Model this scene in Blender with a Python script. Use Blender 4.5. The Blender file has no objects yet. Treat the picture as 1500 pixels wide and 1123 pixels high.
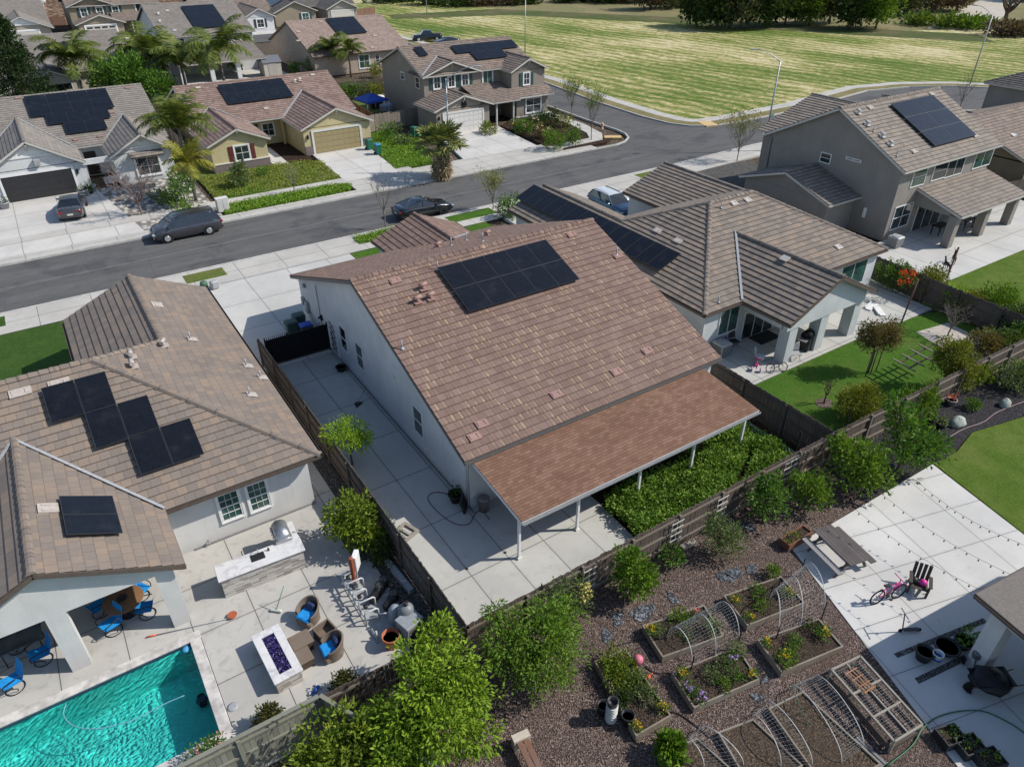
import bpy, math, random
from mathutils import Vector, Matrix
from math import radians, sin, cos, pi, tan, sqrt, floor, atan2, hypot
scene = bpy.context.scene
COL = scene.collection
rnd = random.Random(7)
V = Vector
# ------------------------------------------------------------------ camera
CAM = V((0, 0, 21.0)); PITCH = radians(33.45); YAW = radians(33.3); FPX = 1052.0
cam = bpy.data.cameras.new('camera'); camo = bpy.data.objects.new('camera', cam); COL.objects.link(camo)
camo.location = CAM; camo.rotation_euler = (pi/2-PITCH, 0, -YAW)
cam.sensor_width = 36; cam.lens = 36*FPX/1500; cam.clip_end = 4000; cam.clip_start = .1
scene.camera = camo
_F = V((sin(YAW)*cos(PITCH), cos(YAW)*cos(PITCH), -sin(PITCH))); _R = V((cos(YAW), -sin(YAW), 0)); _D = _F.cross(_R)
def G(u, v, z=0.0):
    """survey point of the site plan on the horizontal plane z"""
    r = _F+_R*((u-750)/FPX)+_D*((v-561.5)/FPX)
    return CAM+r*((z-CAM.z)/r.z)
# ------------------------------------------------------------------ mesh builder
class MB:
    def __init__(s): s.v=[]; s.f=[]; s.uv=[]; s.mi=[]; s.sm=[]; s.m=0
    def face(s, pts, uv=None, sm=False):
        i=len(s.v); s.v+= [tuple(p) for p in pts]; s.f.append(tuple(range(i,i+len(pts)))); s.uv.append(uv); s.mi.append(s.m); s.sm.append(sm)
    def mesh(s, vs, fs, sm=False):
        i=len(s.v); s.v+=[tuple(p) for p in vs]
        for f in fs: s.f.append(tuple(i+k for k in f)); s.uv.append(None); s.mi.append(s.m); s.sm.append(sm)
    def box(s, c, d, rz=0, tilt=None, b=0):
        c=V(c); x,y,z=[k/2 for k in d]
        M=Matrix.Rotation(rz,3,'Z')
        if tilt is not None: M=M@tilt
        if b<=0:
            vs=[c+M@V((i*x,j*y,k*z)) for k in(-1,1) for i,j in((-1,-1),(1,-1),(1,1),(-1,1))]
            s.mesh(vs,[(3,2,1,0),(4,5,6,7),(0,1,5,4),(1,2,6,5),(2,3,7,6),(3,0,4,7)])
        else:
            b=min(b,x*.9,y*.9,z*.9)
            rings=[(-z,b),(-z+b,0),(z-b,0),(z,b)]; vs=[]
            for zz,ins in rings:
                X,Y=x-ins,y-ins
                for p in((-X+b,-Y),(X-b,-Y),(X,-Y+b),(X,Y-b),(X-b,Y),(-X+b,Y),(-X,Y-b),(-X,-Y+b)): vs.append(c+M@V((p[0],p[1],zz)))
            fs=[tuple(range(7,-1,-1)),tuple(range(24,32))]
            for r in range(3):
                for k in range(8): fs.append((r*8+k,r*8+(k+1)%8,(r+1)*8+(k+1)%8,(r+1)*8+k))
            s.mesh(vs,fs)
    def bar(s, a, b, w, h=None, up=V((0,0,1))):
        """rectangular beam from a to b"""
        a=V(a);b=V(b);h=h or w;d=(b-a)
        if d.length<1e-6:return
        d.normalize(); r=d.cross(up)
        if r.length<1e-4:r=d.cross(V((0,1,0)))
        r.normalize(); u=r.cross(d)
        vs=[p+r*(i*w/2)+u*(j*h/2) for p in(a,b) for i,j in((-1,-1),(1,-1),(1,1),(-1,1))]
        s.mesh(vs,[(3,2,1,0),(4,5,6,7),(0,1,5,4),(1,2,6,5),(2,3,7,6),(3,0,4,7)])
    def tube(s, pts, r, n=6, caps=True, sm=True):
        pts=[V(p) for p in pts]; rs=r if isinstance(r,(list,tuple)) else [r]*len(pts)
        vs=[];up=None
        for i,p in enumerate(pts):
            d=(pts[min(i+1,len(pts)-1)]-pts[max(i-1,0)])
            if d.length<1e-9:d=V((0,0,1))
            d.normalize()
            if up is None:
                a=V((0,0,1)) if abs(d.z)<.9 else V((1,0,0)); x=d.cross(a).normalized()
            else:
                x=(up-d*up.dot(d))
                if x.length<1e-6:x=d.orthogonal()
                x.normalize()
            up=x; y=d.cross(x)
            for k in range(n):
                t=2*pi*k/n; vs.append(p+(x*cos(t)+y*sin(t))*rs[i])
        fs=[]
        for i in range(len(pts)-1):
            for k in range(n): fs.append((i*n+k,i*n+(k+1)%n,(i+1)*n+(k+1)%n,(i+1)*n+k))
        s.mesh(vs,fs,sm)
        if caps:
            L=len(s.v)-len(vs)
            s.f.append(tuple(L+k for k in range(n-1,-1,-1)));s.f.append(tuple(L+len(vs)-n+k for k in range(n)))
            for _ in(0,1): s.uv.append(None);s.mi.append(s.m);s.sm.append(False)
    def lathe(s, prof, c=(0,0,0), n=16, axis='Z', sm=True, M=None):
        c=V(c);vs=[]
        for r,z in prof:
            for k in range(n):
                t=2*pi*k/n
                p=V((r*cos(t),r*sin(t),z))
                if axis=='X':p=V((z,r*cos(t),r*sin(t)))
                if axis=='Y':p=V((r*cos(t),z,-r*sin(t)))
                if M is not None:p=M@p
                vs.append(c+p)
        fs=[]
        for i in range(len(prof)-1):
            for k in range(n): fs.append((i*n+k,i*n+(k+1)%n,(i+1)*n+(k+1)%n,(i+1)*n+k))
        s.mesh(vs,fs,sm)
        L=len(s.v)-len(vs)
        if prof[0][0]>1e-5: s.f.append(tuple(L+k for k in range(n-1,-1,-1)));s.uv.append(None);s.mi.append(s.m);s.sm.append(False)
        if prof[-1][0]>1e-5: s.f.append(tuple(L+len(vs)-n+k for k in range(n)));s.uv.append(None);s.mi.append(s.m);s.sm.append(False)
    def prism(s, poly, z0, z1, bottom=True):
        n=len(poly)
        vs=[(p[0],p[1],z0) for p in poly]+[(p[0],p[1],z1) for p in poly]
        fs=[tuple(range(n,2*n))]+[(k,(k+1)%n,n+(k+1)%n,n+k) for k in range(n)]
        if bottom: fs.append(tuple(range(n-1,-1,-1)))
        s.mesh(vs,fs)
    def slab(s, poly, thick, up=None):
        """closed plate: polygon in space extruded against its normal"""
        poly=[V(p) for p in poly]; n=nrm(poly)
        if up is not None and n.dot(up)<0: poly.reverse(); n=-n
        k=len(poly); vs=poly+[p-n*thick for p in poly]
        s.mesh(vs,[tuple(range(k)),tuple(range(2*k-1,k-1,-1))]+[((i+1)%k,i,k+i,k+(i+1)%k) for i in range(k)])
    def build(s, name, mats, parent=None, world=False, weld=False):
        me=bpy.data.meshes.new(name)
        vs=s.v
        if parent is not None and world:
            o=parent.location if parent.parent is None else parent.location+parent.parent.location
            vs=[(a-o.x,b-o.y,c-o.z) for a,b,c in vs]
        me.from_pydata(vs,[],s.f)
        if not isinstance(mats,(list,tuple)): mats=[mats]
        for m in mats: me.materials.append(m)
        if any(u is not None for u in s.uv):
            l=me.uv_layers.new(name='UVMap'); d=[]
            for f,u in zip(s.f,s.uv):
                for k in range(len(f)): d+= list(u[k]) if u else [0.,0.]
            l.data.foreach_set('uv',d)
        me.polygons.foreach_set('material_index',s.mi); me.polygons.foreach_set('use_smooth',s.sm)
        me.update()
        ob=bpy.data.objects.new(name,me); COL.objects.link(ob)
        if parent is not None: ob.parent=parent
        return ob
def nrm(poly):
    n=V((0,0,0))
    for i in range(len(poly)):
        a,b=poly[i],poly[(i+1)%len(poly)]
        n+=V(((a[1]-b[1])*(a[2]+b[2]),(a[2]-b[2])*(a[0]+b[0]),(a[0]-b[0])*(a[1]+b[1])))
    return n.normalized()
def thing(name,label,cat,loc=(0,0,0),rz=0,group=None):
    o=bpy.data.objects.new(name,None); COL.objects.link(o); o.location=V(loc); o.rotation_euler=(0,0,rz); o.empty_display_size=.2
    return tag(o,label,cat,group)
def tag(o,label,cat,group=None):
    o['label']=label; o['category']=cat
    if group: o['group']=group
    return o
def struct(mb,name,m):
    o=mb.build(name,m); o['kind']='structure'; return o
def copy_tree(o,loc=None,rz=None,label=None,group=None,scale=None,parent=None,keep=True):
    c=o.copy(); COL.objects.link(c)
    if parent is not None: c.parent=parent; c.matrix_parent_inverse=o.matrix_parent_inverse
    if loc is not None: c.location=V(loc)
    if rz is not None: c.rotation_euler=(0,0,rz)
    if scale is not None: c.scale=(scale,)*3 if isinstance(scale,(int,float)) else scale
    if label: c['label']=label
    if group: c['group']=group
    for ch in list(o.children): copy_tree(ch,parent=c)
    return c
def ang(a,b): return atan2(b[1]-a[1],b[0]-a[0])
def spline(pts,k=6):
    pts=[V(p) for p in pts]; out=[]
    P=[pts[0]*2-pts[1]]+pts+[pts[-1]*2-pts[-2]]
    for i in range(1,len(P)-2):
        a,b,c,d=P[i-1:i+3]
        for j in range(k):
            t=j/k
            out.append(.5*((2*b)+(c-a)*t+(2*a-5*b+4*c-d)*t*t+(3*b-a-3*c+d)*t**3))
    out.append(pts[-1]); return out
# ------------------------------------------------------------------ materials
class T:
    """tiny node-graph writer"""
    def __init__(s,name,rough=.8,spec=.3):
        s.m=bpy.data.materials.new(name); s.m.use_nodes=True; s.t=s.m.node_tree; s.n=s.t.nodes; s.b=s.n['Principled BSDF']; s.out=s.n['Material Output']
        s.b.inputs['Roughness'].default_value=rough; s.b.inputs['Specular IOR Level'].default_value=spec
    def add(s,ty,**k):
        n=s.n.new(ty)
        for a,b in k.items(): setattr(n,a,b)
        return n
    def link(s,a,b): s.t.links.new(a,b)
    def put(s,sock,x):
        if isinstance(x,bpy.types.NodeSocket): s.link(x,sock)
        elif isinstance(x,(tuple,list)) and sock.type=='RGBA' and len(x)==3: sock.default_value=(*x,1)
        else: sock.default_value=x
    def pos(s): return s.add('ShaderNodeNewGeometry').outputs['Position']
    def obj(s): return s.add('ShaderNodeTexCoord').outputs['Object']
    def uvm(s): return s.add('ShaderNodeTexCoord').outputs['UV']
    def rand(s): return s.add('ShaderNodeNewGeometry').outputs['Random Per Island']
    def sep(s,v):
        n=s.add('ShaderNodeSeparateXYZ'); s.link(v,n.inputs[0]); return n.outputs
    def comb(s,x,y,z=0.):
        n=s.add('ShaderNodeCombineXYZ'); s.put(n.inputs[0],x); s.put(n.inputs[1],y); s.put(n.inputs[2],z); return n.outputs[0]
    def math(s,op,a,b=0.,c=None):
        n=s.add('ShaderNodeMath',operation=op); s.put(n.inputs[0],a); s.put(n.inputs[1],b)
        if c is not None: s.put(n.inputs[2],c)
        return n.outputs[0]
    def scale(s,v,x,y,z=1.,rz=0.):
        n=s.add('ShaderNodeMapping'); s.link(v,n.inputs[0]); n.inputs['Scale'].default_value=(x,y,z); n.inputs['Rotation'].default_value=(0,0,rz); return n.outputs[0]
    def noise(s,v,sc,det=3,ro=.55,col=False,dist=0.):
        n=s.add('ShaderNodeTexNoise'); s.link(v,n.inputs['Vector']); n.inputs['Scale'].default_value=sc; n.inputs['Detail'].default_value=det; n.inputs['Roughness'].default_value=ro; n.inputs['Distortion'].default_value=dist
        return n.outputs['Color' if col else 'Fac']
    def voro(s,v,sc,feature='F1',out='Distance',rnd_=1.):
        n=s.add('ShaderNodeTexVoronoi',feature=feature); s.link(v,n.inputs['Vector']); n.inputs['Scale'].default_value=sc; n.inputs['Randomness'].default_value=rnd_
        return n.outputs[out]
    def white(s,v,col=False):
        n=s.add('ShaderNodeTexWhiteNoise',noise_dimensions='3D'); s.link(v,n.inputs[0]); return n.outputs['Color' if col else 'Value']
    def ramp(s,f,stops,interp='LINEAR'):
        n=s.add('ShaderNodeValToRGB'); r=n.color_ramp; r.interpolation=interp
        while len(r.elements)<len(stops): r.elements.new(.5)
        for e,(p,c) in zip(r.elements,stops): e.position=p; e.color=(*c,1) if not isinstance(c,(int,float)) else (c,c,c,1)
        s.link(f,n.inputs[0]); return n.outputs[0]
    def mix(s,f,a,b,mode='MIX'):
        n=s.add('ShaderNodeMix',data_type='RGBA',blend_type=mode,clamp_factor=True); s.put(n.inputs[0],f); s.put(n.inputs[6],a); s.put(n.inputs[7],b); return n.outputs[2]
    def ss(s,x,a,b):
        n=s.add('ShaderNodeMapRange',interpolation_type='SMOOTHSTEP'); s.put(n.inputs[0],x); n.inputs[1].default_value=a; n.inputs[2].default_value=b; return n.outputs[0]
    def bump(s,h,st=.3,d=.02):
        n=s.add('ShaderNodeBump'); n.inputs['Strength'].default_value=st; n.inputs['Distance'].default_value=d; s.link(h,n.inputs['Height']); s.link(n.outputs[0],s.b.inputs['Normal'])
    def col(s,c): s.put(s.b.inputs['Base Color'],c); return s
    def done(s): return s.m
def mulc(c,k): return tuple(min(1,x*k) for x in c)
_mc={}
def memo(f):
    def g(*a,**k):
        key=(f.__name__,a,tuple(sorted(k.items())))
        if key not in _mc: _mc[key]=f(*a,**k)
        return _mc[key]
    return g
@memo
def stucco(name,c):
    t=T(name,.92,.15); p=t.pos()
    big=t.noise(p,.7,4,.6); fine=t.noise(p,34,2); z=t.sep(p)[2]
    streak=t.noise(t.scale(p,5,5,.35),1.,3)
    c1=t.mix(t.ss(big,.3,.75),mulc(c,.9),mulc(c,1.06)); c1=t.mix(t.math('MULTIPLY',t.ss(streak,.5,.78),.34),c1,mulc(c,.72))
    dirt=t.math('SUBTRACT',1.,t.ss(z,.0,.55)); c1=t.mix(t.math('MULTIPLY',dirt,.35),c1,mulc(c,.6))
    c1=t.mix(t.math('MULTIPLY',t.ss(fine,.35,.7),.18),c1,mulc(c,.78))
    t.col(c1); t.bump(fine,.35,.02); return t.done()
@memo
def plain(name,c,rough=.6,metal=0.,var=.12,spec=.4,vs=6.,bump=0.):
    t=T(name,rough,spec); o=t.obj(); n=t.noise(o,vs,4,.6)
    t.col(t.mix(t.ss(n,.25,.75),mulc(c,1-var),mulc(c,1+var))); t.b.inputs['Metallic'].default_value=metal
    if bump: t.bump(t.noise(o,vs*6,2),bump,.01)
    return t.done()
@memo
def tiles(name,ca,cb,cc,e=.36,w=.30,streak=0.,patch=.25,lowcon=False):
    """concrete roof tiles laid in courses; uv in metres, v up the slope"""
    t=T(name,.85,.2); uv=t.uvm(); x,y,_=t.sep(uv)
    row=t.math('FLOOR',t.math('DIVIDE',y,e)); off=t.math('MULTIPLY',t.math('MODULO',row,2.),.5)
    xu=t.math('ADD',t.math('DIVIDE',x,w),off); colu=t.math('FLOOR',xu); fx=t.math('FRACT',xu); fy=t.math('FRACT',t.math('DIVIDE',y,e))
    r=t.white(t.comb(colu,row,1.)); r2=t.white(t.comb(colu,row,7.))
    pn=t.noise(t.scale(uv,.22,.9),1.6,3)
    k=t.math('ADD',t.math('MULTIPLY',r,1-patch),t.math('MULTIPLY',t.ss(pn,.25,.75),patch))
    c=t.ramp(k,[(0.1,ca),(.5,cb),(.9,cc)])
    p=t.pos(); dn=t.noise(p,.5,4,.65); c=t.mix(t.math('MULTIPLY',t.ss(dn,.45,.75),.3),c,mulc(cb,.7))
    fn=t.noise(p,26,2); c=t.mix(t.math('MULTIPLY',t.ss(fn,.4,.7),.22),c,mulc(ca,.7))
    butt_shade=t.math('SUBTRACT',1.,t.ss(fy,.03,.085)); c=t.mix(t.math('MULTIPLY',butt_shade,.5),c,mulc(ca,.28))  # shadow line of each course, painted dark along the tile's lower edge
    edge=t.math('MINIMUM',fx,t.math('SUBTRACT',1.,fx)); j=t.math('SUBTRACT',1.,t.ss(edge,.0,.045))
    c=t.mix(t.math('MULTIPLY',j,.5),c,mulc(ca,.35))
    if streak:
        sx=t.math('MULTIPLY',t.ss(fx,.62,.76),t.math('SUBTRACT',1.,t.ss(fx,.80,.95)))
        gate=t.ss(t.math('ADD',t.math('MULTIPLY',r2,.75),t.math('MULTIPLY',t.noise(t.scale(uv,.3,.45),1.,3),.7)),.55,1.05)
        sn=t.noise(t.scale(uv,12,2.5),1.,3)
        f=t.math('MULTIPLY',t.math('MULTIPLY',sx,gate),t.math('MULTIPLY',t.ss(sn,.35,.65),streak))
        c=t.mix(f,c,(.60,.43,.22))
        # second fine stripe that gives each tile its flashed look
        s3=t.math('MULTIPLY',t.ss(fx,.2,.3),t.math('SUBTRACT',1.,t.ss(fx,.34,.44)))
        c=t.mix(t.math('MULTIPLY',s3,t.math('MULTIPLY',r2,.4)),c,mulc(cc,1.15))
    t.col(c); h=t.math('ADD',t.math('MULTIPLY',fn,.3),t.math('MULTIPLY',j,-1.)); t.bump(h,.4,.012); return t.done()
@memo
def concrete(name,c,sx,ox,sy,oy,stain=.45,joint=.02,jd=.16,rot=0.):
    t=T(name,.9,.2); p=t.pos(); x,y,z=t.sep(t.scale(p,1,1,1,rot) if rot else p)
    n1=t.noise(p,.35,5,.62); n2=t.noise(p,2.2,5,.65,dist=.6); n3=t.noise(p,30,3,.6)
    cc=t.mix(t.ss(n1,.3,.7),mulc(c,.88),mulc(c,1.07)); cc=t.mix(t.math('MULTIPLY',t.ss(n2,.5,.78),stain),cc,mulc(c,.62))
    cc=t.mix(t.math('MULTIPLY',t.ss(n3,.35,.72),.16),cc,mulc(c,.6))
    def slabid(a,s_,o): return t.math('DIVIDE',t.math('SUBTRACT',a,o),s_)
    a=slabid(x,sx,ox); b=slabid(y,sy,oy)
    w=t.white(t.comb(t.math('FLOOR',a),t.math('FLOOR',b),3.)); cc=t.mix(t.math('MULTIPLY',w,.2),cc,mulc(c,.72))
    def line(a,s_): 
        f=t.math('FRACT',a); return t.math('SUBTRACT',1.,t.ss(t.math('MULTIPLY',t.math('MINIMUM',f,t.math('SUBTRACT',1.,f)),s_),joint*.35,joint))
    j=t.math('MAXIMUM',line(a,sx),line(b,sy))
    def halo(a,s_):
        f=t.math('FRACT',a); return t.math('SUBTRACT',1.,t.ss(t.math('MULTIPLY',t.math('MINIMUM',f,t.math('SUBTRACT',1.,f)),s_),.0,.16))
    hl=t.math('MAXIMUM',halo(a,sx),halo(b,sy)); cc=t.mix(t.math('MULTIPLY',t.math('MULTIPLY',hl,n2),.3),cc,mulc(c,.6))
    spot=t.voro(p,1.1); cc=t.mix(t.math('MULTIPLY',t.math('SUBTRACT',1.,t.ss(spot,.02,.07)),.4),cc,mulc(c,.4))
    cc=t.mix(j,cc,mulc(c,jd)); t.col(cc); t.bump(t.math('ADD',t.math('MULTIPLY',n3,.5),t.math('MULTIPLY',j,-1.)),.25,.01); return t.done()
@memo
def grassmat(name,ca,cb,dry=(.22,.19,.08),dryk=.2,sc=1.):
    ca,cb,dry=mulc(ca,1.5),mulc(cb,1.5),mulc(dry,1.4); t=T(name,.95,.1); p=t.pos(); a=t.noise(p,.45*sc,4,.6); b=t.noise(p,7*sc,4,.75); f=t.noise(t.scale(p,1,1,1),38,3,.7)
    c=t.mix(t.ss(b,.3,.7),ca,cb); c=t.mix(t.math('MULTIPLY',t.ss(a,.42,.68),min(.8,dryk*1.5)),c,dry); c=t.mix(t.math('MULTIPLY',t.ss(f,.42,.62),.55),c,mulc(ca,.45))
    c=t.mix(t.math('MULTIPLY',t.ss(t.noise(p,1.7,4,.65),.4,.7),.35),c,mulc(ca,.55))
    t.col(c); t.bump(t.math('ADD',f,b),.9,.06); return t.done()
@memo
def leaf(name,ca,cb,cc=None,trans=.26,rough=.5):
    t=T(name,rough,.12); r=t.rand(); ca,cb,cc=mulc(ca,1.45),mulc(cb,1.45),mulc(cc or mulc(cb,1.35),1.35)
    if ca[1]>ca[0]*1.15: ca,cb,cc=[(k[0]*1.07,k[1]*1.0,k[2]*.85) for k in(ca,cb,cc)]
    c=t.ramp(r,[(0.,ca),(.6,cb),(1.,cc)]); p=t.obj()
    c=t.mix(t.math('MULTIPLY',t.ss(t.noise(p,1.6,3),.4,.7),.45),c,mulc(ca,.6))
    t.col(c); tr=t.add('ShaderNodeBsdfTranslucent'); t.link(t.mix(1.,c,(1.25,1.2,.4),'MULTIPLY'),tr.inputs[0])
    mx=t.add('ShaderNodeMixShader'); mx.inputs[0].default_value=trans; t.link(t.b.outputs[0],mx.inputs[1]); t.link(tr.outputs[0],mx.inputs[2]); t.link(mx.outputs[0],t.out.inputs[0]); return t.done()
@memo
def bark(name,c):
    t=T(name,.95,.1); p=t.obj(); n=t.noise(t.scale(p,14,14,3),1.,4,.7); t.col(t.mix(n,mulc(c,.45),mulc(c,1.35))); t.bump(n,.7,.03); return t.done()
@memo
def wood(name,c,dark=.4,grain=1.,grey=.35):
    t=T(name,.88,.2); p=t.pos(); r=t.rand(); n=t.noise(t.scale(p,7*grain,7*grain,.9*grain),1.,4,.65); big=t.noise(p,.8,3)
    cc=t.mix(n,mulc(c,dark),mulc(c,1.25)); cc=t.mix(t.math('MULTIPLY',r,.55),cc,mulc(c,.5)); g=sum(c)/3
    cc=t.mix(t.math('MULTIPLY',t.ss(big,.4,.7),grey),cc,(g*1.15,g*1.1,g*1.05)); t.col(cc); t.bump(n,.35,.01); return t.done()
@memo
def mulch(name,cols,sc=22.,big=.35,bumpd=.05):
    t=T(name,.95,.1); p=t.pos(); w=t.add('ShaderNodeVectorMath',operation='ADD'); t.link(p,w.inputs[0])
    wn=t.add('ShaderNodeVectorMath',operation='SCALE'); t.link(t.noise(p,5,2,col=True),wn.inputs[0]); wn.inputs['Scale'].default_value=.25; t.link(wn.outputs[0],w.inputs[1])
    q=t.scale(w.outputs[0],1,.62,1,.5); cl=t.voro(q,sc,out='Color'); d=t.voro(q,sc); rr=t.sep(cl)[0]; q2=t.scale(w.outputs[0],.62,1.,1,1.9); cl2=t.sep(t.voro(q2,sc*.63,out='Color'))[1]
    n=len(cols); c=t.ramp(t.math('ADD',t.math('MULTIPLY',rr,.6),t.math('MULTIPLY',cl2,.4)),[(i/(n-1),k) for i,k in enumerate(cols)])
    c=t.mix(t.ss(d,.25,.62),c,mulc(cols[0],.4)); a=t.noise(p,.5,4,.6); c=t.mix(t.math('MULTIPLY',t.ss(a,.4,.7),big),c,mulc(cols[0],.75))
    t.col(c); t.bump(t.math('SUBTRACT',1.,d),.8,bumpd); return t.done()
@memo
def paint(name,c,metal=.4,rough=.22,coat=1.):
    t=T(name,rough,.5); t.b.inputs['Metallic'].default_value=metal; t.b.inputs['Coat Weight'].default_value=coat; t.b.inputs['Coat Roughness'].default_value=.05
    n=t.noise(t.obj(),2.5,4); t.col(t.mix(t.ss(n,.3,.7),mulc(c,.93),mulc(c,1.05))); return t.done()
@memo
def glass(name,c=(.02,.03,.035),rough=.06):
    t=T(name,rough,.8); n=t.noise(t.obj(),1.3,2); t.col(t.mix(t.ss(n,.3,.7),mulc(c,.6),mulc(c,1.5))); t.b.inputs['Coat Weight'].default_value=.6; t.b.inputs['Coat Roughness'].default_value=.03; return t.done()
@memo
def solar():
    t=T('solar_cells',.2,.28); u,v,_=t.sep(t.uvm())
    def ln(a,n,w):
        f=t.math('FRACT',t.math('MULTIPLY',a,n)); return t.math('SUBTRACT',1.,t.ss(t.math('MINIMUM',f,t.math('SUBTRACT',1.,f)),w*.4,w))
    g=t.math('MAXIMUM',ln(u,6.,.035),ln(v,10.,.035)); n=t.white(t.comb(t.math('FLOOR',t.math('MULTIPLY',u,6.)),t.math('FLOOR',t.math('MULTIPLY',v,10.)),t.rand()))
    c=t.mix(n,(.007,.0085,.012),(.009,.011,.016)); c=t.mix(t.math('MULTIPLY',g,.3),c,(.02,.023,.03)); dust=t.noise(t.pos(),1.5,4); c=t.mix(t.math('MULTIPLY',t.ss(dust,.5,.8),.12),c,(.08,.085,.09)); t.col(c); return t.done()
WHITE=plain('white_paint',(.72,.72,.70),.5,var=.05); OFFW=plain('offwhite_trim',(.60,.59,.55),.6,var=.06)
GLASS=glass('window_glass'); GLASSG=glass('window_glass_green',(.03,.075,.065)); BLACKM=plain('black_metal',(.018,.018,.019),.45,.3)
DKPL=plain('dark_plastic',(.022,.022,.024),.5); GREYPL=plain('grey_plastic',(.33,.34,.35),.5); STEEL=plain('steel',(.45,.46,.47),.35,.8); GALV=plain('galvanised_steel',(.36,.39,.40),.45,.5)
ALU=plain('aluminium',(.62,.64,.66),.35,.7); RUBBER=plain('rubber',(.014,.014,.015),.8,spec=.2); SOLAR=solar()
SOIL=mulch('planter_soil',((.07,.05,.038),(.12,.09,.068),(.17,.13,.1)),30,.4,.03)
WOODG=wood('weathered_boards',(.30,.26,.21)); WOODD=wood('dark_fence_boards',(.14,.11,.092),.4,1.,.25); WOODP=wood('pale_rail_wood',(.36,.32,.26),.6); WOODR=wood('redwood_boards',(.26,.12,.075)); FENCEG=wood('sage_painted_boards',(.27,.27,.215),.75,.6,.1)
PIPEW=plain('white_pvc',(.74,.74,.72),.4,var=.05); TERRA=plain('terracotta',(.38,.13,.065),.8,var=.2); BLUEF=plain('blue_fabric',(.010,.25,.62),.85,var=.2,vs=9); WICK=wood('wicker',(.235,.18,.135),.5,3.,.25)
ORANGE=plain('orange_plastic',(.70,.11,.03),.5); BARK=bark('tree_bark',(.14,.105,.08)); BARKG=bark('grey_bark',(.22,.19,.16))
# ------------------------------------------------------------------ houses
def clip(poly, d, keep_ge):
    out=[]
    for i in range(len(poly)):
        a,b=poly[i],poly[(i+1)%len(poly)]
        ia=(a[1]>=d) if keep_ge else (a[1]<=d); ib=(b[1]>=d) if keep_ge else (b[1]<=d)
        if ia: out.append(a)
        if ia!=ib:
            t=(d-a[1])/(b[1]-a[1]); out.append((a[0]+(b[0]-a[0])*t,d))
    return out
def tiled_face(mb, poly, e=.36, lift=.035):
    """one roof plane covered in overlapping courses"""
    poly=[V(p) for p in poly]; n=nrm(poly)
    if n.z<0: poly.reverse(); n=-n
    u=V((0,0,1)).cross(n).normalized(); v=n.cross(u).normalized()
    low=min(poly,key=lambda p:p.dot(v)); o=low
    q=[((p-o).dot(u),(p-o).dot(v)) for p in poly]
    u0=(o.x+o.y*1.7)%1.
    vm=max(b for a,b in q); k=0
    while k*e<vm-1e-4:
        s=clip(clip(q,k*e,True),(k+1)*e,False)
        s2=[]
        for pt in s:
            if not s2 or hypot(pt[0]-s2[-1][0],pt[1]-s2[-1][1])>1e-4: s2.append(pt)
        if len(s2)>2 and hypot(s2[0][0]-s2[-1][0],s2[0][1]-s2[-1][1])<1e-4: s2.pop()
        if len(s2)>=3:
            def P(a,b): return o+u*a+v*b+n*(.012+lift*(1-(b-k*e)/e))
            mb.face([P(a,b) for a,b in s2],[(a+u0,b+.002) for a,b in s2])
            lo=[pt for pt in s2 if abs(pt[1]-k*e)<1e-4]
            if len(lo)>=2:
                a0=min(pt[0] for pt in lo);a1=max(pt[0] for pt in lo); b=k*e
                A=P(a0,b);B=P(a1,b); dn=n*(lift+.02)
                mb.face([A-dn,B-dn,B,A],[(a0+u0,b+.002)]*2+[(a1+u0,b+.002)]*2)
        k+=1
    mb.slab([p-n*.001 for p in poly],.10)
def cap_row(mb,a,b,w=.16,step=.36,h=.09):
    a=V(a);b=V(b);L=(b-a).length;d=(b-a)/L; s=d.cross(V((0,0,1))).normalized(); u=s.cross(d)
    k=max(1,int(L/step)); st=L/k
    for i in range(k):
        p=a+d*(i*st-.02); q=a+d*((i+1)*st+.03)
        pr=[(-w,-.02),(-w*.55,h*.8),(0,h),(w*.55,h*.8),(w,-.02)]
        up0,up1=.035,.012
        A=[p+s*x+u*(y+up0) for x,y in pr]; B=[q+s*x*.86+u*(y*.9+up1) for x,y in pr]; r0=i*1.37
        for j in range(4): mb.face([A[j],B[j],B[j+1],A[j+1]][::-1],[(r0+.1,i*.36+.1),(r0+.2,i*.36+.1),(r0+.2,i*.36+.3),(r0+.1,i*.36+.3)])
        mb.face(A,[(r0+.1,i*.36+.1)]*5)
def trim_board(mb,a,b,h=.17,t=.035,drop=.10):
    a=V(a);b=V(b); up=V((0,0,1)); d=(b-a).normalized(); s=d.cross(up).normalized()
    mb.bar(a-up*drop,b-up*drop,t,h)
def gutter(mb,a,b,out):
    a=V(a);b=V(b);o=V(out)
    for (o0,z0,o1,z1) in ((.01,-.01,.01,-.12),(.01,-.12,.11,-.12),(.11,-.12,.125,-.0)):
        mb.slab([a+o*o0+V((0,0,z0)),b+o*o0+V((0,0,z0)),b+o*o1+V((0,0,z1)),a+o*o1+V((0,0,z1))],.012)
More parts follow.
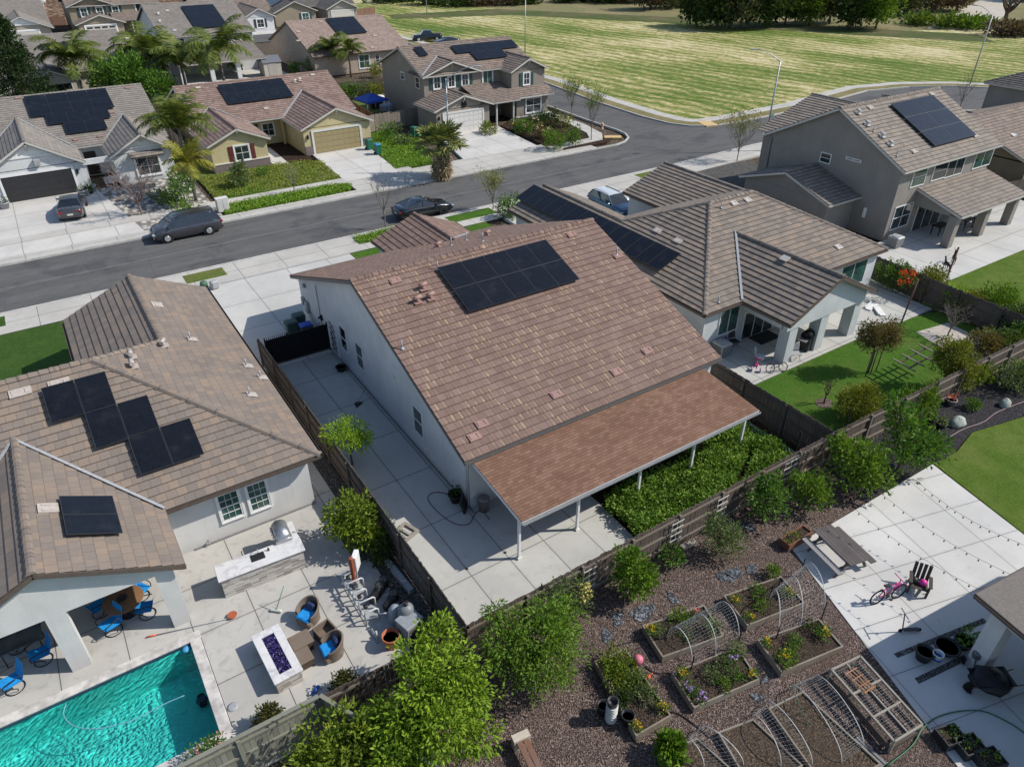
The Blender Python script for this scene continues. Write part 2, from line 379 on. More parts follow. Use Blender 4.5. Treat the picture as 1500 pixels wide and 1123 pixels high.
class House:
    def __init__(s,name,label,cat,loc,tile,wall,trim=None,e=.36,group=None,lift=.035):
        s.t=thing(name,label,cat,loc,0,group); s.tile=tile; s.wall=wall; s.trim=trim or OFFW; s.e=e; s.lift=lift
        s.rb=MB(); s.wb=MB(); s.tb=MB(); s.gb=MB(); s.fl=MB()
        s.kids=[]
    def face(s,*p): tiled_face(s.rb,p,s.e,s.lift)
    def cap(s,a,b): cap_row(s.rb,a,b)
    def edge(s,a,b): k=MB(); trim_board(k,a,b); k.build('fascia',s.trim,s.t,True)
    def gut(s,a,b,out):
        k=MB(); trim_board(k,a,b); k.build('fascia',s.trim,s.t,True); g=MB(); gutter(g,a,b,out); g.build('gutter',s.trim,s.t,True)
    def flash(s,a,b,w=.10):
        a=V(a);b=V(b); g=MB(); g.bar(a+V((0,0,.12)),b+V((0,0,.12)),w,.04); g.build('valley_flashing',GREYPL,s.t,True)
    def gable_x(s,x0,x1,ye0,ze0,yr,zr,ye1,ze1,fl=None,ends=True,caps=True,gut0=True,gut1=True):
        """ridge along X"""
        s.face((x0,ye0,ze0),(x1,ye0,ze0),(x1,yr,zr),(x0,yr,zr)); s.face((x0,ye1,ze1),(x1,ye1,ze1),(x1,yr,zr),(x0,yr,zr))
        if caps: s.cap((x0,yr,zr),(x1,yr,zr))
        if ends:
            for x in (x0,x1):
                s.edge((x,ye0,ze0),(x,yr,zr)); s.edge((x,yr,zr),(x,ye1,ze1))
        if gut0: s.gut((x0,ye0,ze0),(x1,ye0,ze0),(0,-1,0))
        if gut1: s.gut((x0,ye1,ze1),(x1,ye1,ze1),(0,1,0))
    def gable_y(s,y0,y1,xe0,ze0,xr,zr,xe1,ze1,front=True,back=True,gut=True,yb=None):
        """ridge along Y from y0 (near, gable end) to y1"""
        s.face((xe0,y0,ze0),(xr,y0,zr),(xr,y1,zr),(xe0,y1,ze0)); s.face((xe1,y0,ze1),(xr,y0,zr),(xr,y1,zr),(xe1,y1,ze1))
        s.cap((xr,y0,zr),(xr,y1,zr))
        for y,on in((y0,front),(y1,back)):
            if on: s.edge((xe0,y,ze0),(xr,y,zr)); s.edge((xr,y,zr),(xe1,y,ze1))
        if gut:
            g=yb if yb is not None else y1
            s.gut((xe0,y0,ze0),(xe0,g,ze0),(-1,0,0)); s.gut((xe1,y0,ze1),(xe1,g,ze1),(1,0,0))
    def wallp(s,*pts):
        s.wb.face(pts)
    def wallslab(s,pts,th=.2):
        s.wb.slab(pts,th)
    def box(s,x0,x1,y0,y1,z1,z0=0):
        s.wb.box(((x0+x1)/2,(y0+y1)/2,(z0+z1)/2),(x1-x0,y1-y0,z1-z0))
    def finish(s):
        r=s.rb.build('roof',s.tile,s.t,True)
        w=s.wb.build('wall',s.wall,s.t,True)
        if s.tb.f: s.tb.build('fascia',s.trim,s.t,True)
        if s.fl.f: s.fl.build('valley_flashing',ALU,s.t,True)
        s.roof=r; s.wallo=w
        for f in s.kids: f()
        return s
    # ---- fittings; n is the outward direction, r runs to the right seen from outside
    def frame_axes(s,n):
        n=V(n).normalized(); r=V((0,0,1)).cross(n).normalized(); return n,r
    def window(s,c,w,h,n,grid=(1,2),glassm=None,frame=.06,shutter=None,surround=0.,sill=False,name='window',fm=None):
        c=V(c); n,r=s.frame_axes(n); z=V((0,0,1)); glassm=glassm or GLASS
        def P(a,b,d): return c+r*a+z*b+n*d
        mb=MB()
        def bar(a0,b0,a1,b1,d0,d1):
            vs=[P(a,b,d) for d in(d0,d1) for a,b in((a0,b0),(a1,b0),(a1,b1),(a0,b1))]
            mb.mesh(vs,[(3,2,1,0),(4,5,6,7),(0,1,5,4),(1,2,6,5),(2,3,7,6),(3,0,4,7)])
        f=frame; W,H=w/2,h/2
        bar(-W,-H,-W+f,H,-.02,.05);bar(W-f,-H,W,H,-.02,.05);bar(-W+f,H-f,W-f,H,-.02,.05);bar(-W+f,-H,W-f,-H+f,-.02,.05)
        if surround:
            q=surround
            bar(-W-q,H,W+q,H+q,-.01,.07);bar(-W-q,-H-q,W+q,-H,-.01,.08);bar(-W-q,-H,-W,H,-.01,.065);bar(W,-H,W+q,H,-.01,.065)
        nx,ny=grid; m=.035 if nx<3 or ny<2 else .013
        if m<.03: bar(-W+f,-.025,W-f,.025,-.01,.048)
        for i in range(1,nx): x=-W+f+(w-2*f)*i/nx; bar(x-m/2,-H+f,x+m/2,H-f,-.01,.04)
        for j in range(1,ny):
            y=-H+f+(h-2*f)*j/ny
            bar(-W+f,y-m/2,W-f,y+m/2,-.01,.043)
        fo=mb.build(name,fm or WHITE,s.t,True)
        g=MB(); g.face([P(-W+f,-H+f,.015),P(W-f,-H+f,.015),P(W-f,H-f,.015),P(-W+f,H-f,.015)]); g.build('pane',glassm,fo,True)
        if shutter:
            for sg in(-1,1):
                k=MB(); sw=.42; a0=sg*(W+surround+.03); a1=sg*(W+surround+.03+sw); a0,a1=min(a0,a1),max(a0,a1)
                mb=k
                bar(a0,-H-.03,a1,H+.03,.0,.045)
                for q in range(int(h/.12)):
                    y=-H+.06+q*.12; bar(a0+.05,y,a1-.05,y+.06,.045,.062)
                k.build('shutter',shutter,s.t,True)
        return fo
    def garage(s,c,w,h,n,m,surround=.2,rows=4,cols=8,lights=False,sm=None):
        c=V(c); n,r=s.frame_axes(n); z=V((0,0,1))
        mb=MB()
        def bar(a0,b0,a1,b1,d0,d1,mb):
            vs=[c+r*a+z*b+n*d for d in(d0,d1) for a,b in((a0,b0),(a1,b0),(a1,b1),(a0,b1))]
            mb.mesh(vs,[(3,2,1,0),(4,5,6,7),(0,1,5,4),(1,2,6,5),(2,3,7,6),(3,0,4,7)])
        W=w/2
        for j in range(rows):
            b0=h*j/rows+.01;b1=h*(j+1)/rows-.01
            bar(-W,b0,W,b1,.0,.03,mb)
            for i in range(cols):
                a0=-W+w*i/cols+.06;a1=-W+w*(i+1)/cols-.06
                bar(a0,b0+.09,a1,b1-.09,.03,.042,mb)
        d=mb.build('garage_door',m,s.t,True)
        if lights:
            g=MB()
            for i in range(4):
                a0=-W+w*i/4+.15;a1=-W+w*(i+1)/4-.15; bar(a0,h*.80,a1,h*.93,.03,.05,g)
            g.build('pane',GLASS,d,True)
        k=MB(); q=surround
        bar(-W-q,0,-W,h+q,.0,.08,k);bar(W,0,W+q,h+q,.0,.08,k);bar(-W,h,W,h+q,.0,.085,k)
        k.build('door_surround',sm or s.trim,s.t,True)
    def door(s,c,w,h,n,m,name='door'):
        c=V(c); n,r=s.frame_axes(n); z=V((0,0,1)); mb=MB()
        def bar(a0,b0,a1,b1,d0,d1,mb):
            vs=[c+r*a+z*b+n*d for d in(d0,d1) for a,b in((a0,b0),(a1,b0),(a1,b1),(a0,b1))]
            mb.mesh(vs,[(3,2,1,0),(4,5,6,7),(0,1,5,4),(1,2,6,5),(2,3,7,6),(3,0,4,7)])
        bar(-w/2,0,w/2,h,0,.04,mb)
        for b0,b1 in((.15,.85),(1.0,h-.15)):
            for a0,a1 in((-w/2+.12,-.05),(.05,w/2-.12)): bar(a0,b0,a1,b1,.04,.055,mb)
        d=mb.build(name,m,s.t,True); k=MB(); k.lathe([(.0,0),(.03,.0),(.035,.03),(0,.06)],c+r*(w/2-.1)+z*1.0+n*.05,8); k.build('handle',ALU,d,True); return d
    def panels(s,o,u,v,n,cells,pw=1.05,ph=1.7,gap=.02,h=.2):
        """solar panels on a roof plane; o lower-left corner, cells (column,row[,offset])"""
        o=V(o);u=V(u).normalized();v=V(v).normalized();n=V(n).normalized()
        for cx,cy in cells:
            mb=MB(); a0=cx*(pw+gap);b0=cy*(ph+gap)
            def P(a,b,d): return o+u*a+v*b+n*d
            c=[(a0,b0),(a0+pw,b0),(a0+pw,b0+ph),(a0,b0+ph)]
            top=[P(a,b,h) for a,b in c]; bot=[P(a,b,h-.04) for a,b in c]
            f=.014; ci=[(a0+f,b0+f),(a0+pw-f,b0+f),(a0+pw-f,b0+ph-f),(a0+f,b0+ph-f)]; inn=[P(a,b,h-.003) for a,b in ci]
            mb.m=1
            mb.mesh(top+bot,[(i,4+i,4+(i+1)%4,(i+1)%4) for i in range(4)]+[(7,6,5,4)])
            for i in range(4): mb.face([top[i],top[(i+1)%4],inn[(i+1)%4],inn[i]])
            mb.m=0; mb.face(inn,[(0,0),(1,0),(1,1),(0,1)])
            mb.m=1
            for a in(a0+.2,a0+pw-.2): mb.bar(P(a,b0+.1,0.04),P(a,b0+.1,h-.045),.05,.05); mb.bar(P(a,b0+ph-.1,0.04),P(a,b0+ph-.1,h-.045),.05,.05)
            mb.build('solar_panel',[SOLAR,PANELF],s.t,True)
    def roofpt(s,p): return V(p)
    def vent_pipe(s,p,h=.35,m=None):
        mb=MB(); p=V(p); mb.tube([p,p+V((0,0,h))],.035,8); mb.lathe([(.13,.0),(.07,.06),(.045,.1)],p,10); mb.build('vent_pipe',m or GREYPL,s.t,True)
    def tee_vent(s,p,m,d=(1,0,0)):
        mb=MB(); p=V(p); d=V(d).normalized(); mb.tube([p,p+V((0,0,.22))],.08,10); mb.tube([p+V((0,0,.26))-d*.2,p+V((0,0,.26))+d*.2],.095,10); mb.box(p+V((0,0,.03)),(.42,.42,.03)); mb.build('roof_vent',m,s.t,True)
    def flat_vent(s,p,u,v,n,m,w=.6,l=.42):
        mb=MB(); p=V(p);u=V(u).normalized();v=V(v).normalized();n=V(n).normalized()
        mb.slab([p+u*(i*w/2)+v*(j*l/2)+n*(.075 if j<0 else .05) for i,j in((-1,-1),(1,-1),(1,1),(-1,1))],.06)
        for k in(-.3,.3): mb.slab([p+u*(k*w+i*w*.08)+v*(j*l*.3)+n*.085 for i,j in((-1,-1),(1,-1),(1,1),(-1,1))],.02)
        mb.build('roof_vent',m,s.t,True)
PANELF=plain('panel_frame',(.05,.053,.058),.45,.3)
# ------------------------------------------------------------------ survey helpers on vertical and sloping planes
def ray(u,v): return _F+_R*((u-750)/FPX)+_D*((v-561.5)/FPX)
def PX(u,v,x): r=ray(u,v); return CAM+r*(x/r.x)
def PY(u,v,y): r=ray(u,v); return CAM+r*(y/r.y)
def PP(u,v,p0,n):
    r=ray(u,v); n=V(n); return CAM+r*((V(p0)-CAM).dot(n)/r.dot(n))
def plane(p0,dx,dy):
    """roof plane through p0 with z rising dx per metre of x and dy per metre of y"""
    return (V(p0),V((-dx,-dy,1)).normalized())
def array(h,pl,tl,tr,bl,nc,nr,skip=()):
    p0,n=pl; A=PP(*tl,p0,n);B=PP(*tr,p0,n);C=PP(*bl,p0,n)
    vv=(V((0,0,1))-n*n.z).normalized(); uu=vv.cross(n).normalized()
    w=abs((B-A).dot(uu)); l=abs((A-C).dot(vv)); g=.02
    pw=(w-g*(nc-1))/nc; ph=(l-g*(nr-1))/nr
    o=A-vv*l
    h.panels(o,uu,vv,n,[(i,j) for j in range(nr) for i in range(nc) if (i,nr-1-j) not in skip],pw,ph)
def winpx(h,pl,n,tl,br,**k):
    ax,val=pl; f=PX if ax=='x' else PY
    a=f(*tl,val);b=f(*br,val); c=(a+b)/2; w=abs(a.x-b.x)+abs(a.y-b.y); return h.window(c,w,abs(a.z-b.z),n,**k)
FASC_G=plain('grey_fascia',(.13,.125,.12),.6); FASC_B=plain('brown_fascia',(.11,.085,.07),.6); FASC_W=plain('light_fascia',(.50,.48,.44),.6,var=.08)
ST_MAIN=stucco('light_grey_stucco',(.62,.63,.63)); ST_H1=stucco('pale_stucco',(.60,.595,.575)); ST_H3=stucco('cool_grey_stucco',(.53,.555,.555)); ST_H4=stucco('taupe_grey_stucco',(.265,.243,.218))
ST_H5=stucco('white_grey_stucco',(.60,.61,.61)); ST_H6=stucco('yellow_stucco',(.50,.43,.25)); ST_H7=stucco('taupe_stucco',(.275,.243,.205)); ST_H8=stucco('beige_stucco',(.42,.34,.27)); ST_H9=stucco('chalk_stucco',(.58,.585,.59)); ST_T=stucco('tan_stucco',(.30,.255,.19))
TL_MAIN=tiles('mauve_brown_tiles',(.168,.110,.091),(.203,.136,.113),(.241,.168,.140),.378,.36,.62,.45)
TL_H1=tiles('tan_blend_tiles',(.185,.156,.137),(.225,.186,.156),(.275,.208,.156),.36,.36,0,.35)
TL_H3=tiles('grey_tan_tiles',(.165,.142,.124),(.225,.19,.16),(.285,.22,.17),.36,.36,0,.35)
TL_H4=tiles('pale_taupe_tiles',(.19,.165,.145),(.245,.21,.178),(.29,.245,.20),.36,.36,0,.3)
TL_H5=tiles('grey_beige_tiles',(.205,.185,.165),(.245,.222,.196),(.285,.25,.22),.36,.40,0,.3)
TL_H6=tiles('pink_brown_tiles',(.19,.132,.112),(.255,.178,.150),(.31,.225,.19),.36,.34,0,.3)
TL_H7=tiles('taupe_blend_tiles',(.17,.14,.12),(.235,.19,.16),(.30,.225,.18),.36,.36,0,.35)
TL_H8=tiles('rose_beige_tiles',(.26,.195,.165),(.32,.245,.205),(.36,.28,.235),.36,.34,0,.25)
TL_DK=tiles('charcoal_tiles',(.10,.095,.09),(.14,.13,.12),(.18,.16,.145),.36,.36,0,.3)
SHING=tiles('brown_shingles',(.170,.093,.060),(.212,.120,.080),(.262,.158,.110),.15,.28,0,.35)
# ================================================================== the house in the middle
h=House('brown_roof_house','large single storey house with mauve brown tile roof and ten solar panels in the middle','house',(17.6,29.5,0),TL_MAIN,ST_MAIN,FASC_G,.378)
SL0=(6.58-2.85)/(29.6-19.28)
h.gable_x(10.45,24.8,19.28,2.85,29.6,6.58,39.9,2.85)
X0,X1,Y0,Y1=10.78,24.5,19.55,39.5
zt=2.85+SL0*(Y0-19.28)-.1
for x,fl in((X0,1),(X1,0)):
    p=[(x,Y0,0),(x,Y0,zt),(x,29.6,6.48),(x,Y1,zt),(x,Y1,0)]
    h.wallp(*(p[::-1] if not fl else p))
h.wallp((X0,Y0,0),(X1,Y0,0),(X1,Y0,zt),(X0,Y0,zt)); h.wallp((X1,Y1,0),(X0,Y1,0),(X0,Y1,zt),(X1,Y1,zt))
# wing towards the street
h.gable_y(42.4,36.6,16.8,2.75,20.0,3.97,23.0,2.75,back=False,yb=39.9)
h.box(17.2,22.6,39.4,42.1,2.7); h.wallp((22.6,42.1,2.7),(17.2,42.1,2.7),(20,42.1,3.85))
pl=plane((10.45,19.28,2.88),0,SL0)
h.fl.bar((20.05,37.2,3.98),(22.95,39.9,2.85),.2,.03)
def fit0():
    array(h,pl,(639.9,396.2),(798.8,356),(684,461.7),5,2)
    n=pl[1]; u=V((1,0,0)); v=V((0,1,SL0)).normalized(); pk=plain('pink_clay',(.30,.185,.158),.85)
    for a in ((579,411.5),(837,344),(706,621),(903,545),(815,578),(948,514),(905,375),(695,640)):
        h.flat_vent(PP(*a,*pl),u,v,n,pk,.55,.38)
    for a in ((620,424),(612,443),(631,438)): h.tee_vent(PP(*a,*pl),plain('pink_vent',(.30,.185,.155),.7),(1,.2,0))
    for a in ((589,511),(903,374),(641,395)): h.vent_pipe(PP(*a,*pl),.45,GREYPL)
    plb=plane((10.45,39.9,2.88),0,-SL0)
    for a in ((642,363),(714,346)): h.tee_vent(PP(*a,*plb),plain('pink_vent',(.30,.185,.155),.7),(1,.3,0))
    for a in ((661,360),(683,352),(707,354)): h.vent_pipe(PP(*a,*plb),.5)
    P='x',X0; N=(-1,0,0)
    for u_,v_ in((504,496),(528,522),(613.5,617)): c=PX(u_,v_,X0); h.window((X0-.01,c.y,c.z),.95,1.5,N,grid=(1,2))
    a=V((X0,34.3,0)); d=h.door((X0,a.y,0.02),.95,2.1,N,WHITE)
    g=MB()
    for k in range(5):
        y0=a.y-.36; g.bar((X0-.07,y0,.3+k*.36),(X0-.07,y0+.72,.3+k*.36+.36),.035,.02); g.bar((X0-.07,y0+.72,.3+k*.36),(X0-.07,y0,.3+k*.36+.36),.035,.02)
    g.build('security_grille',BLACKM,h.t,True)
    e=MB()
    for (u,v,w,hh) in ((452,449,.45,.7),(446,440,.3,.45),(447,418,.22,.22)):
        q=PX(u,v,X0); e.box((X0-.09,q.y,q.z),(.16,w,hh),b=.02)
    e.build('utility_box',GREYPL,h.t,True)
    for y_,z_ in((23.5,.45),(26.4,2.9),(31.2,.4),(21.2,.5)):
        e=MB(); e.box((X0-.02,y_,z_),(.05,.28,.2)); [e.box((X0-.05,y_,z_-.06+k*.06),(.02,.22,.02)) for k in range(3)]; e.build('wall_vent',OFFW,h.t,True)
    e=MB(); e.tube([(X0-.04,36.2,.3),(X0-.04,36.2,3.6)],.025,6); e.tube([(X0-.04,20.6,.1),(X0-.04,20.6,.55),(X0-.14,20.6,.55)],.02,6); e.build('conduit',GREYPL,h.t,True)
    lm=MB(); q=PX(472,465,X0); lm.box((X0-.06,q.y,q.z),(.1,.14,.3)); lm.tube([q+V((-.1,0,.1)),q+V((-.25,0,.0))],.05,8); lm.build('wall_lamp',BLACKM,h.t,True)
    # downpipes
    dp=MB(); dp.bar((X0-.06,Y0+.1,2.6),(X0-.06,Y0+.1,.1),.07,.09); dp.build('downpipe',ALU,h.t,True)
    # patio side windows and slider
    h.window((13.4,Y0,1.45),1.5,1.2,(0,-1,0),grid=(2,1)); h.window((17.2,Y0,1.1),2.4,2.05,(0,-1,0),grid=(2,1),name='sliding_door'); h.window((21.4,Y0,1.45),1.5,1.2,(0,-1,0),grid=(2,1))
    k=MB(); k.box((X0-.03,29,.06),(.05,19.5,.10)); k.build('base_screed',plain('dark_screed',(.2,.2,.2)),h.t,True)
h.kids.append(fit0); h.finish()
# ---- patio cover behind it, free standing
pc=thing('patio_cover','long patio cover with brown shingle roof on five slim white posts','patio cover',(17,17.5,0))
mb=MB(); A=[(10.78,15.75,2.32),(23.55,15.75,2.32),(23.55,19.22,2.70),(10.78,19.22,2.70)]
tiled_face(mb,A,.15,.012); mb.build('shingle_roof',SHING,pc,True)
mb=MB()
for a,b in((0,1),(1,2),(3,0)): trim_board(mb,A[a],A[b],.14,.03,.075)
mb.box((17.16,16.15,2.2),(12.6,.09,.17)); mb.box((17.16,19.1,2.5),(12.6,.09,.17))
for i in range(22): x=10.95+i*.59; mb.bar((x,15.85,2.24),(x,19.1,2.58),.05,.10)
mb.build('beam',WHITE,pc,True)
for x in (10.93,13.75,16.97,20.07,23.25):
    mb=MB(); mb.box((x,16.15,1.06),(.11,.11,2.12),b=.01); mb.box((x,16.15,.05),(.17,.17,.1)); mb.build('post',WHITE,pc,True)
mb=MB(); gutter(mb,A[0],A[1],(0,-1,0)); mb.build('gutter',GREYPL,pc,True)
# ================================================================== house with pool (left foreground)
h=House('pool_house','house with tan blended tile roof and staggered solar panels beside the swimming pool','house',(-2,28,0),TL_H1,ST_H1,FASC_B)
ze=2.85; E1=(5.86,22.87,ze); RE=(-.62,29.94,5.83); WJ=(2.22,32.6,4.52); WF=(2.22,41.0,4.52)
h.face((-16,22.87,ze),E1,RE,(-16,29.94,5.83))
h.face(E1,(5.86,41,ze),WF,WJ,RE)
h.face(WF,WJ,(-1.41,36.0,ze),(-1.41,41,ze))
h.face((-16,29.94,5.83),RE,WJ,(-1.41,36.0,ze),(-16,36.0,ze))
h.cap((-16,29.94,5.83),RE); h.cap(E1,RE); h.cap(RE,WJ); h.cap(WJ,WF)
h.gut((-16,22.87,ze),E1,(0,-1,0)); h.gut(E1,(5.86,41,ze),(1,0,0)); h.edge((5.86,41,ze),WF); h.edge(WF,(-1.41,41,ze)); h.gut((-1.41,36,ze),(-1.41,41,ze),(-1,0,0))
h.gable_y(19.8,27.6,.03,ze,-3.83,4.75,-7.7,ze,back=False,yb=22.87)
h.flash((-3.83,27.4,4.72),(.03,22.9,ze)); h.flash((-3.83,27.4,4.72),(-7.7,22.9,ze))
h.box(-15.6,5.45,23.5,35.6,2.72); h.box(-1.0,5.45,35.6,40.6,2.72)
# patio gable wall with two openings
yA,yB=20.08,20.42
for x0,x1 in((-.93,-.36),(-4.13,-3.55),(-7.4,-6.7)): h.box(x0,x1,yA,yB,2.62)
h.wallslab([(-7.4,yA,2.62),(-.36,yA,2.62),(-.36,yA,2.80),(-3.83,yA,4.62),(-7.4,yA,2.80)],.3)
h.wallslab([(-.36,yB,2.60),(-.36,23.5,2.60),(-.36,23.5,2.85),(-.36,yB,2.82)],.3)
h.box(-.93,-.36,23.0,23.5,2.6)
cl=MB(); cl.face([(-7.3,20.3,2.66),(-.5,20.3,2.66),(-.5,23.5,2.66),(-7.3,23.5,2.66)][::-1]); cl.build('patio_ceiling',OFFW,h.t,True)
pF=plane((0,22.87,ze+.03),0,(5.83-ze)/(29.94-22.87)); sW=(4.75-ze)/(.03+3.83); pW=plane((.03,0,ze+.03),-sW,0); pR=plane((5.86,0,ze+.03),-(5.83-ze)/(5.86+.62),0)
def fit1():
    vv=(V((0,0,1))-pF[1]*pF[1].z).normalized()
    # three staggered pairs
    for tl,tr,bl in (((62,573),(156,551),(76,624)),((125.5,609),(218,586),(142.5,661)),((188.5,644),(281,621.5),(206,699.5))): array(h,pF,tl,tr,bl,2,1)
    # pair on the patio wing: slope faces right
    A=PP(85,732.5,*pW);B=PP(163,732.5,*pW);C=PP(91,789,*pW)
    n=pW[1]; v=(V((0,0,1))-n*n.z).normalized(); u=v.cross(n).normalized()
    L=abs((B-A).dot(v)); W=abs((C-A).dot(u)); o=PP(163,732.5,*pW); s=1 if (C-A).dot(u)>0 else -1
    if s<0: o=o+u*(s*W)
    h.panels(o,u,v,n,[(0,0),(1,0)],(W-.02)/2,L)
    X=V((1,0,0)); Yv=V((0,1,0))
    tan_=plain('pale_vent',(.42,.37,.33),.7)
    for a in((30,575),(87,562)): h.flat_vent(PP(*a,*pF),X,vv,pF[1],tan_,.75,.4)
    h.flat_vent(PP(70,745,*pW),V((0,1,0)),v,n,tan_,.5,.6)
    vr=(V((0,0,1))-pR[1]*pR[1].z).normalized()
    h.flat_vent(PP(230,447,*pR),V((0,1,0)),vr,pR[1],tan_,.6,.5)
    for a in((193,524),(195,538)): h.tee_vent(PP(*a,*pR),tan_,(0,1,0))
    h.tee_vent(PP(240,507,*pR),tan_,(.5,1,0))
    for a in((279,497),(361,536),(382,553),(366,578)):
        p=PP(*a,*pR); h.vent_pipe(p,.4); f=MB(); f.slab([p+V((0,0,.05))+Yv*i*.2+vr*(j*.2) for i,j in((-1,-1.6),(1,-1.6),(1,.6),(-1,.6))],.02); f.build('pipe_flashing',tan_,h.t,True)
    P='y',23.5; N=(0,-1,0)
    winpx(h,P,N,(315,726),(357.5,752.5),grid=(3,4),surround=.06,glassm=GLASSG); winpx(h,P,N,(358,711),(397.5,738.5),grid=(3,4),surround=.06,glassm=GLASSG)
    h.window((-2.6,23.5,1.05),2.4,2.1,N,grid=(2,1),name='sliding_door'); h.window((-5.8,23.5,1.05),2.0,2.1,N,grid=(2,1),name='sliding_door')
    b=MB(); b.box((3.0,23.47,.035),(4.9,.06,.07)); b.build('base_screed',plain('dark_screed',(.2,.2,.2)),h.t,True)
    q=PY(308,800,23.44); hb=MB(); hb.tube([q+V((0,.06,.3)),q+V((0,-.12,.3)),q+V((0,-.14,.2))],.02,6); hb.lathe([(.05,0),(.05,.02)],q+V((0,-.1,.33)),8); hb.build('hose_bib',STEEL,h.t,True)
h.kids.append(fit1); h.finish()
# ================================================================== hip roofed house (right of the middle one)
h=House('hip_roof_house','house with grey tan hip roof and three pillar patio right of the middle house','house',(35.5,30,0),TL_H3,ST_H3,FASC_B,lift=.05)
C1=(27.35,22.82,ze); RL=(34.2,29.6,5.73); RR=(38.05,29.6,5.73); C2=(43.7,22.82,ze); J=(30.45,33.3,4.12); WF=(30.45,42.1,4.12)
h.face(C1,C2,RR,RL); h.face(C1,RL,J,WF,(27.35,42.1,ze)); h.face((43.7,36.4,ze),C2,RR); h.face(RL,RR,(43.7,36.4,ze),(33.45,36.4,ze),J); h.face(J,WF,(33.45,42.1,ze),(33.45,36.4,ze))
for a,b in((C1,RL),(RL,RR),(C2,RR),(RL,J),(J,WF),((43.7,36.4,ze),RR)): h.cap(a,b)
h.gut(C1,C2,(0,-1,0)); h.gut((27.35,22.82,ze),(27.35,42.1,ze),(-1,0,0)); h.edge((27.35,42.1,ze),WF); h.edge(WF,(33.45,42.1,ze)); h.gut(C2,(43.7,36.4,ze),(1,0,0)); h.gut((33.45,36.4,ze),(43.7,36.4,ze),(0,1,0))
h.gable_y(19.55,27.2,30.25,ze,33.97,4.68,37.7,ze,back=False,yb=22.8); h.flash((33.97,27.1,4.66),(30.25,22.85,ze),.13)
h.gable_y(40.6,32.6,36.85,ze,41.0,4.42,45.1,ze,back=False,yb=36.4)
h.box(27.75,43.3,23.1,36.0,2.72); h.box(27.75,33.1,36,41.7,2.72); h.box(37.2,44.8,36.0,40.2,2.72)
h.wallp((33.1,41.7,2.7),(27.75,41.7,2.7),(30.45,41.7,4.0)); h.wallp((44.8,40.2,2.7),(37.2,40.2,2.7),(41,40.2,4.3))
for x in(31.3,33.95,37.0): h.box(x-.33,x+.33,19.95,20.6,2.2)
h.wallslab([(30.6,19.9,2.2),(37.35,19.9,2.2),(37.35,19.9,2.85),(33.97,19.9,4.5),(30.6,19.9,2.85)],.35)
h.wallslab([(30.6,20.2,2.2),(30.6,23.1,2.2),(30.6,23.1,2.8),(30.6,20.2,2.8)],-.3); h.wallslab([(37.35,20.2,2.2),(37.35,23.1,2.2),(37.35,23.1,2.8),(37.35,20.2,2.8)],.3)
cl=MB(); cl.face([(30.9,20.2,2.5),(37.1,20.2,2.5),(37.1,23.1,2.5),(30.9,23.1,2.5)][::-1]); cl.build('patio_ceiling',OFFW,h.t,True)
pS=plane((27.35,0,ze+.05),.421,0); pFr=plane((0,22.82,ze+.05),0,.425)
def fit3():
    n=pS[1]; v=(V((0,0,1))-n*n.z).normalized(); u=v.cross(n).normalized()
    # long array on the left slope, partly hidden behind the middle house
    o=PP(953,407,*pS); o2=PP(981,383,*pS)
    w=1.06; L=1.75
    base=V((28.25,0,0)); z0=lambda x:ze+.05+.421*(x-27.35)
    for k in range(14):
        y=27.4+k*1.08
        h.panels(V((28.3,y+1.06,z0(28.3))),V((0,-1,0)),v,n,[(0,0)],1.06,1.75)
    tan_=plain('pale_vent2',(.45,.41,.37),.7)
    for a in((843,305),(963,338),(993,353),(798,300)): h.flat_vent(PP(*a,*pS),u,v,n,tan_,.55,.36)
    vf=(V((0,0,1))-pFr[1]*pFr[1].z).normalized(); X=V((1,0,0))
    for a in((1075,298),(1095,293),(1228,362)): h.flat_vent(PP(*a,*pFr),X,vf,pFr[1],tan_,.5,.4)
    for a in((1056,305),(1052,443)): h.vent_pipe(PP(*a,*pFr),.4,GREYPL)
    pL=plane((30.25,0,ze+.05),(4.68-ze)/3.72,0); nn=pL[1]; vl=(V((0,0,1))-nn*nn.z).normalized(); h.flat_vent(PP(1150,380,*pL),V((0,1,0)),vl,nn,tan_,.5,.4)
    P='y',23.1; N=(0,-1,0)
    winpx(h,P,N,(1056,455),(1078,482),grid=(2,1),glassm=GLASSG); winpx(h,P,N,(1093,450),(1127,494),grid=(3,1),name='sliding_door')
    winpx(h,P,N,(1234,391),(1262,413),grid=(2,1),glassm=GLASSG); h.window((35.4,23.1,1.2),1.6,1.5,N,grid=(2,1))
h.kids.append(fit3); h.finish()
# ================================================================== grey two storey house, right
h=House('grey_two_storey_house','tall taupe two storey house with three wide solar panels and a pillared patio at right','house',(57.5,33,0),TL_H4,ST_H4,FASC_W,lift=.045)
h.gable_x(51.2,64.3,27.1,5.4,33.4,8.62,39.7,5.4)
for x,f in((51.55,1),(64.0,0)):
    p=[(x,27.5,0),(x,27.5,5.5),(x,33.4,8.5),(x,39.3,5.5),(x,39.3,0)]; h.wallp(*(p if f else p[::-1]))
h.wallp((51.55,27.5,0),(64,27.5,0),(64,27.5,5.5),(51.55,27.5,5.5)); h.wallp((64,39.3,0),(51.55,39.3,0),(51.55,39.3,5.5),(64,39.3,5.5))
h.gable_y(41.0,35,51.9,5.35,58.3,7.5,64.7,5.35,back=False,yb=39.7)
h.box(52.3,64.2,39.2,40.6,5.3); h.wallp((64.2,40.6,5.3),(52.3,40.6,5.3),(58.3,40.6,7.4))
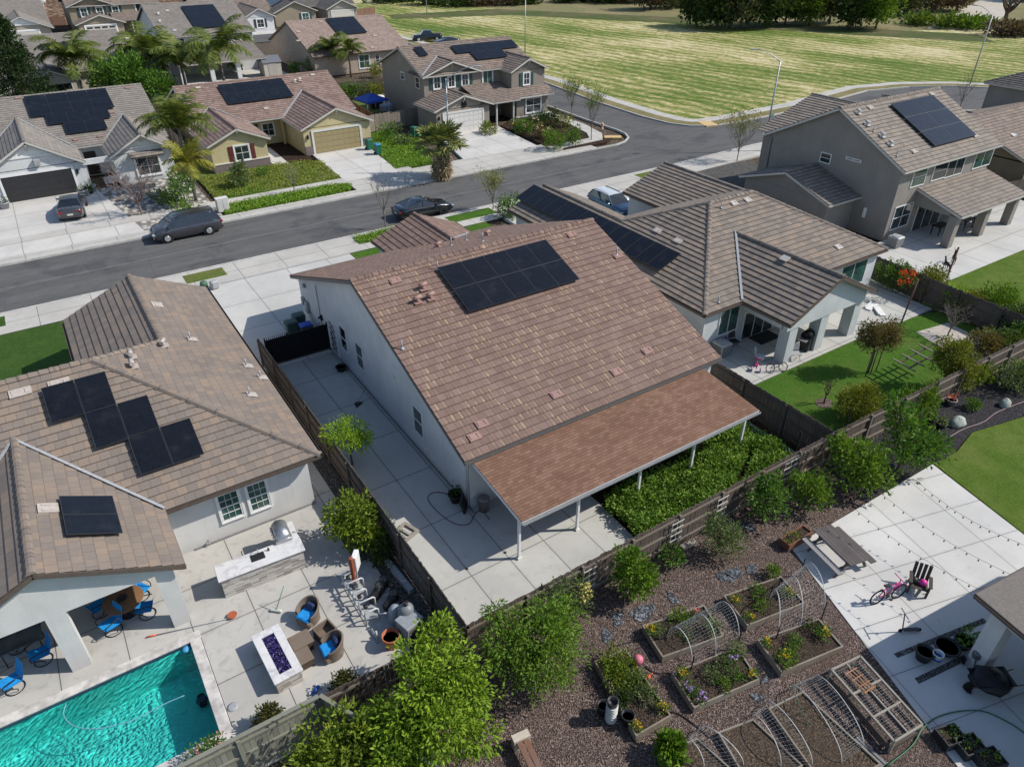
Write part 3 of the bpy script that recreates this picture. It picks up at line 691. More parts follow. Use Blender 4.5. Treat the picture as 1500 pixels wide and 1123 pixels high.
# low wing on the left
h.gable_x(47.75,51.6,30.1,2.75,34.4,4.15,38.7,2.75)
h.box(48.1,51.55,30.5,38.3,2.8); h.wallp((48.1,38.3,2.75),(48.1,34.4,4.05),(48.1,30.5,2.75))
# patio roof
h.face((54.3,23.75,2.5),(63.6,23.75,2.5),(63.6,27.5,3.6),(54.3,27.5,3.6)); h.gut((54.3,23.75,2.5),(63.6,23.75,2.5),(0,-1,0)); h.edge((54.3,23.75,2.5),(54.3,27.5,3.6)); h.edge((63.6,23.75,2.5),(63.6,27.5,3.6))
for x in(54.6,58.9,63.1): h.box(x-.3,x+.3,24.0,24.6,2.35)
h.wallslab([(54.5,24.0,2.25),(54.5,27.5,2.25),(54.5,27.5,3.5),(54.5,24.0,2.48)],-.3); h.box(54.4,63.4,24.05,24.45,2.46,2.2)
pM=plane((0,27.1,5.45),0,(8.62-5.4)/6.3)
def fit4():
    array(h,pM,(1302,155),(1363,141.5),(1368,216.5),2,3)
    n=pM[1]; v=(V((0,0,1))-n*n.z).normalized(); X=V((1,0,0)); w=plain('white_vent',(.55,.54,.52),.6); tv=plain('pale_vent3',(.40,.35,.30),.7)
    for a in((1257,167),(1270,184),(1292,201),(1304,213)): h.tee_vent(PP(*a,*pM),w,(0,1,.3))
    for a in((1279,193),(1313,229)): h.vent_pipe(PP(*a,*pM),.5)
    for a in((1275,158),(1339,222),(1365,138),(1428,199)): h.flat_vent(PP(*a,*pM),X,v,n,tv,.6,.4)
    P='x',51.55; N=(-1,0,0)
    winpx(h,P,N,(1203.5,222),(1215.5,241),grid=(1,2)); winpx(h,P,N,(1240,229),(1261,239),grid=(2,1))
    P='y',27.5; N=(0,-1,0)
    winpx(h,P,N,(1341,246),(1352,270),grid=(1,2),glassm=GLASSG); winpx(h,P,N,(1371,239),(1383,260),grid=(1,2)); winpx(h,P,N,(1392,232),(1407,254),grid=(2,1)); winpx(h,P,N,(1433,219),(1448,241),grid=(2,1),glassm=GLASSG)
    winpx(h,P,N,(1312,304),(1328,329),grid=(2,2)); winpx(h,P,N,(1345,302),(1368,339),grid=(3,1),name='sliding_door'); h.window((60.8,27.5,1.2),1.8,1.4,N,grid=(2,1))
    q=PX(1267,311,51.55); l=MB(); l.box((51.48,q.y,q.z),(.12,.22,.75)); l.build('meter_box',WHITE,h.t,True)
    dp=MB(); dp.bar((51.5,39.1,5.2),(51.5,39.1,.2),.07,.09); dp.build('downpipe',FASC_G,h.t,True)
h.kids.append(fit4); h.finish()
# ================================================================== houses across the street
RED=plain('dark_red_shutter',(.13,.03,.028),.6); TEAL=plain('dark_teal_shutter',(.035,.075,.075),.6); GD_W=plain('garage_cream',(.52,.49,.44),.55,var=.05); GD_K=plain('garage_black',(.03,.03,.032),.5,var=.1); GD_Y=plain('garage_khaki',(.30,.245,.125),.6,var=.06); STONE=stucco('grey_ledge_stone',(.20,.165,.16))
def post(h,c,d): b=MB(); b.box(c,d); b.build('porch_post',h.trim,h.t,True)
def bracket(h,x,y,z,m=None):
    b=MB(); b.bar((x,y,z+.1),(x,y-.35,z+.02),.1,.12); b.bar((x,y,z-.4),(x,y-.3,z),.08,.08); b.build('gable_bracket',m or FASC_W,h.t,True)
def coach(h,x,y,z):
    b=MB(); b.box((x,y-.1,z),(.16,.16,.32)); b.lathe([(.12,0),(.02,.1)],(x,y-.1,z+.16),8); b.build('wall_lamp',BLACKM,h.t,True)
# ---- white house with the black garage door
h=House('white_house','white stucco house with black garage door and stepped block of solar panels','house',(2,80,0),TL_H5,ST_H5,FASC_W,lift=.03)
RZ,RY,FE=6.0,86.4,77.4; s5=(RZ-2.85)/(RY-FE)
h.gable_x(-14,11.2,FE,2.85,RY,RZ,95.4,2.85)
h.gable_y(72.85,82.5,-4.3,2.7,-.5,4.95,3.35,2.7,back=False,yb=77.2); h.flash((-.5,82.3,4.9),(-4.3,77.3,2.7)); h.flash((-.5,82.3,4.9),(3.35,77.3,2.7))
h.gable_y(72.9,81.5,5.35,2.7,8.3,4.3,10.9,2.7,back=False,yb=77.2); h.flash((8.3,81.4,4.3),(5.35,77.4,2.7))
h.box(-13.6,10.8,78.0,95,2.75); h.box(-4.0,3.0,73.3,78,2.65); h.box(5.65,10.6,73.5,78,2.65)
h.wallp((-4,73.3,2.6),(3,73.3,2.6),(-.5,73.3,4.8)); h.wallp((5.65,73.5,2.6),(10.6,73.5,2.6),(8.3,73.5,4.15)); h.wallp((10.8,78,2.7),(10.8,95,2.7),(10.8,86.4,5.9))
h.box(3.0,3.4,73.4,73.8,2.6); h.wallslab([(3.0,73.5,2.25),(5.65,73.5,2.25),(5.65,73.5,2.7),(3.0,73.5,2.7)],-.25)
def fit5():
    p5=plane((0,FE,2.9),0,s5); n=p5[1]; v=(V((0,0,1))-n*n.z).normalized(); X=V((1,0,0))
    A=PP(35,144,*p5);B=PP(156,133,*p5);C=PP(43,174.5,*p5)
    w=(B.x-A.x)/4; L=(A-C).dot(v)/2
    o=A-v*(2*L)
    h.panels(o,X,v,n,[(0,0),(1,0),(2,0),(3,0),(0,1),(1,1),(2,1),(3,1)],w-.02,L-.02)
    C2=PP(66,170,*p5); h.panels(C2-v*L,X,v,n,[(0,0),(1,0),(2,0)],w*.98,L-.02)
    C3=PP(93,183,*p5); h.panels(C3-v*L,X,v,n,[(0,0),(1,0)],w*.95,L-.02)
    pk=plain('pink_clay',(.30,.185,.158),.85)
    for a in((26,144),(187,129),(164,165),(111,205),(147,200)): h.flat_vent(PP(*a,*p5),X,v,n,pk,.5,.3)
    h.garage((-.45,73.28,.0),5.3,2.2,(0,-1,0),GD_K,.2,sm=WHITE); bracket(h,-.5,73.2,4.5)
    t=MB(); t.box((-.5,73.26,3.6),(3.2,.06,.14)); t.slab([(-2.0,73.27,3.66),(1.0,73.27,3.66),(-.5,73.27,4.6)],.02,V((0,-1,0))); t.build('gable_boarding',WHITE,h.t,True)
    t=MB(); t.box((8.3,73.46,3.1),(3.0,.08,.14)); t.slab([(6.9,73.47,3.15),(9.7,73.47,3.15),(8.3,73.47,4.0)],.02,V((0,-1,0))); t.build('gable_boarding',WHITE,h.t,True); bracket(h,8.3,73.4,3.9)
    h.window((8.35,73.47,1.35),2.0,1.6,(0,-1,0),grid=(2,2),surround=.12)
    aw=MB(); tiled_face(aw,[(7.0,72.8,2.35),(9.8,72.8,2.35),(9.8,73.5,2.65),(7.0,73.5,2.65)],.36); aw.build('window_canopy',TL_H5,h.t,True)
    h.door((4.2,77.98,.1),1.0,2.1,(0,-1,0),plain('front_door',(.03,.02,.018),.4),'front_door'); coach(h,2.6,73.3,1.8); coach(h,-3.6,73.3,1.8)
    b=MB(); b.box((-.1,73.1,3.1),(.5,.35,.5),b=.03); b.build('basketball_mount',GREYPL,h.t,True)
h.kids.append(fit5); h.finish()
# ---- yellow house
h=House('yellow_house','yellow stucco house with pink brown tile roof, khaki garage door and dark red shutters','house',(22.5,80,0),TL_H6,ST_H6,FASC_W,lift=.03)
RZ,RY,FE=5.5,85.6,78.3; s6=(RZ-2.85)/(RY-FE)
h.gable_x(14.0,30.9,FE,2.85,RY,RZ,92.9,2.85)
h.gable_y(71.55,81.6,13.4,2.7,16.3,3.95,19.25,2.7,back=False,yb=78.2); h.flash((16.3,81.4,3.95),(13.4,78.2,2.7)); h.flash((16.3,81.4,3.95),(19.25,78.2,2.7))
h.gable_y(72.7,82.6,22.7,2.7,26.6,4.35,30.5,2.7,back=False,yb=78.2); h.flash((26.6,82.4,4.35),(22.7,78.2,2.7),.2)
h.box(14.3,30.6,79.6,92.5,2.75); h.box(13.7,18.95,71.95,79.6,2.65); h.box(23.0,30.2,73.1,79.6,2.65)
h.wallp((13.7,71.95,2.6),(18.95,71.95,2.6),(16.3,71.95,3.82)); h.wallp((23,73.1,2.6),(30.2,73.1,2.6),(26.6,73.1,4.2))
h.wallp((14.3,92.5,2.7),(14.3,79.6,2.7),(14.3,85.6,5.3)); h.wallp((30.6,79.6,2.7),(30.6,92.5,2.7),(30.6,85.6,5.3))
h.box(19.3,19.5,78.35,78.55,2.6); h.box(22.5,22.7,78.35,78.55,2.6)
def fit6():
    p6=plane((0,FE,2.9),0,s6); n=p6[1]; v=(V((0,0,1))-n*n.z).normalized(); X=V((1,0,0))
    array(h,p6,(318.5,127),(413,118),(331.5,155.5),5,2)
    cr=plain('cream_vent',(.50,.44,.38),.7)
    for a in((290,129),(273,140),(382,119),(337,124),(390,159),(458,110)): h.flat_vent(PP(*a,*p6),X,v,n,cr,.5,.35)
    for a in((432,121),(439,119)): h.tee_vent(PP(*a,*p6),cr,(1,.3,0))
    N=(0,-1,0)
    h.garage((26.5,73.08,0),4.95,2.2,N,GD_Y,.22,sm=OFFW); coach(h,23.4,73.1,1.8); bracket(h,26.6,73.05,3.95); bracket(h,16.3,71.9,3.6)
    for x0,x1 in((23.0,23.75),(29.3,30.25)):
        b=MB(); b.box(((x0+x1)/2,73.06,.45),(x1-x0,.12,.9)); b.build('stone_wainscot',STONE,h.t,True)
    b=MB(); b.box((16.35,71.9,.42),(5.3,.12,.84)); b.build('stone_wainscot',STONE,h.t,True); b=MB(); b.box((16.35,71.88,.87),(5.4,.18,.08)); b.build('stone_cap',OFFW,h.t,True)
    h.window((16.5,71.93,1.62),1.35,1.35,N,grid=(2,2),surround=.1,shutter=RED)
    h.window((21.4,79.58,1.5),1.2,1.3,N,grid=(2,2),surround=.1); h.door((19.9,79.58,.1),.95,2.1,N,plain('front_door',(.03,.02,.018),.4),'front_door')
h.kids.append(fit6); h.finish()
# ---- two storey taupe house on the corner
h=House('corner_two_storey_house','taupe two storey corner house with dark teal shutters and white garage door','house',(46,80,0),TL_H7,ST_H7,FASC_W,lift=.04)
h.gable_x(38.4,53.6,76.6,5.4,82.4,7.75,88.4,5.4)
for x,f in((38.75,1),(53.3,0)):
    p=[(x,77,0),(x,77,5.45),(x,82.4,7.6),(x,88,5.45),(x,88,0)]; h.wallp(*(p if f else p[::-1]))
h.wallp((38.75,77,0),(53.3,77,0),(53.3,77,5.5),(38.75,77,5.5)); h.wallp((53.3,88,0),(38.75,88,0),(38.75,88,5.5),(53.3,88,5.5))
h.gable_y(76.45,80.3,38.4,5.4,42.3,6.75,46.1,5.4,back=False,gut=False); h.flash((42.3,80.1,6.75),(38.5,76.8,5.4),.2)
h.wallp((38.75,76.98,5.35),(45.8,76.98,5.35),(42.3,76.98,6.6))
h.gable_y(74.3,80.2,48.7,5.3,51.3,6.55,54.0,5.3,back=False,yb=76.8); h.flash((51.3,80,6.55),(48.7,76.9,5.3),.2); h.box(49.0,53.7,74.7,77.2,5.3); h.wallp((49,74.7,5.25),(53.7,74.7,5.25),(51.3,74.7,6.4))
h.gable_y(72.2,77.1,37.4,2.7,41.2,4.0,45.0,2.7,back=False); h.box(37.8,44.6,72.6,77.1,2.65); h.wallp((37.8,72.6,2.6),(44.6,72.6,2.6),(41.2,72.6,3.85))
h.face((43.5,72.3,2.7),(48.6,72.3,2.7),(48.6,77,3.9),(43.5,77,3.9)); h.gut((45.1,72.3,2.7),(48.6,72.3,2.7),(0,-1,0))
h.face((48.4,73.2,2.65),(54.1,73.2,2.65),(54.1,74.75,3.4),(48.4,74.75,3.4)); h.edge((48.4,73.2,2.65),(54.1,73.2,2.65)); h.edge((54.1,73.2,2.65),(54.1,74.75,3.4))
h.box(49.1,53.6,73.75,74.8,2.7)
for x in(45.6,47.9): post(h,(x,72.6,1.3),(.16,.16,2.6))
def fit7():
    p7=plane((0,76.6,5.45),0,(7.75-5.4)/5.8); n=p7[1]; v=(V((0,0,1))-n*n.z).normalized(); X=V((1,0,0))
    array(h,p7,(605,71.5),(617,70.5),(612,84.5),1,1)
    A=PP(659,69,*p7);B=PP(747,58,*p7); w=(B.x-A.x)/6; L=1.7
    h.panels(A-v*L,X,v,n,[(i,0) for i in range(6)],w-.02,L-.03); h.panels(A-v*2*L+X*w*1.25,X,v,n,[(i,0) for i in range(3)],w-.02,L-.03)
    N=(0,-1,0)
    for u_,v_ in((640,121.6),(661,119),(681,117)):
        c=PY(u_,v_,77); h.window((c.x,76.98,c.z),.85,1.25,N,grid=(2,2),surround=.1,shutter=TEAL)
    c=PY(714,113.5,77); h.window((c.x,76.98,c.z),1.3,1.5,N,grid=(2,1),surround=.12,glassm=GLASSG)
    c=PY(771,115.5,74.7); h.window((c.x,74.68,c.z),.85,1.3,N,grid=(2,2),surround=.1,shutter=TEAL)
    c=PY(781,157,73.75); h.window((c.x,73.73,1.45),2.1,1.6,N,grid=(2,2),surround=.12)
    winpx(h,('x',38.75),(-1,0,0),(586.5,104.5),(593,118)); winpx(h,('x',38.75),(-1,0,0),(608,112),(615.5,131))
    h.garage((41.2,72.58,0),4.9,2.15,N,plain('garage_white',(.62,.60,.57),.5,var=.04),.2,sm=OFFW); coach(h,38.1,72.6,1.8); bracket(h,41.2,72.5,3.6); bracket(h,42.3,76.95,6.4); bracket(h,51.3,74.6,6.2)
    h.door((46.8,76.98,.1),1.0,2.1,N,plain('front_door',(.03,.02,.018),.4),'front_door'); b=MB(); b.lathe([(.02,0),(.35,.0),(.30,.03),(.02,.03)],(41.3,72.53,2.95),10,'Y'); b.build('wall_star',BLACKM,h.t,True)
    b=MB(); b.box((51.35,73.72,.3),(4.7,.12,.12)); b.build('sill_band',OFFW,h.t,True)
h.kids.append(fit7); h.finish()
# ---- rose roof behind
h=House('rose_roof_house','beige house with wide rose roof and six dark solar panels behind the yellow house','house',(46,121.5,0),TL_H8,ST_H8,FASC_B,lift=.03)
h.gable_x(38.2,54.2,111.2,2.85,121.7,6.5,132.2,2.85)
for x,f in((38.5,1),(53.9,0)):
    p=[(x,111.6,0),(x,111.6,2.9),(x,121.7,6.4),(x,131.8,2.9),(x,131.8,0)]; h.wallp(*(p if f else p[::-1]))
h.wallp((38.5,111.6,0),(53.9,111.6,0),(53.9,111.6,2.9),(38.5,111.6,2.9))
def fit8():
    p8=plane((0,111.2,2.9),0,3.65/10.5)
    array(h,p8,(476.5,29),(518,26.5),(493.5,53),4,3)
    n=p8[1]; v=(V((0,0,1))-n*n.z).normalized(); tv=plain('rose_vent',(.45,.36,.31),.7)
    for a in((549,53),(545,70),(437,60),(470,32),(437,47)): h.flat_vent(PP(*a,*p8),V((1,0,0)),v,n,tv,.6,.4)
    N=(-1,0,0); 
    for a,b in(((418,70),(421.5,84)),((425,73),(429,88)),((447,84),(450,97))): winpx(h,('x',38.5),N,a,b)
    winpx(h,('y',111.6),(0,-1,0),(525,81),(542,99),grid=(2,2),glassm=GLASSG,surround=.1); winpx(h,('y',111.6),(0,-1,0),(549,78),(557,96),grid=(1,2))
h.kids.append(fit8); h.finish()
# ---- chalk two storey house behind the palms
h=House('chalk_two_storey_house','chalk white two storey house with square solar block behind the tall palms','house',(27,131,0),TL_H5,ST_H9,FASC_W,lift=.03)
h.gable_x(20.2,33.9,123.4,5.4,133.4,8.8,143.4,5.4)
for x,f in((20.6,1),(33.5,0)):
    p=[(x,123.8,0),(x,123.8,5.45),(x,133.4,8.65),(x,143,5.45),(x,143,0)]; h.wallp(*(p if f else p[::-1]))
h.wallp((20.6,123.8,0),(33.5,123.8,0),(33.5,123.8,5.5),(20.6,123.8,5.5))
h.face((20.4,116.5,2.6),(33.0,116.5,2.6),(33.0,123.8,4.1),(20.4,123.8,4.1)); h.gut((20.4,116.5,2.6),(33,116.5,2.6),(0,-1,0))
for x in(20.9,25.0,28.8,32.6): h.box(x-.3,x+.3,116.9,117.5,2.4)
h.box(20.6,32.8,116.95,117.4,2.6,2.35)
def fit9():
    p9=plane((0,123.4,5.45),0,.34); array(h,p9,(265,11),(313,9.5),(280,44),3,3)
    n=p9[1]; v=(V((0,0,1))-n*n.z).normalized(); w=plain('white_vent',(.55,.54,.52),.6)
    for a in((232,22),(234,33)): h.tee_vent(PP(*a,*p9),w,(1,.3,0))
    for a in((245,16),(256,45),(241,40)): h.flat_vent(PP(*a,*p9),V((1,0,0)),v,n,w,.5,.35)
    N=(0,-1,0); P='y',123.8
    winpx(h,P,N,(355,52),(369,65),grid=(2,1)); winpx(h,P,N,(294,62),(306,75),grid=(1,2)); winpx(h,P,N,(262,57),(272,68),grid=(1,2))
    winpx(h,P,N,(340,95),(357,104),grid=(3,1),name='sliding_door')
h.kids.append(fit9); h.finish()
# ---- far row
h=House('far_tan_two_storey_house','far tan two storey house with shuttered windows over a cream garage at top left','house',(20,178,0),TL_H7,ST_T,FASC_W,lift=.03)
h.gable_x(13.2,30,174.6,5.4,181,8.0,187.5,5.4); h.box(13.6,29.6,175,187,5.45); h.gable_y(174.3,180,13.2,5.4,17.5,7.0,21.8,5.4,back=False); h.wallp((13.6,174.95,5.4),(21.4,174.95,5.4),(17.5,174.95,6.8))
h.gable_y(170.4,175,13.6,2.7,18.0,4.2,22.4,2.7,back=False); h.box(14.1,21.9,170.9,175,2.65); h.wallp((14.1,170.9,2.6),(21.9,170.9,2.6),(18,170.9,4.0))
h.face((20.5,171,2.8),(28,171,2.8),(28,175,4),(20.5,175,4)); post(h,(23.6,171.2,1.3),(.2,.2,2.6)); post(h,(27.6,171.2,1.3),(.2,.2,2.6))
def f10():
    N=(0,-1,0)
    for x in(16.1,18.9,21.7): h.window((x,174.93 if x<21.5 else 174.97,4.3),1.1,1.5,N,grid=(2,2),surround=.12,shutter=TEAL,glassm=GLASSG)
    h.window((26.3,174.97,4.5),1.7,1.6,N,grid=(2,1),surround=.14); h.garage((17.9,170.88,0),5.2,2.3,N,GD_W,.25,lights=True,sm=WHITE); h.window((30.6-1.2,174.97,4.4),.9,1.3,N)
    for x0,x1 in((14.1,14.9),(21.1,21.9)):
        b=MB(); b.box(((x0+x1)/2,170.86,.5),(x1-x0,.12,1.0)); b.build('stone_wainscot',STONE,h.t,True)
h.kids.append(f10); h.finish()
h=House('far_left_garage_house','far house at the top left corner with pale gable boarding over a cream garage','house',(5,178,0),TL_H5,stucco('dim_tan_stucco',(.34,.30,.25)),FASC_W,lift=.03)
h.gable_x(-16,10.0,176.5,2.85,185,6.2,193,2.85); h.gable_y(169.2,183,-.2,2.7,5.0,4.8,9.9,2.7,back=False,yb=176); h.box(.3,9.4,169.8,178,2.65); h.box(-15.6,9.6,177,192.5,2.75); h.wallp((.3,169.8,2.6),(9.4,169.8,2.6),(5,169.8,4.6)); h.flash((5,182,4.8),(-.2,176.3,2.7),.3)
h.wallp((9.6,177,2.7),(9.6,192.5,2.7),(9.6,185,6))
def f11():
    h.garage((4.6,169.78,0),5.4,2.3,(0,-1,0),GD_W,.3,sm=WHITE); b=MB(); b.slab([(2.2,169.75,3.5),(7.8,169.75,3.5),(5,169.75,4.5)],.03,V((0,-1,0))); b.box((5,169.72,3.4),(5.8,.12,.2)); b.build('gable_boarding',WHITE,h.t,True)
h.kids.append(f11); h.finish()
h=House('half_hidden_house','low beige house with a few solar panels mostly hidden by the dark conifer and palms','house',(6,126,0),TL_H5,stucco('cream_stucco',(.50,.47,.40)),FASC_W,lift=.03)
h.gable_x(-14,15.5,118.5,2.85,129.5,6.2,140,2.85); h.box(-13.6,15.1,119,139.6,2.75); h.gable_y(112.6,123,1.8,2.7,4.6,4.1,8.0,2.7,back=False); h.wallslab([(2.2,113,2.35),(7.6,113,2.35),(7.6,113,2.75),(4.6,113,3.95),(2.2,113,2.75)],.3); h.box(2.2,2.7,113,113.5,2.4); h.box(7.2,7.7,113,113.5,2.4); h.wallp((15.1,119,2.7),(15.1,139.6,2.7),(15.1,129.5,6))
def f12():
    p=plane((0,118.5,2.9),0,3.35/11); n=p[1]; v=(V((0,0,1))-n*n.z).normalized(); X=V((1,0,0)); A=PP(58,66.5,*p)
    h.panels(A-v*3.4,X,v,n,[(0,0),(1,0),(2,0)][1:]+[(0,1),(1,1),(2,1)],1.3,1.7); B=PP(129,85,*p); h.panels(B-v*1.8,X,v,n,[(0,0)],1.3,1.9)
    h.window((5.0,118.97,1.3),4.0,1.5,(0,-1,0),grid=(4,1))
h.kids.append(f12); h.finish()
h=House('far_white_shutter_house','small far white house with dark shutters between two grey roofs','house',(48,172,0),TL_H7,ST_H9,FASC_W,lift=.03)
h.gable_x(36,52,172,2.85,180,5.6,188,2.85); h.box(36.4,51.6,172.5,187.5,2.75); h.gable_y(163.5,176,43.0,2.7,46.2,4.3,49.6,2.7,back=False); h.box(43.4,49.2,164,173,2.65); h.wallp((43.4,164,2.6),(49.2,164,2.6),(46.2,164,4.1))
h.kids.append(lambda: h.window((46.4,163.97,1.5),1.4,1.5,(0,-1,0),grid=(2,2),surround=.14,shutter=plain('black_shutter',(.04,.035,.03),.6))); h.finish()
h=House('far_solar_gable_house','far beige house with solar panels on its dark left slope and a teal framed window','house',(58,176,0),TL_DK,ST_T,FASC_W,lift=.03)
h.gable_y(168.2,192,50.6,2.7,55.4,4.7,60.3,2.7,front=True); h.box(51.0,59.9,168.7,191,2.65); h.wallp((51,168.7,2.6),(59.9,168.7,2.6),(55.4,168.7,4.5))
def f13():
    p=plane((50.6,0,2.75),2.0/4.8,0); n=p[1]; v=(V((0,0,1))-n*n.z).normalized(); u=v.cross(n).normalized()
    h.panels(V((51.4,187,2.75+.8*.4167)),V((0,-1,0)),v,n,[(i,j) for i in range(9) for j in range(2)],1.5,1.9)
    h.window((57.6,168.67,1.5),1.5,1.6,(0,-1,0),grid=(2,2),surround=.12,shutter=TEAL,glassm=GLASSG)
h.kids.append(f13); h.finish()
h=House('far_grey_garage_house','far grey garage house beside the field at the top of the picture','house',(67,178,0),TL_DK,stucco('dim_grey_stucco',(.30,.28,.25)),FASC_W,lift=.03)
h.gable_y(168.6,182,62.4,2.7,66.2,4.4,70,2.7,back=False); h.gable_x(58,72,175.5,2.85,184,5.8,192,2.85); h.box(62.8,69.6,169.1,178,2.65); h.wallp((62.8,169.1,2.6),(69.6,169.1,2.6),(66.2,169.1,4.2)); h.box(58.4,71.6,176,191.5,2.75)
def f14():
    h.garage((66.2,169.08,0),4.9,2.2,(0,-1,0),GD_W,.2,sm=OFFW); p=plane((0,175.5,2.9),0,.347); n=p[1]; v=(V((0,0,1))-n*n.z).normalized(); h.panels(V((59.5,179,2.9+3.5*.347)),V((1,0,0)),v,n,[(0,0),(1,0),(2,0)],1.2,2.0)
h.kids.append(f14); h.finish()
# ---- right edge
h=House('charcoal_hip_house','tall grey house with charcoal hip roof cut by the right edge of the picture','house',(96,36,0),TL_DK,ST_H4,FASC_W,lift=.05)
h.face((87.9,41.0,5.4),(87.9,27,5.4),(94,33,8.0),(94,35,8.0)); h.face((87.9,41,5.4),(104,41,5.4),(99,35,8),(94,35,8)); h.face((87.9,27,5.4),(104,27,5.4),(99,33,8),(94,33,8)); h.face((94,33,8.0),(94,35,8),(99,35,8),(99,33,8.001))
h.cap((87.9,41,5.4),(94,35,8)); h.cap((87.9,27,5.4),(94,33,8)); h.gut((87.9,41,5.4),(87.9,27,5.4),(-1,0,0)); h.box(88.3,103.6,27.4,40.6,5.45); h.finish()
h=House('tan_neighbour_house','tan walled low house just behind the grey two storey house at the right edge','house',(78,33,0),TL_H7,stucco('ochre_tan_stucco',(.225,.19,.13)),FASC_W,lift=.04)
h.gable_x(70.2,84,26.8,2.9,33.5,5.4,40.3,2.9); h.box(70.6,83.6,27.2,39.9,2.9)
for x,f in((70.6,1),(83.6,0)):
    p=[(x,27.2,2.8),(x,33.5,5.3),(x,39.9,2.8)]; h.wallp(*(p[::-1] if f else p))
h.gable_y(46,36,73.6,2.85,77.6,4.4,81.6,2.85,back=False); h.box(74,81.2,40,45.6,2.75)
def f16():
    p=plane((0,26.8,2.95),0,2.5/6.7); h.flat_vent(PP(1484,198,*p),V((1,0,0)),V((0,1,.37)),p[1],plain('white_vent',(.55,.54,.52),.6),.6,.4); h.tee_vent(V((72,35,5)),plain('white_vent',(.55,.54,.52),.6),(1,0,0))
h.kids.append(f16); h.finish()
# ---- patio roof corner in the right foreground
c0=G(1432,871,2.75)
h=House('garden_house','grey roofed garden house with white pillars at the lower right corner','house',(c0.x,c0.y,0),plain('flat_grey_shingle',(.21,.185,.16),.9,var=.15,vs=12,bump=.6),stucco('white_stucco',(.60,.60,.59)),FASC_B)
cx,cy=c0.x,c0.y
h.rb.slab([(cx,cy+.05,2.75),(cx,cy-18,2.75),(cx+9,cy-18,4.4),(cx+9,cy+.05,4.4)],.26,V((0,0,1)))
h.gut((cx,cy,2.75),(cx,cy-18,2.75),(-1,0,0)); h.tb.bar((cx,cy+.07,2.62),(cx+9,cy+.07,4.27),.04,.26)
h.box(cx+.2,cx+.75,cy-1.05,cy-.5,2.5); h.box(cx+.2,cx+.75,cy-6.2,cy-5.7,2.5); h.box(cx+.25,cx+.65,cy-18,cy-.5,2.55,2.25); h.box(cx+4.6,cx+8.6,cy-18,cy-.6,3.3)
h.wallslab([(cx+.3,cy-.52,2.3),(cx+6,cy-.52,2.3),(cx+6,cy-.52,3.6),(cx+.3,cy-.52,2.6)],-.3)
h.finish(); h.t.rotation_euler.z=radians(-11)
# ================================================================== ground, roads, pavements
def sheet(name,poly,z,m,sub=0):
    mb=MB(); mb.face([(p[0],p[1],z) for p in poly]); return struct(mb,name,m)
def rect(x0,x1,y0,y1): return [(x0,y0),(x1,y0),(x1,y1),(x0,y1)]
def plate(name,poly,z1,m,z0=-.12):
    mb=MB(); p=[V((a[0],a[1],0)) for a in poly]
    if nrm(p).z<0: p.reverse()
    mb.prism(p,z0,z1,False); return struct(mb,name,m)
def offs(poly,d):
    out=[]
    for i,p in enumerate(poly):
        a=V(poly[max(i-1,0)]);b=V(poly[min(i+1,len(poly)-1)]); t=(b-a).normalized(); out.append((p[0]-t.y*d,p[1]+t.x*d))
    return out
def kerb(name,line,w=.16,z=.13):
    o=offs(line,w); mb=MB()
    for i in range(len(line)-1): mb.prism([(*line[i],),(*line[i+1],),o[i+1],o[i]],-.1,z,False)
    return struct(mb,name,CURB)
EARTH=mulch('bare_earth',((.12,.095,.07),(.19,.155,.115),(.27,.22,.165)),9,.5,.03)
SIDEW=concrete('pavement_concrete',(.485,.465,.425),3.05,.2,1.55,47.3,.4); CURB=plain('kerb_concrete',(.46,.45,.42),.9,var=.15,vs=3)
DRIVE=concrete('driveway_concrete',(.525,.515,.485),2.9,.6,3.6,.4,.35); PATIO=concrete('patio_concrete',(.475,.47,.435),1.66,.65,3.25,16.4,.45); PATR=concrete('wide_patio_concrete',(.57,.56,.535),2.6,.9,1.85,.35,.22,.016,.25,radians(14.5))
POOLD=concrete('stamped_deck',(.475,.46,.425),2.05,-.42,2.3,.9,.95); DRIVEW=concrete('far_drive_concrete',(.56,.54,.505),3.2,.3,3.3,.2,.3)
def asphalt():
    t=T('asphalt',.9,.25); p=t.pos(); x,y,z=t.sep(p); n=t.noise(p,24,3,.7); b=t.noise(t.scale(p,.25,1.6,1),1.,4,.6); pt=t.noise(p,.28,4,.6,dist=.5)
    c=t.mix(t.ss(b,.3,.7),(.086,.085,.084),(.116,.113,.11)); c=t.mix(t.math('MULTIPLY',t.ss(n,.45,.7),.5),c,(.115,.115,.115)); c=t.mix(t.math('MULTIPLY',t.ss(pt,.52,.62),.4),c,(.043,.044,.048))
    def band(c0,w):
        d=t.math('ABSOLUTE',t.math('SUBTRACT',t.math('ADD',y,t.math('MULTIPLY',t.noise(p,.7,3),.25)),c0)); return t.math('SUBTRACT',1.,t.ss(d,w*.3,w))
    m=t.math('MAXIMUM',t.math('MULTIPLY',band(54.7,.16),.75),t.math('MULTIPLY',t.math('MAXIMUM',band(52.6,.9),band(56.7,.9)),.25))
    side=t.math('SUBTRACT',1.,t.ss(x,50,54)); c=t.mix(t.math('MULTIPLY',t.math('MULTIPLY',m,side),t.ss(t.noise(p,1.3,4),.25,.6)),c,(.16,.16,.16))
    cr=t.voro(p,.22,'DISTANCE_TO_EDGE'); c=t.mix(t.math('MULTIPLY',t.math('SUBTRACT',1.,t.ss(cr,.003,.007)),.22),c,(.03,.03,.03))
    t.col(c); t.bump(n,.5,.012); return t.done()
ASPH=asphalt()
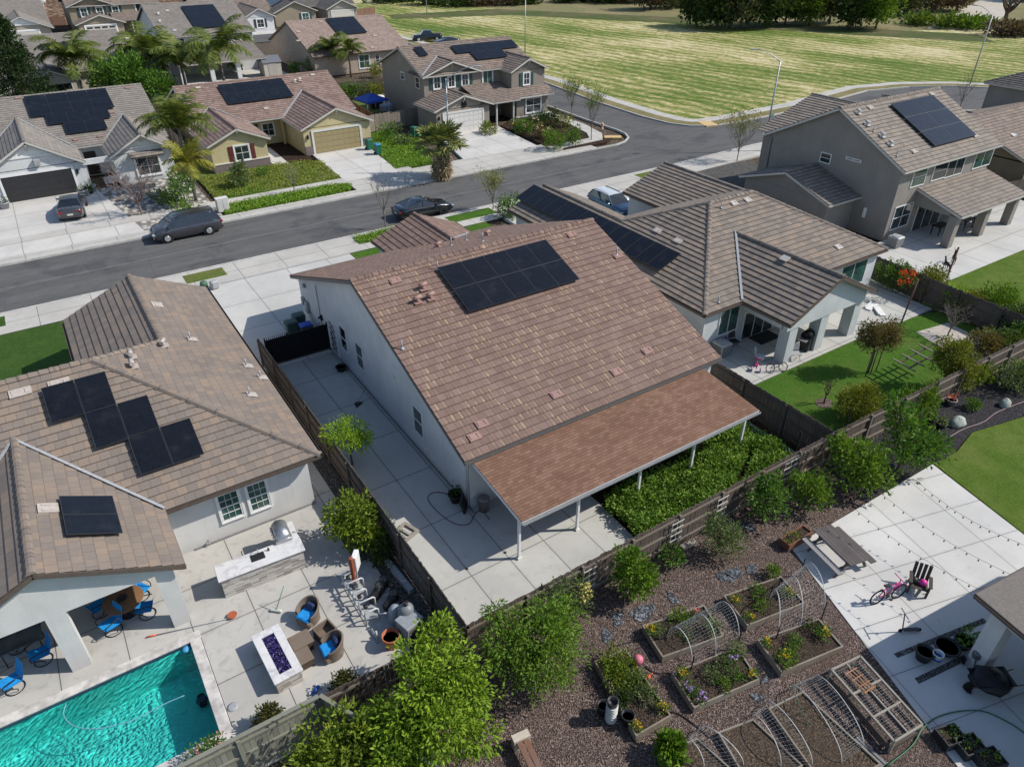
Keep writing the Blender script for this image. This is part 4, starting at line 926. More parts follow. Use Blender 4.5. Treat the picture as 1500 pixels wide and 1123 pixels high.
def fieldmat():
    a=G(800,60);b=G(1050,100); d=atan2(b.y-a.y,b.x-a.x)
    t=T('mown_field',.95,.1); p=t.pos(); q=t.scale(p,1,1,1,-d); qx,qy,qz=t.sep(q)
    wob=t.noise(p,.12,3); yy=t.math('ADD',qy,t.math('MULTIPLY',wob,5.))
    st=t.math('SINE',t.math('MULTIPLY',yy,2.5)); fine=t.noise(t.scale(q,.4,2.6,1),1.,5,.75); big=t.noise(t.scale(q,.028,.055,1),1.,4,.6); g2=t.noise(p,1.3,5,.75); g3=t.noise(p,3.2,5,.8)
    f=t.math('ADD',t.math('ADD',t.math('MULTIPLY',st,t.math('MULTIPLY',t.noise(p,.25,3),.16)),t.math('MULTIPLY',fine,.75)),t.math('ADD',t.math('MULTIPLY',big,1.15),t.math('MULTIPLY',g2,.75)))
    c=t.ramp(t.ss(f,.98,1.70),[(.0,(.075,.125,.022)),(.25,(.14,.20,.04)),(.45,(.27,.27,.085)),(.63,(.47,.40,.19)),(1.,(.72,.63,.41))]); c=t.mix(t.math('MULTIPLY',t.ss(g3,.42,.66),.5),c,(.10,.125,.035))
    t.col(c); t.bump(t.math('ADD',g3,fine),.8,.12); return t.done()
FIELD=fieldmat()
mb=MB()
for a,b,c,d_ in((-900,1500,-120,15.2),(-900,1500,19.25,1800),(-900,-16.25,15.2,19.25),(-.57,1500,15.2,19.25)): mb.face([(a,c,-.14),(b,c,-.14),(b,d_,-.14),(a,d_,-.14)])
struct(mb,'ground',EARTH)
sheet('field',[(64,59),(121,30),(230,20),(300,110),(240,190),(80,260),(60,190),(62,120)],-.12,FIELD)
sheet('far_dry_field',[(-60,196),(75,196),(60,420),(-260,420)],-.125,mulch('dry_field',((.20,.12,.075),(.30,.19,.125),(.38,.26,.18)),.9,.5,.1))
sheet('far_meadow',[(110,168),(150,98),(185,78),(300,40),(520,160),(300,420),(60,330)],-.115,grassmat('dull_meadow',(.13,.135,.06),(.20,.175,.09),(.27,.21,.12),.5,.2))
sheet('dirt_track',[(165,92),(172,84),(300,130),(300,142)],-.105,plain('pale_track',(.45,.41,.34),.95,var=.15,vs=.8))
sheet('scrub_strip',[(80,176),(108,172),(135,134),(152,102),(166,82),(158,74),(144,95),(126,128),(104,160),(78,168)],-.108,grassmat('scrub_floor',(.05,.075,.02),(.09,.10,.04),(.16,.12,.08),.6,.3))
arc=[(52.0,58.8),(53.6,59.3),(55.0,60.3),(55.8,61.8),(56.1,63.6)]
farR=[(64.2,150),(64.6,100),(64.6,89.5),(63.0,76),(62.6,66.6),(63.0,62.6),(64.2,60.2),(66.5,58.8),(70.1,58.4),(82.6,58.5),(92,59.9),(98.5,60.7),(105.7,59.0),(111.5,55.6),(115.5,51.5),(119,43),(121,30)]
road=[(-90,50.45),(52,50.4),(64,50.9),(84,50.4),(96,48.6),(103.5,44),(107,37),(108,28)]+farR[::-1]+[(56.9,150),(56.6,80),(56.1,68)]+arc[::-1]+[(-90,58.75)]
mb=MB(); mb.face([(p[0],p[1],-.02) for p in road]); struct(mb,'road',ASPH)
sheet('far_road',[(-40,150),(64,150),(64,160),(-40,161)],-.021,ASPH)
# kerbs
kerb('kerb',[(52,50.4),(-90,50.45)],.16)
kerb('kerb',[(108,28),(107,37),(103.5,44),(96,48.6),(84,50.4),(64,50.9),(52,50.4)],.16)
kerb('kerb',[(-90,58.75)]+arc+[(56.1,68),(56.6,80),(56.9,150)],.16)
kerb('kerb',farR,.18)
# pavements (each plate 9 cm high)
def band(name,line,d0,d1,z,m):
    a=offs(line,d0);b=offs(line,d1); mb=MB()
    for i in range(len(a)-1): mb.prism([a[i],a[i+1],b[i+1],b[i]],-.1,z,False)
    return struct(mb,name,m)
plate('pavement',rect(-90,52,47.3,50.28),.09,SIDEW)
band('pavement',[(108,28),(107,37),(103.5,44),(96,48.6),(84,50.4),(64,50.9),(52,50.4)],.17,3.0,.091,SIDEW)
plate('pavement',[(-90,58.92),(49.5,58.92),(49.5,60.2),(-90,60.2)],.088,SIDEW); plate('pavement',rect(-90,30,62.6,64.1),.09,SIDEW); plate('pavement',rect(23.0,45.2,60.2,63.2),.092,SIDEW)
plate('pavement',[(45.2,62.3),(51.2,62.5),(52.3,64.4),(53.0,68),(53.3,80),(53.6,148),(55.2,148),(54.9,80),(54.5,67.5),(53.6,63.3),(52.0,61.2),(45.2,60.9)],.094,SIDEW)
band('pavement',farR,1.9,3.4,.09,SIDEW); band('verge',farR,.19,1.9,.07,grassmat('dry_verge',(.14,.13,.055),(.21,.18,.085),(.27,.21,.12),.5))
LAWN_D=grassmat('dark_lawn',(.032,.072,.014),(.050,.098,.018),(.10,.13,.03),.12); LAWN_B=grassmat('bright_lawn',(.040,.098,.011),(.066,.140,.018),(.12,.15,.035),.35); LAWN_W=grassmat('weedy_lawn',(.075,.115,.022),(.125,.155,.04),(.17,.15,.06),.75); LAWN_O=grassmat('olive_lawn',(.060,.110,.014),(.098,.150,.022),(.15,.18,.045),.4)
MULCH=mulch('bark_mulch',((.14,.10,.085),(.235,.175,.15),(.315,.24,.208),(.45,.38,.34)),27,.4); DKGRAV=mulch('dark_gravel',((.045,.043,.047),(.085,.08,.085),(.13,.125,.13)),30,.35,.03); GRAV=mulch('grey_gravel',((.11,.105,.10),(.2,.19,.18),(.32,.31,.29)),22,.4,.03); BARKD=mulch('dark_bark',((.05,.03,.022),(.09,.055,.04),(.14,.09,.07)),15,.3)
# ---- near side plots
plate('driveway',[(6.65,34.9),(10.78,34.9),(10.78,39.6),(16.9,39.6),(16.9,47.28),(6.65,47.28)],.085,DRIVE); plate('driveway',rect(30.2,36.7,42.2,47.28),.085,DRIVE); plate('driveway',rect(36.7,46.5,40.3,47.28),.086,DRIVE)
plate('driveway',rect(48,59,39.2,47.5),.06,GRAV)
plate('lawn',rect(-30,-1.5,36.0,47.28),.06,LAWN_D); plate('lawn',rect(16.95,28.5,42.2,47.28),.06,LAWN_B)
for a,b,m in((5.85,8.5,LAWN_W),(18.2,24.0,LAWN_B),(26.2,30.4,LAWN_B),(-9,-4.6,LAWN_D),(34.2,37.2,GRAV),(46.5,51.5,LAWN_W)): plate('verge',rect(a,b,48.45,49.9),.098,m)
plate('side_path',rect(-1.5,6.6,41,47.28),.05,DRIVE)
# middle house yard
plate('patio',[(7.12,13.4),(15.35,13.4),(15.5,16.9),(15.35,19.6),(10.9,19.6),(10.78,34.95),(7.12,34.95)],.0,PATIO); plate('patio',rect(15.4,24.5,18.2,19.6),-.004,PATIO); plate('planting_bed',rect(15.3,25.65,13.35,18.25),-.03,BARKD); plate('garden_path',rect(24.55,25.3,13.4,34),-.015,PATIO)
plate('gravel_strip',rect(24.5,27.3,19.5,40),-.035,GRAV)
# pool yard
pool=[(-16.2,15.3),(-.62,15.25),(-.62,19.2),(-16.2,19.2)]
px0,px1,py0,py1=-16.2,-.62,15.25,19.2
plate('pool_deck',rect(px1+.36,5.55,13.55,25.0),.0,POOLD); plate('pool_deck',rect(-16.5,px1+.36,py1+.34,23.6),.0,POOLD); plate('pool_deck',rect(-16.5,px1+.36,13.55,py0-.34),.001,POOLD)
plate('side_yard',rect(5.55,6.95,13.4,41),-.04,GRAV); plate('side_path',rect(5.55,6.3,22.2,41),-.02,POOLD); plate('equipment_pad',rect(4.7,6.1,15.6,19.3),.03,plain('pad_concrete',(.33,.34,.34),.9,var=.15,vs=4))
# hip roof house yard
plate('patio',[(25.85,19.45),(43,19.45),(43.6,23.2),(25.85,23.2)],.0,PATIO); plate('patio',rect(38,44.3,19.2,25),-.002,PATIO); plate('lawn',[(25.85,13.3),(44.2,13.1),(44.2,18.8),(41,19.4),(25.85,19.42)],-.01,LAWN_B); plate('sandy_corner',[(39.5,14.0),(42.8,14.2),(43.3,17.6),(40.6,18.0)],.003,plain('sand',(.42,.38,.33),.95,var=.2,vs=3,bump=.4))
# two storey house yard
plate('patio',[(44.6,20.9),(70,20.6),(70,27.5),(44.6,27.5)],.0,concrete('smooth_patio',(.52,.51,.48),3.6,.2,3.2,.5,.2)); plate('lawn',[(44.5,12.9),(80,12.9),(80,20.6),(46,20.9),(44.5,20)],.002,LAWN_O)
# kitchen garden
plate('mulch_bed',[(2.2,13.3),(25.7,13.25),(30,13.1),(30,10),(20.2,10.7),(15.5,-4),(-4,-4),(2.1,9)],-.03,MULCH)
plate('patio',[(20.22,10.72),(29.75,10.55),(27.6,2.0),(27.6,-6),(14.2,-6)],.0,PATR)
plate('gravel_bed',[(25.6,13.2),(60,12.7),(60,11),(41,11.3),(37,10.2),(33.6,10.9),(31.6,10.5),(29.8,10.5),(25,10.6)],-.02,DKGRAV)
plate('lawn',[(29.85,10.52),(31.6,10.45),(33.6,10.85),(37,10.15),(41,11.2),(60,10.5),(60,-8),(27.7,2.2)],.0,LAWN_O)
# ---- far side plots
plate('driveway',[(-6,60.2),(5.3,60.2),(3.6,73.3),(-5,73.3)],.087,DRIVEW); plate('driveway',[(23.1,62.9),(28.5,62.9),(29.6,73),(23.6,73)],.094,DRIVEW); plate('driveway',[(35.6,62.9),(44.6,62.9),(45.6,72.6),(37.8,72.6)],.094,DRIVEW)
plate('flagstone_yard',[(5.3,60.3),(11.3,60.3),(11.3,73.4),(3.6,73.3)],.06,mulch('pale_flagstone',((.42,.39,.35),(.52,.49,.45),(.58,.55,.51)),2.2,.25,.05))
plate('lawn',[(11.9,64.1),(23.0,64.1),(23.7,70.6),(19.8,71.9),(19.4,77.5),(13,77.5),(11.9,72)],.07,LAWN_W); plate('lawn',[(12.6,64.2),(16.5,64.2),(17,67),(12.6,67.2)],.078,LAWN_B); plate('verge',[(11.6,60.25),(22.3,60.3),(23.0,61.6),(21.8,62.5),(12.0,62.55)],.1,LAWN_B); plate('lawn',[(28.6,64.1),(32.6,63.6),(35.4,72.5),(33.6,78),(30.6,77),(29.7,72)],.07,LAWN_B); plate('planting_bed',[(19.9,72),(23.2,71.4),(23.2,78.5),(19.7,78.5)],.065,BARKD); plate('garden_path',[(19.2,71.6),(20.6,71.3),(20.8,78),(19.4,78)],.08,DRIVEW)
plate('planting_bed',[(45.4,62.4),(51.1,62.6),(52.2,64.5),(53,68),(53.2,76),(49.2,74.5),(46,72.5)],.06,BARKD); plate('planting_bed',[(46.4,60.2),(51.6,60.1),(53.4,61.3),(52.2,61.1),(46.4,60.8)],.1,BARKD)
plate('yard',rect(31,38,79,95),-.05,LAWN_W); plate('yard',rect(30,36.8,92,112),-.06,LAWN_W)
plate('kerb_ramp',[(65.6,59.0),(67.2,58.65),(67.8,60.6),(66.3,61.2)],.097,plain('tactile_yellow',(.55,.38,.17),.9)); plate('kerb_ramp',[(52.6,61.6),(54.2,60.6),(54.7,61.4),(53.2,62.4)],.097,plain('tactile_yellow',(.55,.38,.17),.9))
plate('far_driveway',rect(13.8,24,160,171),.03,DRIVEW); plate('far_driveway',rect(62.5,70,160,169),.03,DRIVEW); plate('far_lawn',rect(9.8,13.8,161,176),.03,LAWN_B); plate('far_driveway',rect(36,62,160,164),.03,DRIVEW); plate('far_driveway',rect(0,9,160,170),.03,DRIVEW); plate('far_yard',rect(-14,36.5,96,118),-.06,grassmat('yard_dirt_grass',(.10,.10,.05),(.17,.15,.09),(.25,.2,.14),.7)); plate('far_patio',rect(20,36,108,124),-.03,DRIVEW)
# ================================================================== plants
def rv(R): 
    while True:
        p=V((R.uniform(-1,1),R.uniform(-1,1),R.uniform(-1,1)))
        if .02<p.length<1: return p
def add_leaf(mb,c,d,l,w,R):
    d=d.normalized(); s=d.cross(rv(R)).normalized(); n=s.cross(d)
    mb.face([c,c+d*l*.45+s*w/2+n*l*.06,c+d*l,c+d*l*.45-s*w/2+n*l*.06])
def clumps(mb,c,r,nc,nl,ls,cr,R,asp=.5,droop=.0,up=.25,shell=.5,lowcut=-.75):
    """leaf clumps spread through an ellipsoid; returns clump centres"""
    out=[]
    for i in range(nc):
        while True:
            p=rv(R); k=p.length
            if k<R.uniform(shell*.4,shell) : continue
            if p.z<lowcut: continue
            break
        wob=1+.16*sin(p.x*5+c[0])*cos(p.y*6+c[1])
        q=V((c[0]+p.x*r[0]*wob,c[1]+p.y*r[1]*wob,c[2]+p.z*r[2]*wob)); out.append(q)
        o=p.normalized(); sc=R.uniform(.65,1.3)
        for j in range(nl):
            e=rv(R); a=q+e*cr*sc
            d=(o*.5+e*.9+rv(R)*.5+V((0,0,up-droop)))
            add_leaf(mb,a,d,ls*R.uniform(.65,1.25),ls*asp*R.uniform(.8,1.2),R)
    return out
def blooms(t,c,r,nc,nl,ls,cr,R,m):
    for i in range(nc):
        p=rv(R); mb=MB(); q=V((c[0]+p.x*r[0],c[1]+p.y*r[1],c[2]+abs(p.z)*r[2]))
        for j in range(nl): e=rv(R); add_leaf(mb,q+e*cr,e+V((0,0,.4)),ls,ls*.9,R)
        mb.build('bloom',m,t)
def limb(mb,a,b,r0,r1,R,k=4,bow=.12):
    a=V(a);b=V(b);L=(b-a).length; pts=[a+(b-a)*(i/k)+rv(R)*L*bow*sin(pi*i/k) for i in range(k+1)]
    mb.tube(pts,[r0+(r1-r0)*i/k for i in range(k+1)],6)
def tree(name,label,cat,loc,lobes,leafm,trunk_h=1.0,tr=.07,nl=12,ls=.16,cr=.28,dens=1.,seed=1,group=None,asp=.5,droop=0.,barkm=None,stems=1,shell=.5,up=.25,base=0.,lowcut=-.75):
    """lobes: (dx,dy,z,rx,ry,rz) relative to the foot"""
    R=random.Random(seed); t=thing(name,label,cat,loc,0,group); mb=MB(); tips=[]
    for (dx,dy,z,rx,ry,rz) in lobes:
        area=(rx*ry+rx*rz+ry*rz)/3*4*pi; nc=max(6,int(area*dens/(cr*cr*3.2)))
        nc=int(nc*1.15); tips.append((V((dx,dy,z)),clumps(mb,(dx,dy,z),(rx,ry,rz),nc,nl,ls,cr,R,asp,droop,up,shell,lowcut))); clumps(mb,(dx,dy,z-.1*rz),(rx*.6,ry*.6,rz*.62),max(3,nc//3),nl,ls,cr,R,asp,droop,up,.3,lowcut)
    mb.build('crown',leafm,t)
    if trunk_h>0:
        tb=MB()
        for s in range(stems):
            f=V((R.uniform(-.12,.12),R.uniform(-.12,.12),0))*(stems>1)
            top=V((f.x*2.5,f.y*2.5,trunk_h)); limb(tb,f+V((0,0,base-.05)),top,tr,tr*.75,R,4,.04)
            for c,q in tips:
                limb(tb,top,c,tr*.65,tr*.3,R)
                for k in range(min(7,len(q))): limb(tb,top.lerp(c,R.uniform(.3,1)),R.choice(q),tr*.3,tr*.08,R,3)
        tb.build('trunk',barkm or BARK,t)
    return t
LF_LIME=leaf('lime_leaves',(.075,.145,.014),(.135,.225,.022),(.22,.315,.04)); LF_BR=leaf('bright_leaves',(.045,.10,.014),(.085,.165,.022),(.16,.245,.04)); LF_CIT=leaf('citrus_leaves',(.05,.095,.012),(.11,.165,.02),(.21,.26,.05)); LF_MID=leaf('mid_green_leaves',(.035,.09,.018),(.07,.15,.028),(.13,.22,.05)); LF_OLV=leaf('olive_leaves',(.05,.085,.035),(.095,.14,.06),(.16,.21,.10)); LF_DK=leaf('dark_leaves',(.016,.035,.012),(.032,.06,.018),(.06,.09,.03)); LF_GOLD=leaf('golden_leaves',(.06,.085,.014),(.125,.15,.025),(.21,.22,.05)); LF_YEL=leaf('yellow_green_leaves',(.10,.19,.015),(.17,.29,.025),(.26,.37,.05)); LF_CON=leaf('conifer_needles',(.012,.028,.012),(.025,.05,.02),(.05,.075,.03),.15); LF_GRN=leaf('ground_cover_leaves',(.06,.13,.024),(.105,.195,.035),(.18,.28,.06)); LF_RED=leaf('reddish_leaves',(.07,.06,.03),(.12,.11,.045),(.2,.14,.06))
LF_PALM=leaf('palm_leaflets',(.045,.075,.02),(.085,.12,.03),(.17,.19,.055),.3); LF_PALMY=leaf('yellow_palm_leaflets',(.09,.11,.02),(.17,.18,.035),(.26,.25,.06),.3); LF_FAN=leaf('fan_palm_leaves',(.06,.09,.03),(.12,.155,.055),(.24,.23,.11),.2); LF_DRY=leaf('dry_fronds',(.16,.12,.07),(.25,.19,.115),(.34,.27,.17),.1); FL_Y=leaf('yellow_petals',(.42,.25,.012),(.52,.34,.018),(.55,.42,.06),.2); FL_O=leaf('orange_red_petals',(.36,.03,.01),(.48,.07,.015),(.5,.14,.03),.2); FL_P=leaf('purple_petals',(.22,.12,.4),(.4,.25,.6),(.55,.4,.7),.2); FL_W=leaf('pale_petals',(.6,.5,.35),(.7,.6,.45),(.75,.7,.6),.2); FL_PK=leaf('pink_petals',(.5,.1,.2),(.65,.25,.3),(.7,.4,.4),.2)
# ---- right back garden, along the fence (positions are crown centres surveyed at crown height)
p=G(632,1010,2.4); tree('lemon_tree','big lime green tree with drooping leaves at the corner of the pool fence','tree',(p.x,p.y,0),[(q.x-p.x,q.y-p.y,z,r,r,r*.8) for u,v,z,r in((640,932,2.4,.66),(608,965,2.6,.6),(662,975,2.7,.8),(625,1010,2.6,.9),(690,1018,2.2,.7),(572,1048,2.0,.75),(640,1070,2.2,1.0),(592,1100,1.8,.8),(688,1075,1.9,.7)) for q in[G(u,v,z)]]+[(-1.6,-.9,1.7,.75,.7,.6),(-.9,-.4,2.0,.8,.8,.65)],LF_LIME,1.2,.11,20,.17,.25,1.15,3,None,.42,.35,None,1,.5,-.1)
p=G(787,930,2.1); tree('lemon_tree','bushy bright green tree against the back fence left of the yellow roses','tree',(p.x,p.y,0),[(0,0,2.1,1.35,1.1,.95),(-1.1,.3,2.0,.8,.8,.8),(1.0,.1,1.9,.8,.8,.8),(0,-.6,1.4,1.3,.9,.8),(-1.0,.9,2.9,.35,.3,.5)],LF_BR,1.0,.09,18,.15,.23,1.15,5,None,.36,.45)
p=G(497,1098,1.4); tree('citrus_tree','rounded yellow green citrus bush in front of the sage fence at the bottom edge','tree',(p.x,p.y,0),[(0,0,1.5,1.3,1.25,1.15),(-.9,-.2,1.2,.8,.8,.8),(.8,-.2,1.3,.8,.8,.9)],LF_CIT,.6,.08,14,.17,.24,1.2,7,None,.5)
p=G(927,842,1.2); tree('citrus_tree','upright bright green tree right of the first trellis by the back fence','tree',(p.x,p.y,0),[(0,0,1.4,.72,.7,.85),(-.25,.1,2.0,.5,.5,.5),(.3,-.1,.9,.6,.6,.6)],LF_BR,.5,.05,12,.17,.2,1.1,9,None,.5)
p=G(985,812,.5); tree('garden_shrub','small dark green shrub on the mulch under the second trellis','shrub',(p.x,p.y,0),[(0,0,.45,.45,.45,.4)],LF_MID,.2,.03,10,.13,.16,1.1,10)
p=G(1055,785,1.0); tree('olive_shrub','silvery olive green shrub at the pale edging of the garden bed','shrub',(p.x,p.y,0),[(0,0,1.1,.75,.65,.85),(.3,-.2,.7,.6,.6,.6),(-.2,.1,1.7,.35,.35,.4)],LF_OLV,.5,.05,11,.15,.2,1.0,11,None,.32,.0)
p=G(1125,735,1.1); tree('orchard_tree','leafy green tree left of the pair standing closest to the picnic table','tree',(p.x,p.y,0),[(0,0,1.25,.85,.8,.85),(.2,.2,1.8,.5,.5,.5)],LF_MID,.5,.06,12,.17,.22,1.0,12)
p=G(1190,715,1.1); tree('orchard_tree','compact bright green tree above the head of the picnic table','tree',(p.x,p.y,0),[(0,0,1.1,.85,.8,.75),(-.4,.2,1.5,.5,.5,.5)],LF_BR,.5,.06,12,.17,.22,1.0,13)
p=G(1256,678,1.5); tree('orchard_tree','broad green tree at the corner where the wooden fences meet','tree',(p.x,p.y,0),[(0,0,1.6,1.2,1.1,1.0),(-.5,.4,2.2,.7,.7,.6),(.5,-.5,1.0,.9,.9,.7)],LF_BR,.7,.08,12,.19,.24,1.0,14)
p=G(1330,650,1.6); tree('orchard_tree','spreading mid green tree between the fence and the dark gravel, tallest there','tree',(p.x,p.y,0),[(0,0,1.6,1.3,1.1,.95),(.9,-.5,1.4,.8,.8,.7),(-.3,.6,2.7,.6,.6,.6),(-.5,.9,3.5,.4,.4,.5),(.8,.5,2.4,.6,.5,.5)],LF_MID,.9,.08,12,.2,.25,1.0,15)
p=G(1262,592,1.0); tree('round_shrub','round golden green shrub on the lawn behind the fence corner','shrub',(p.x,p.y,0),[(0,0,1.0,1.2,1.1,.95),(.6,.2,1.2,.6,.6,.6)],LF_GOLD,.3,.05,16,.12,.2,1.9,16)
p=G(1397,530,1.7); tree('trailing_shrub','tall yellow green trailing shrub hanging over the right garden fence','shrub',(p.x,p.y,0),[(0,0,1.9,1.05,.9,.9),(.2,-.5,1.2,.8,.7,.9),(-.2,.3,2.4,.7,.7,.5)],LF_GOLD,.6,.07,16,.14,.21,1.9,17,None,.4,.3)
p=G(1287,497,2.1); t=tree('topiary_tree','dark bronze green tree with three staked stems on the bright lawn','tree',(p.x,p.y,0),[(-.35,.2,2.3,.75,.7,.85),(.65,-.1,2.2,.7,.65,.85)],LF_RED,1.3,.06,16,.14,.2,2.0,18,None,.45)
mb=MB()
for x in(-.45,.0,.5): mb.tube([(x,-.15,0),(x,-.15,1.6)],.03,6)
mb.build('stake',WOODD,t)
for i,(u,v,z,r,m,n,l) in enumerate([(1345,588,.9,.8,LF_BR,'garden_shrub','leafy shrub at the fence below the trailing shrub'),(1440,505,.7,.9,LF_RED,'garden_shrub','reddish low shrub beside the sandy corner'),(1468,500,.6,1.0,LF_OLV,'garden_shrub','grey spiky shrub along the inner side of the right fence'),(1497,548,.7,1.0,LF_OLV,'garden_shrub','pale leggy shrub on the dark gravel cut by the right edge'),(1425,548,.8,.8,LF_CIT,'garden_shrub','yellowish shrub right of the trailing shrub'),(1309,402,.9,1.1,LF_MID,'flowering_shrub','green shrub at the far end of the hedge fence left of the orange flowers'),(1358,412,1.0,1.15,LF_GOLD,'round_shrub','round bronze golden shrub right of the orange flowers'),(1396,436,.8,.75,LF_YEL,'round_shrub','bright yellow green shrub in the middle of the hedge'),(1420,445,.8,1.0,LF_GOLD,'hedge_shrub','olive green hedge shrub right of the bright yellow one'),(1462,442,1.0,1.15,LF_BR,'hedge_shrub','glossy fresh green hedge shrub near the right edge'),(1492,468,.9,1.2,LF_DK,'hedge_shrub','dark green hedge shrub cut by the right edge'),(1487,490,.7,.9,LF_MID,'hedge_shrub','mid green hedge shrub below the dark one at the right edge')]):
    p=G(u,v,z); tree(n,l,'shrub',(p.x,p.y,0),[(0,0,z,r*1.1,r*1.0,z*1.05),(.5,-.2,z*1.2,r*.65,r*.6,z*.6)],m,.3,.05,14,.15,.23,1.2,30+i)
p=G(1330,404,1.7); t=thing('flowering_climber','orange red flowers on a climber above the hedge fence','flowers',(p.x,p.y,0)); R=random.Random(4); blooms(t,(0,0,1.7),(.55,.45,.35),13,8,.13,.11,R,FL_O); blooms(t,(-.5,-.1,1.3),(.4,.4,.25),7,8,.13,.11,R,FL_O); mb=MB(); clumps(mb,(0,0,1.35),(.5,.45,.5),14,9,.15,.18,R); mb.build('foliage',LF_MID,t)
def bare(name,label,loc,hh,spread,seed,m=None,n=9,leafm=None,tr=.05):
    R=random.Random(seed); t=thing(name,label,'tree',loc); mb=MB(); tips=[]
    limb(mb,(0,0,-.05),(0,0,hh*.35),tr,tr*.8,R,3,.05)
    for i in range(n):
        a=2*pi*i/n+R.uniform(-.3,.3); k=R.uniform(.4,1); e=V((cos(a)*spread*k,sin(a)*spread*k,hh*R.uniform(.65,1))); s=V((0,0,hh*R.uniform(.2,.38)))
        limb(mb,s,e,tr*.5,tr*.15,R,4,.1)
        for j in range(5):
            f=s.lerp(e,R.uniform(.35,.95)); g=f+V((R.uniform(-.4,.4)*spread,R.uniform(-.4,.4)*spread,R.uniform(.05,.3)*hh)); limb(mb,f,g,tr*.2,tr*.07,R,3,.1); tips.append(g)
            for q in range(2): limb(mb,f.lerp(g,.6),g+rv(R)*spread*.3,tr*.11,tr*.05,R,2,.1)
    mb.build('trunk',m or BARKG,t)
    if leafm:
        mb=MB()
        for q in tips:
            for j in range(20): e=rv(R); add_leaf(mb,q+e*.32,e+V((0,0,.3)),.15,.08,R)
        mb.build('crown',leafm,t)
    return t
p=G(1388,492,0); bare('bare_shrub','leafless grey shrub on the sandy corner of the bright lawn',(p.x,p.y,0),1.9,1.1,40,None,11)
p=G(1475,575,0); tree('leggy_shrub','leggy pale green shrub on the dark gravel at the right edge','shrub',(p.x,p.y,0),[(0,0,.9,.9,.8,.7),(.8,.2,.7,.7,.6,.5)],LF_OLV,.4,.05,7,.12,.22,.7,41)
# ---- between middle house and pool
p=G(510,642,1.5); tree('pepper_tree','feathery lime green tree leaning over the fence in the shaded side yard','tree',(p.x,p.y,0),[(0,0,1.7,.95,.95,.75),(-.4,.2,2.0,.6,.6,.4),(.4,-.3,1.4,.6,.6,.5)],LF_YEL,.7,.05,13,.17,.2,1.0,20,None,.25,.3)
p=G(514,760,1.4); tree('citrus_tree','glossy citrus tree beside the fence above the pool pump corner','tree',(p.x,p.y,0),[(0,0,1.5,1.0,.95,1.0),(.2,-.5,1.1,.7,.7,.7)],LF_CIT,.5,.07,13,.17,.21,1.2,21)
p=G(556,806,.5); tree('shade_shrub','low dark shrub in the fence shade behind the pool heater','shrub',(p.x,p.y,0),[(0,0,.55,.6,.9,.5)],LF_DK,.2,.03,11,.15,.2,1.0,22)
for u,v,l,s in((504,1003,'small bronze conifer against the dark fence beside the pool patio',1.0),(394,1052,'small bronze conifer by the pale fence near the pool end',1.0)):
    p=G(u,v,.4); tree('dwarf_conifer',l,'shrub',(p.x,p.y,0),[(0,0,.4,.48*s,.42*s,.45*s),(0,0,.7*s,.28,.28,.3)],leaf('bronze_conifer',(.03,.04,.014),(.06,.07,.022),(.11,.10,.04),.15),.2,.03,12,.10,.13,1.4,23)
p=G(308,1100,.4); t=tree('flowering_shrub','low shrub with pink flowers hanging over the pool edge by the pale fence','shrub',(p.x,p.y,0),[(0,0,.4,.75,.4,.38)],LF_MID,.1,.03,9,.11,.15,1.2,24); R=random.Random(3); blooms(t,(0,0,.55),(.7,.35,.3),12,4,.07,.05,R,FL_PK)
for u,v,l in((563,760,'straggly weeds at the foot of the fence beside the slab vent'),(578,783,'straggly weeds by the fence next to the pallet')):
    p=G(u,v,.2); tree('weed_clump',l,'plant',(p.x,p.y,0),[(0,0,.25,.25,.5,.25)],LF_OLV,0,.02,7,.12,.12,.8,25)
# climbing rose
p=G(842,868,1.4); t=tree('climbing_rose','climbing rose with pale yellow blooms on the back fence','shrub',(p.x,p.y,0),[(0,0,1.3,.65,.4,.8),(-.7,.2,1.7,.8,.3,.4),(.3,-.1,.8,.5,.4,.5)],LF_OLV,.3,.03,9,.12,.2,.9,26); R=random.Random(5); blooms(t,(.35,-.25,1.2),(.35,.35,.75),16,8,.08,.06,R,leaf('pale_yellow_petals',(.38,.32,.08),(.45,.40,.13),(.5,.45,.22),.2))
# ground cover bed (uncountable)
def cover(name,label,poly,z,n,ls,m,seed,hv=.25,cat='ground cover',flat=.35,base=0.,thin=0.):
    R=random.Random(seed); mb=MB(); xs=[q[0] for q in poly];ys=[q[1] for q in poly]
    def inside(x,y):
        c=False
        for i in range(len(poly)):
            (x1,y1),(x2,y2)=poly[i],poly[i-1]
            if (y1>y)!=(y2>y) and x<(x2-x1)*(y-y1)/(y2-y1)+x1: c=not c
        return c
    k=0
    while k<n:
        x=R.uniform(min(xs),max(xs));y=R.uniform(min(ys),max(ys))
        if not inside(x,y): continue
        k+=1
        if thin and sin(x*1.9+sin(y*2.3)*1.6)+cos(y*2.7-x*1.1)<-thin: continue
        hh=base+z*(.55+.45*sin(x*2.1+1.3*sin(y*1.7))*cos(y*2.6+x*.7))+R.uniform(0,hv)
        for j in range(7):
            e=rv(R); add_leaf(mb,V((x,y,hh))+e*ls*.9,V((e.x,e.y,e.z*flat+.12)),ls*R.uniform(.7,1.3),ls*.55,R)
    o=mb.build(name,m); o['kind']='stuff'; return tag(o,label,cat)
cover('ground_cover','dense green ground cover filling the bed behind the patio cover',[(15.45,14.0),(16.2,13.5),(24.6,13.5),(24.7,17.2),(21.5,17.3),(19.5,16.6),(17,16.9),(15.5,16.7)],.36,4600,.15,LF_GRN,50,.30,'ground cover',.35,0.,1.6)
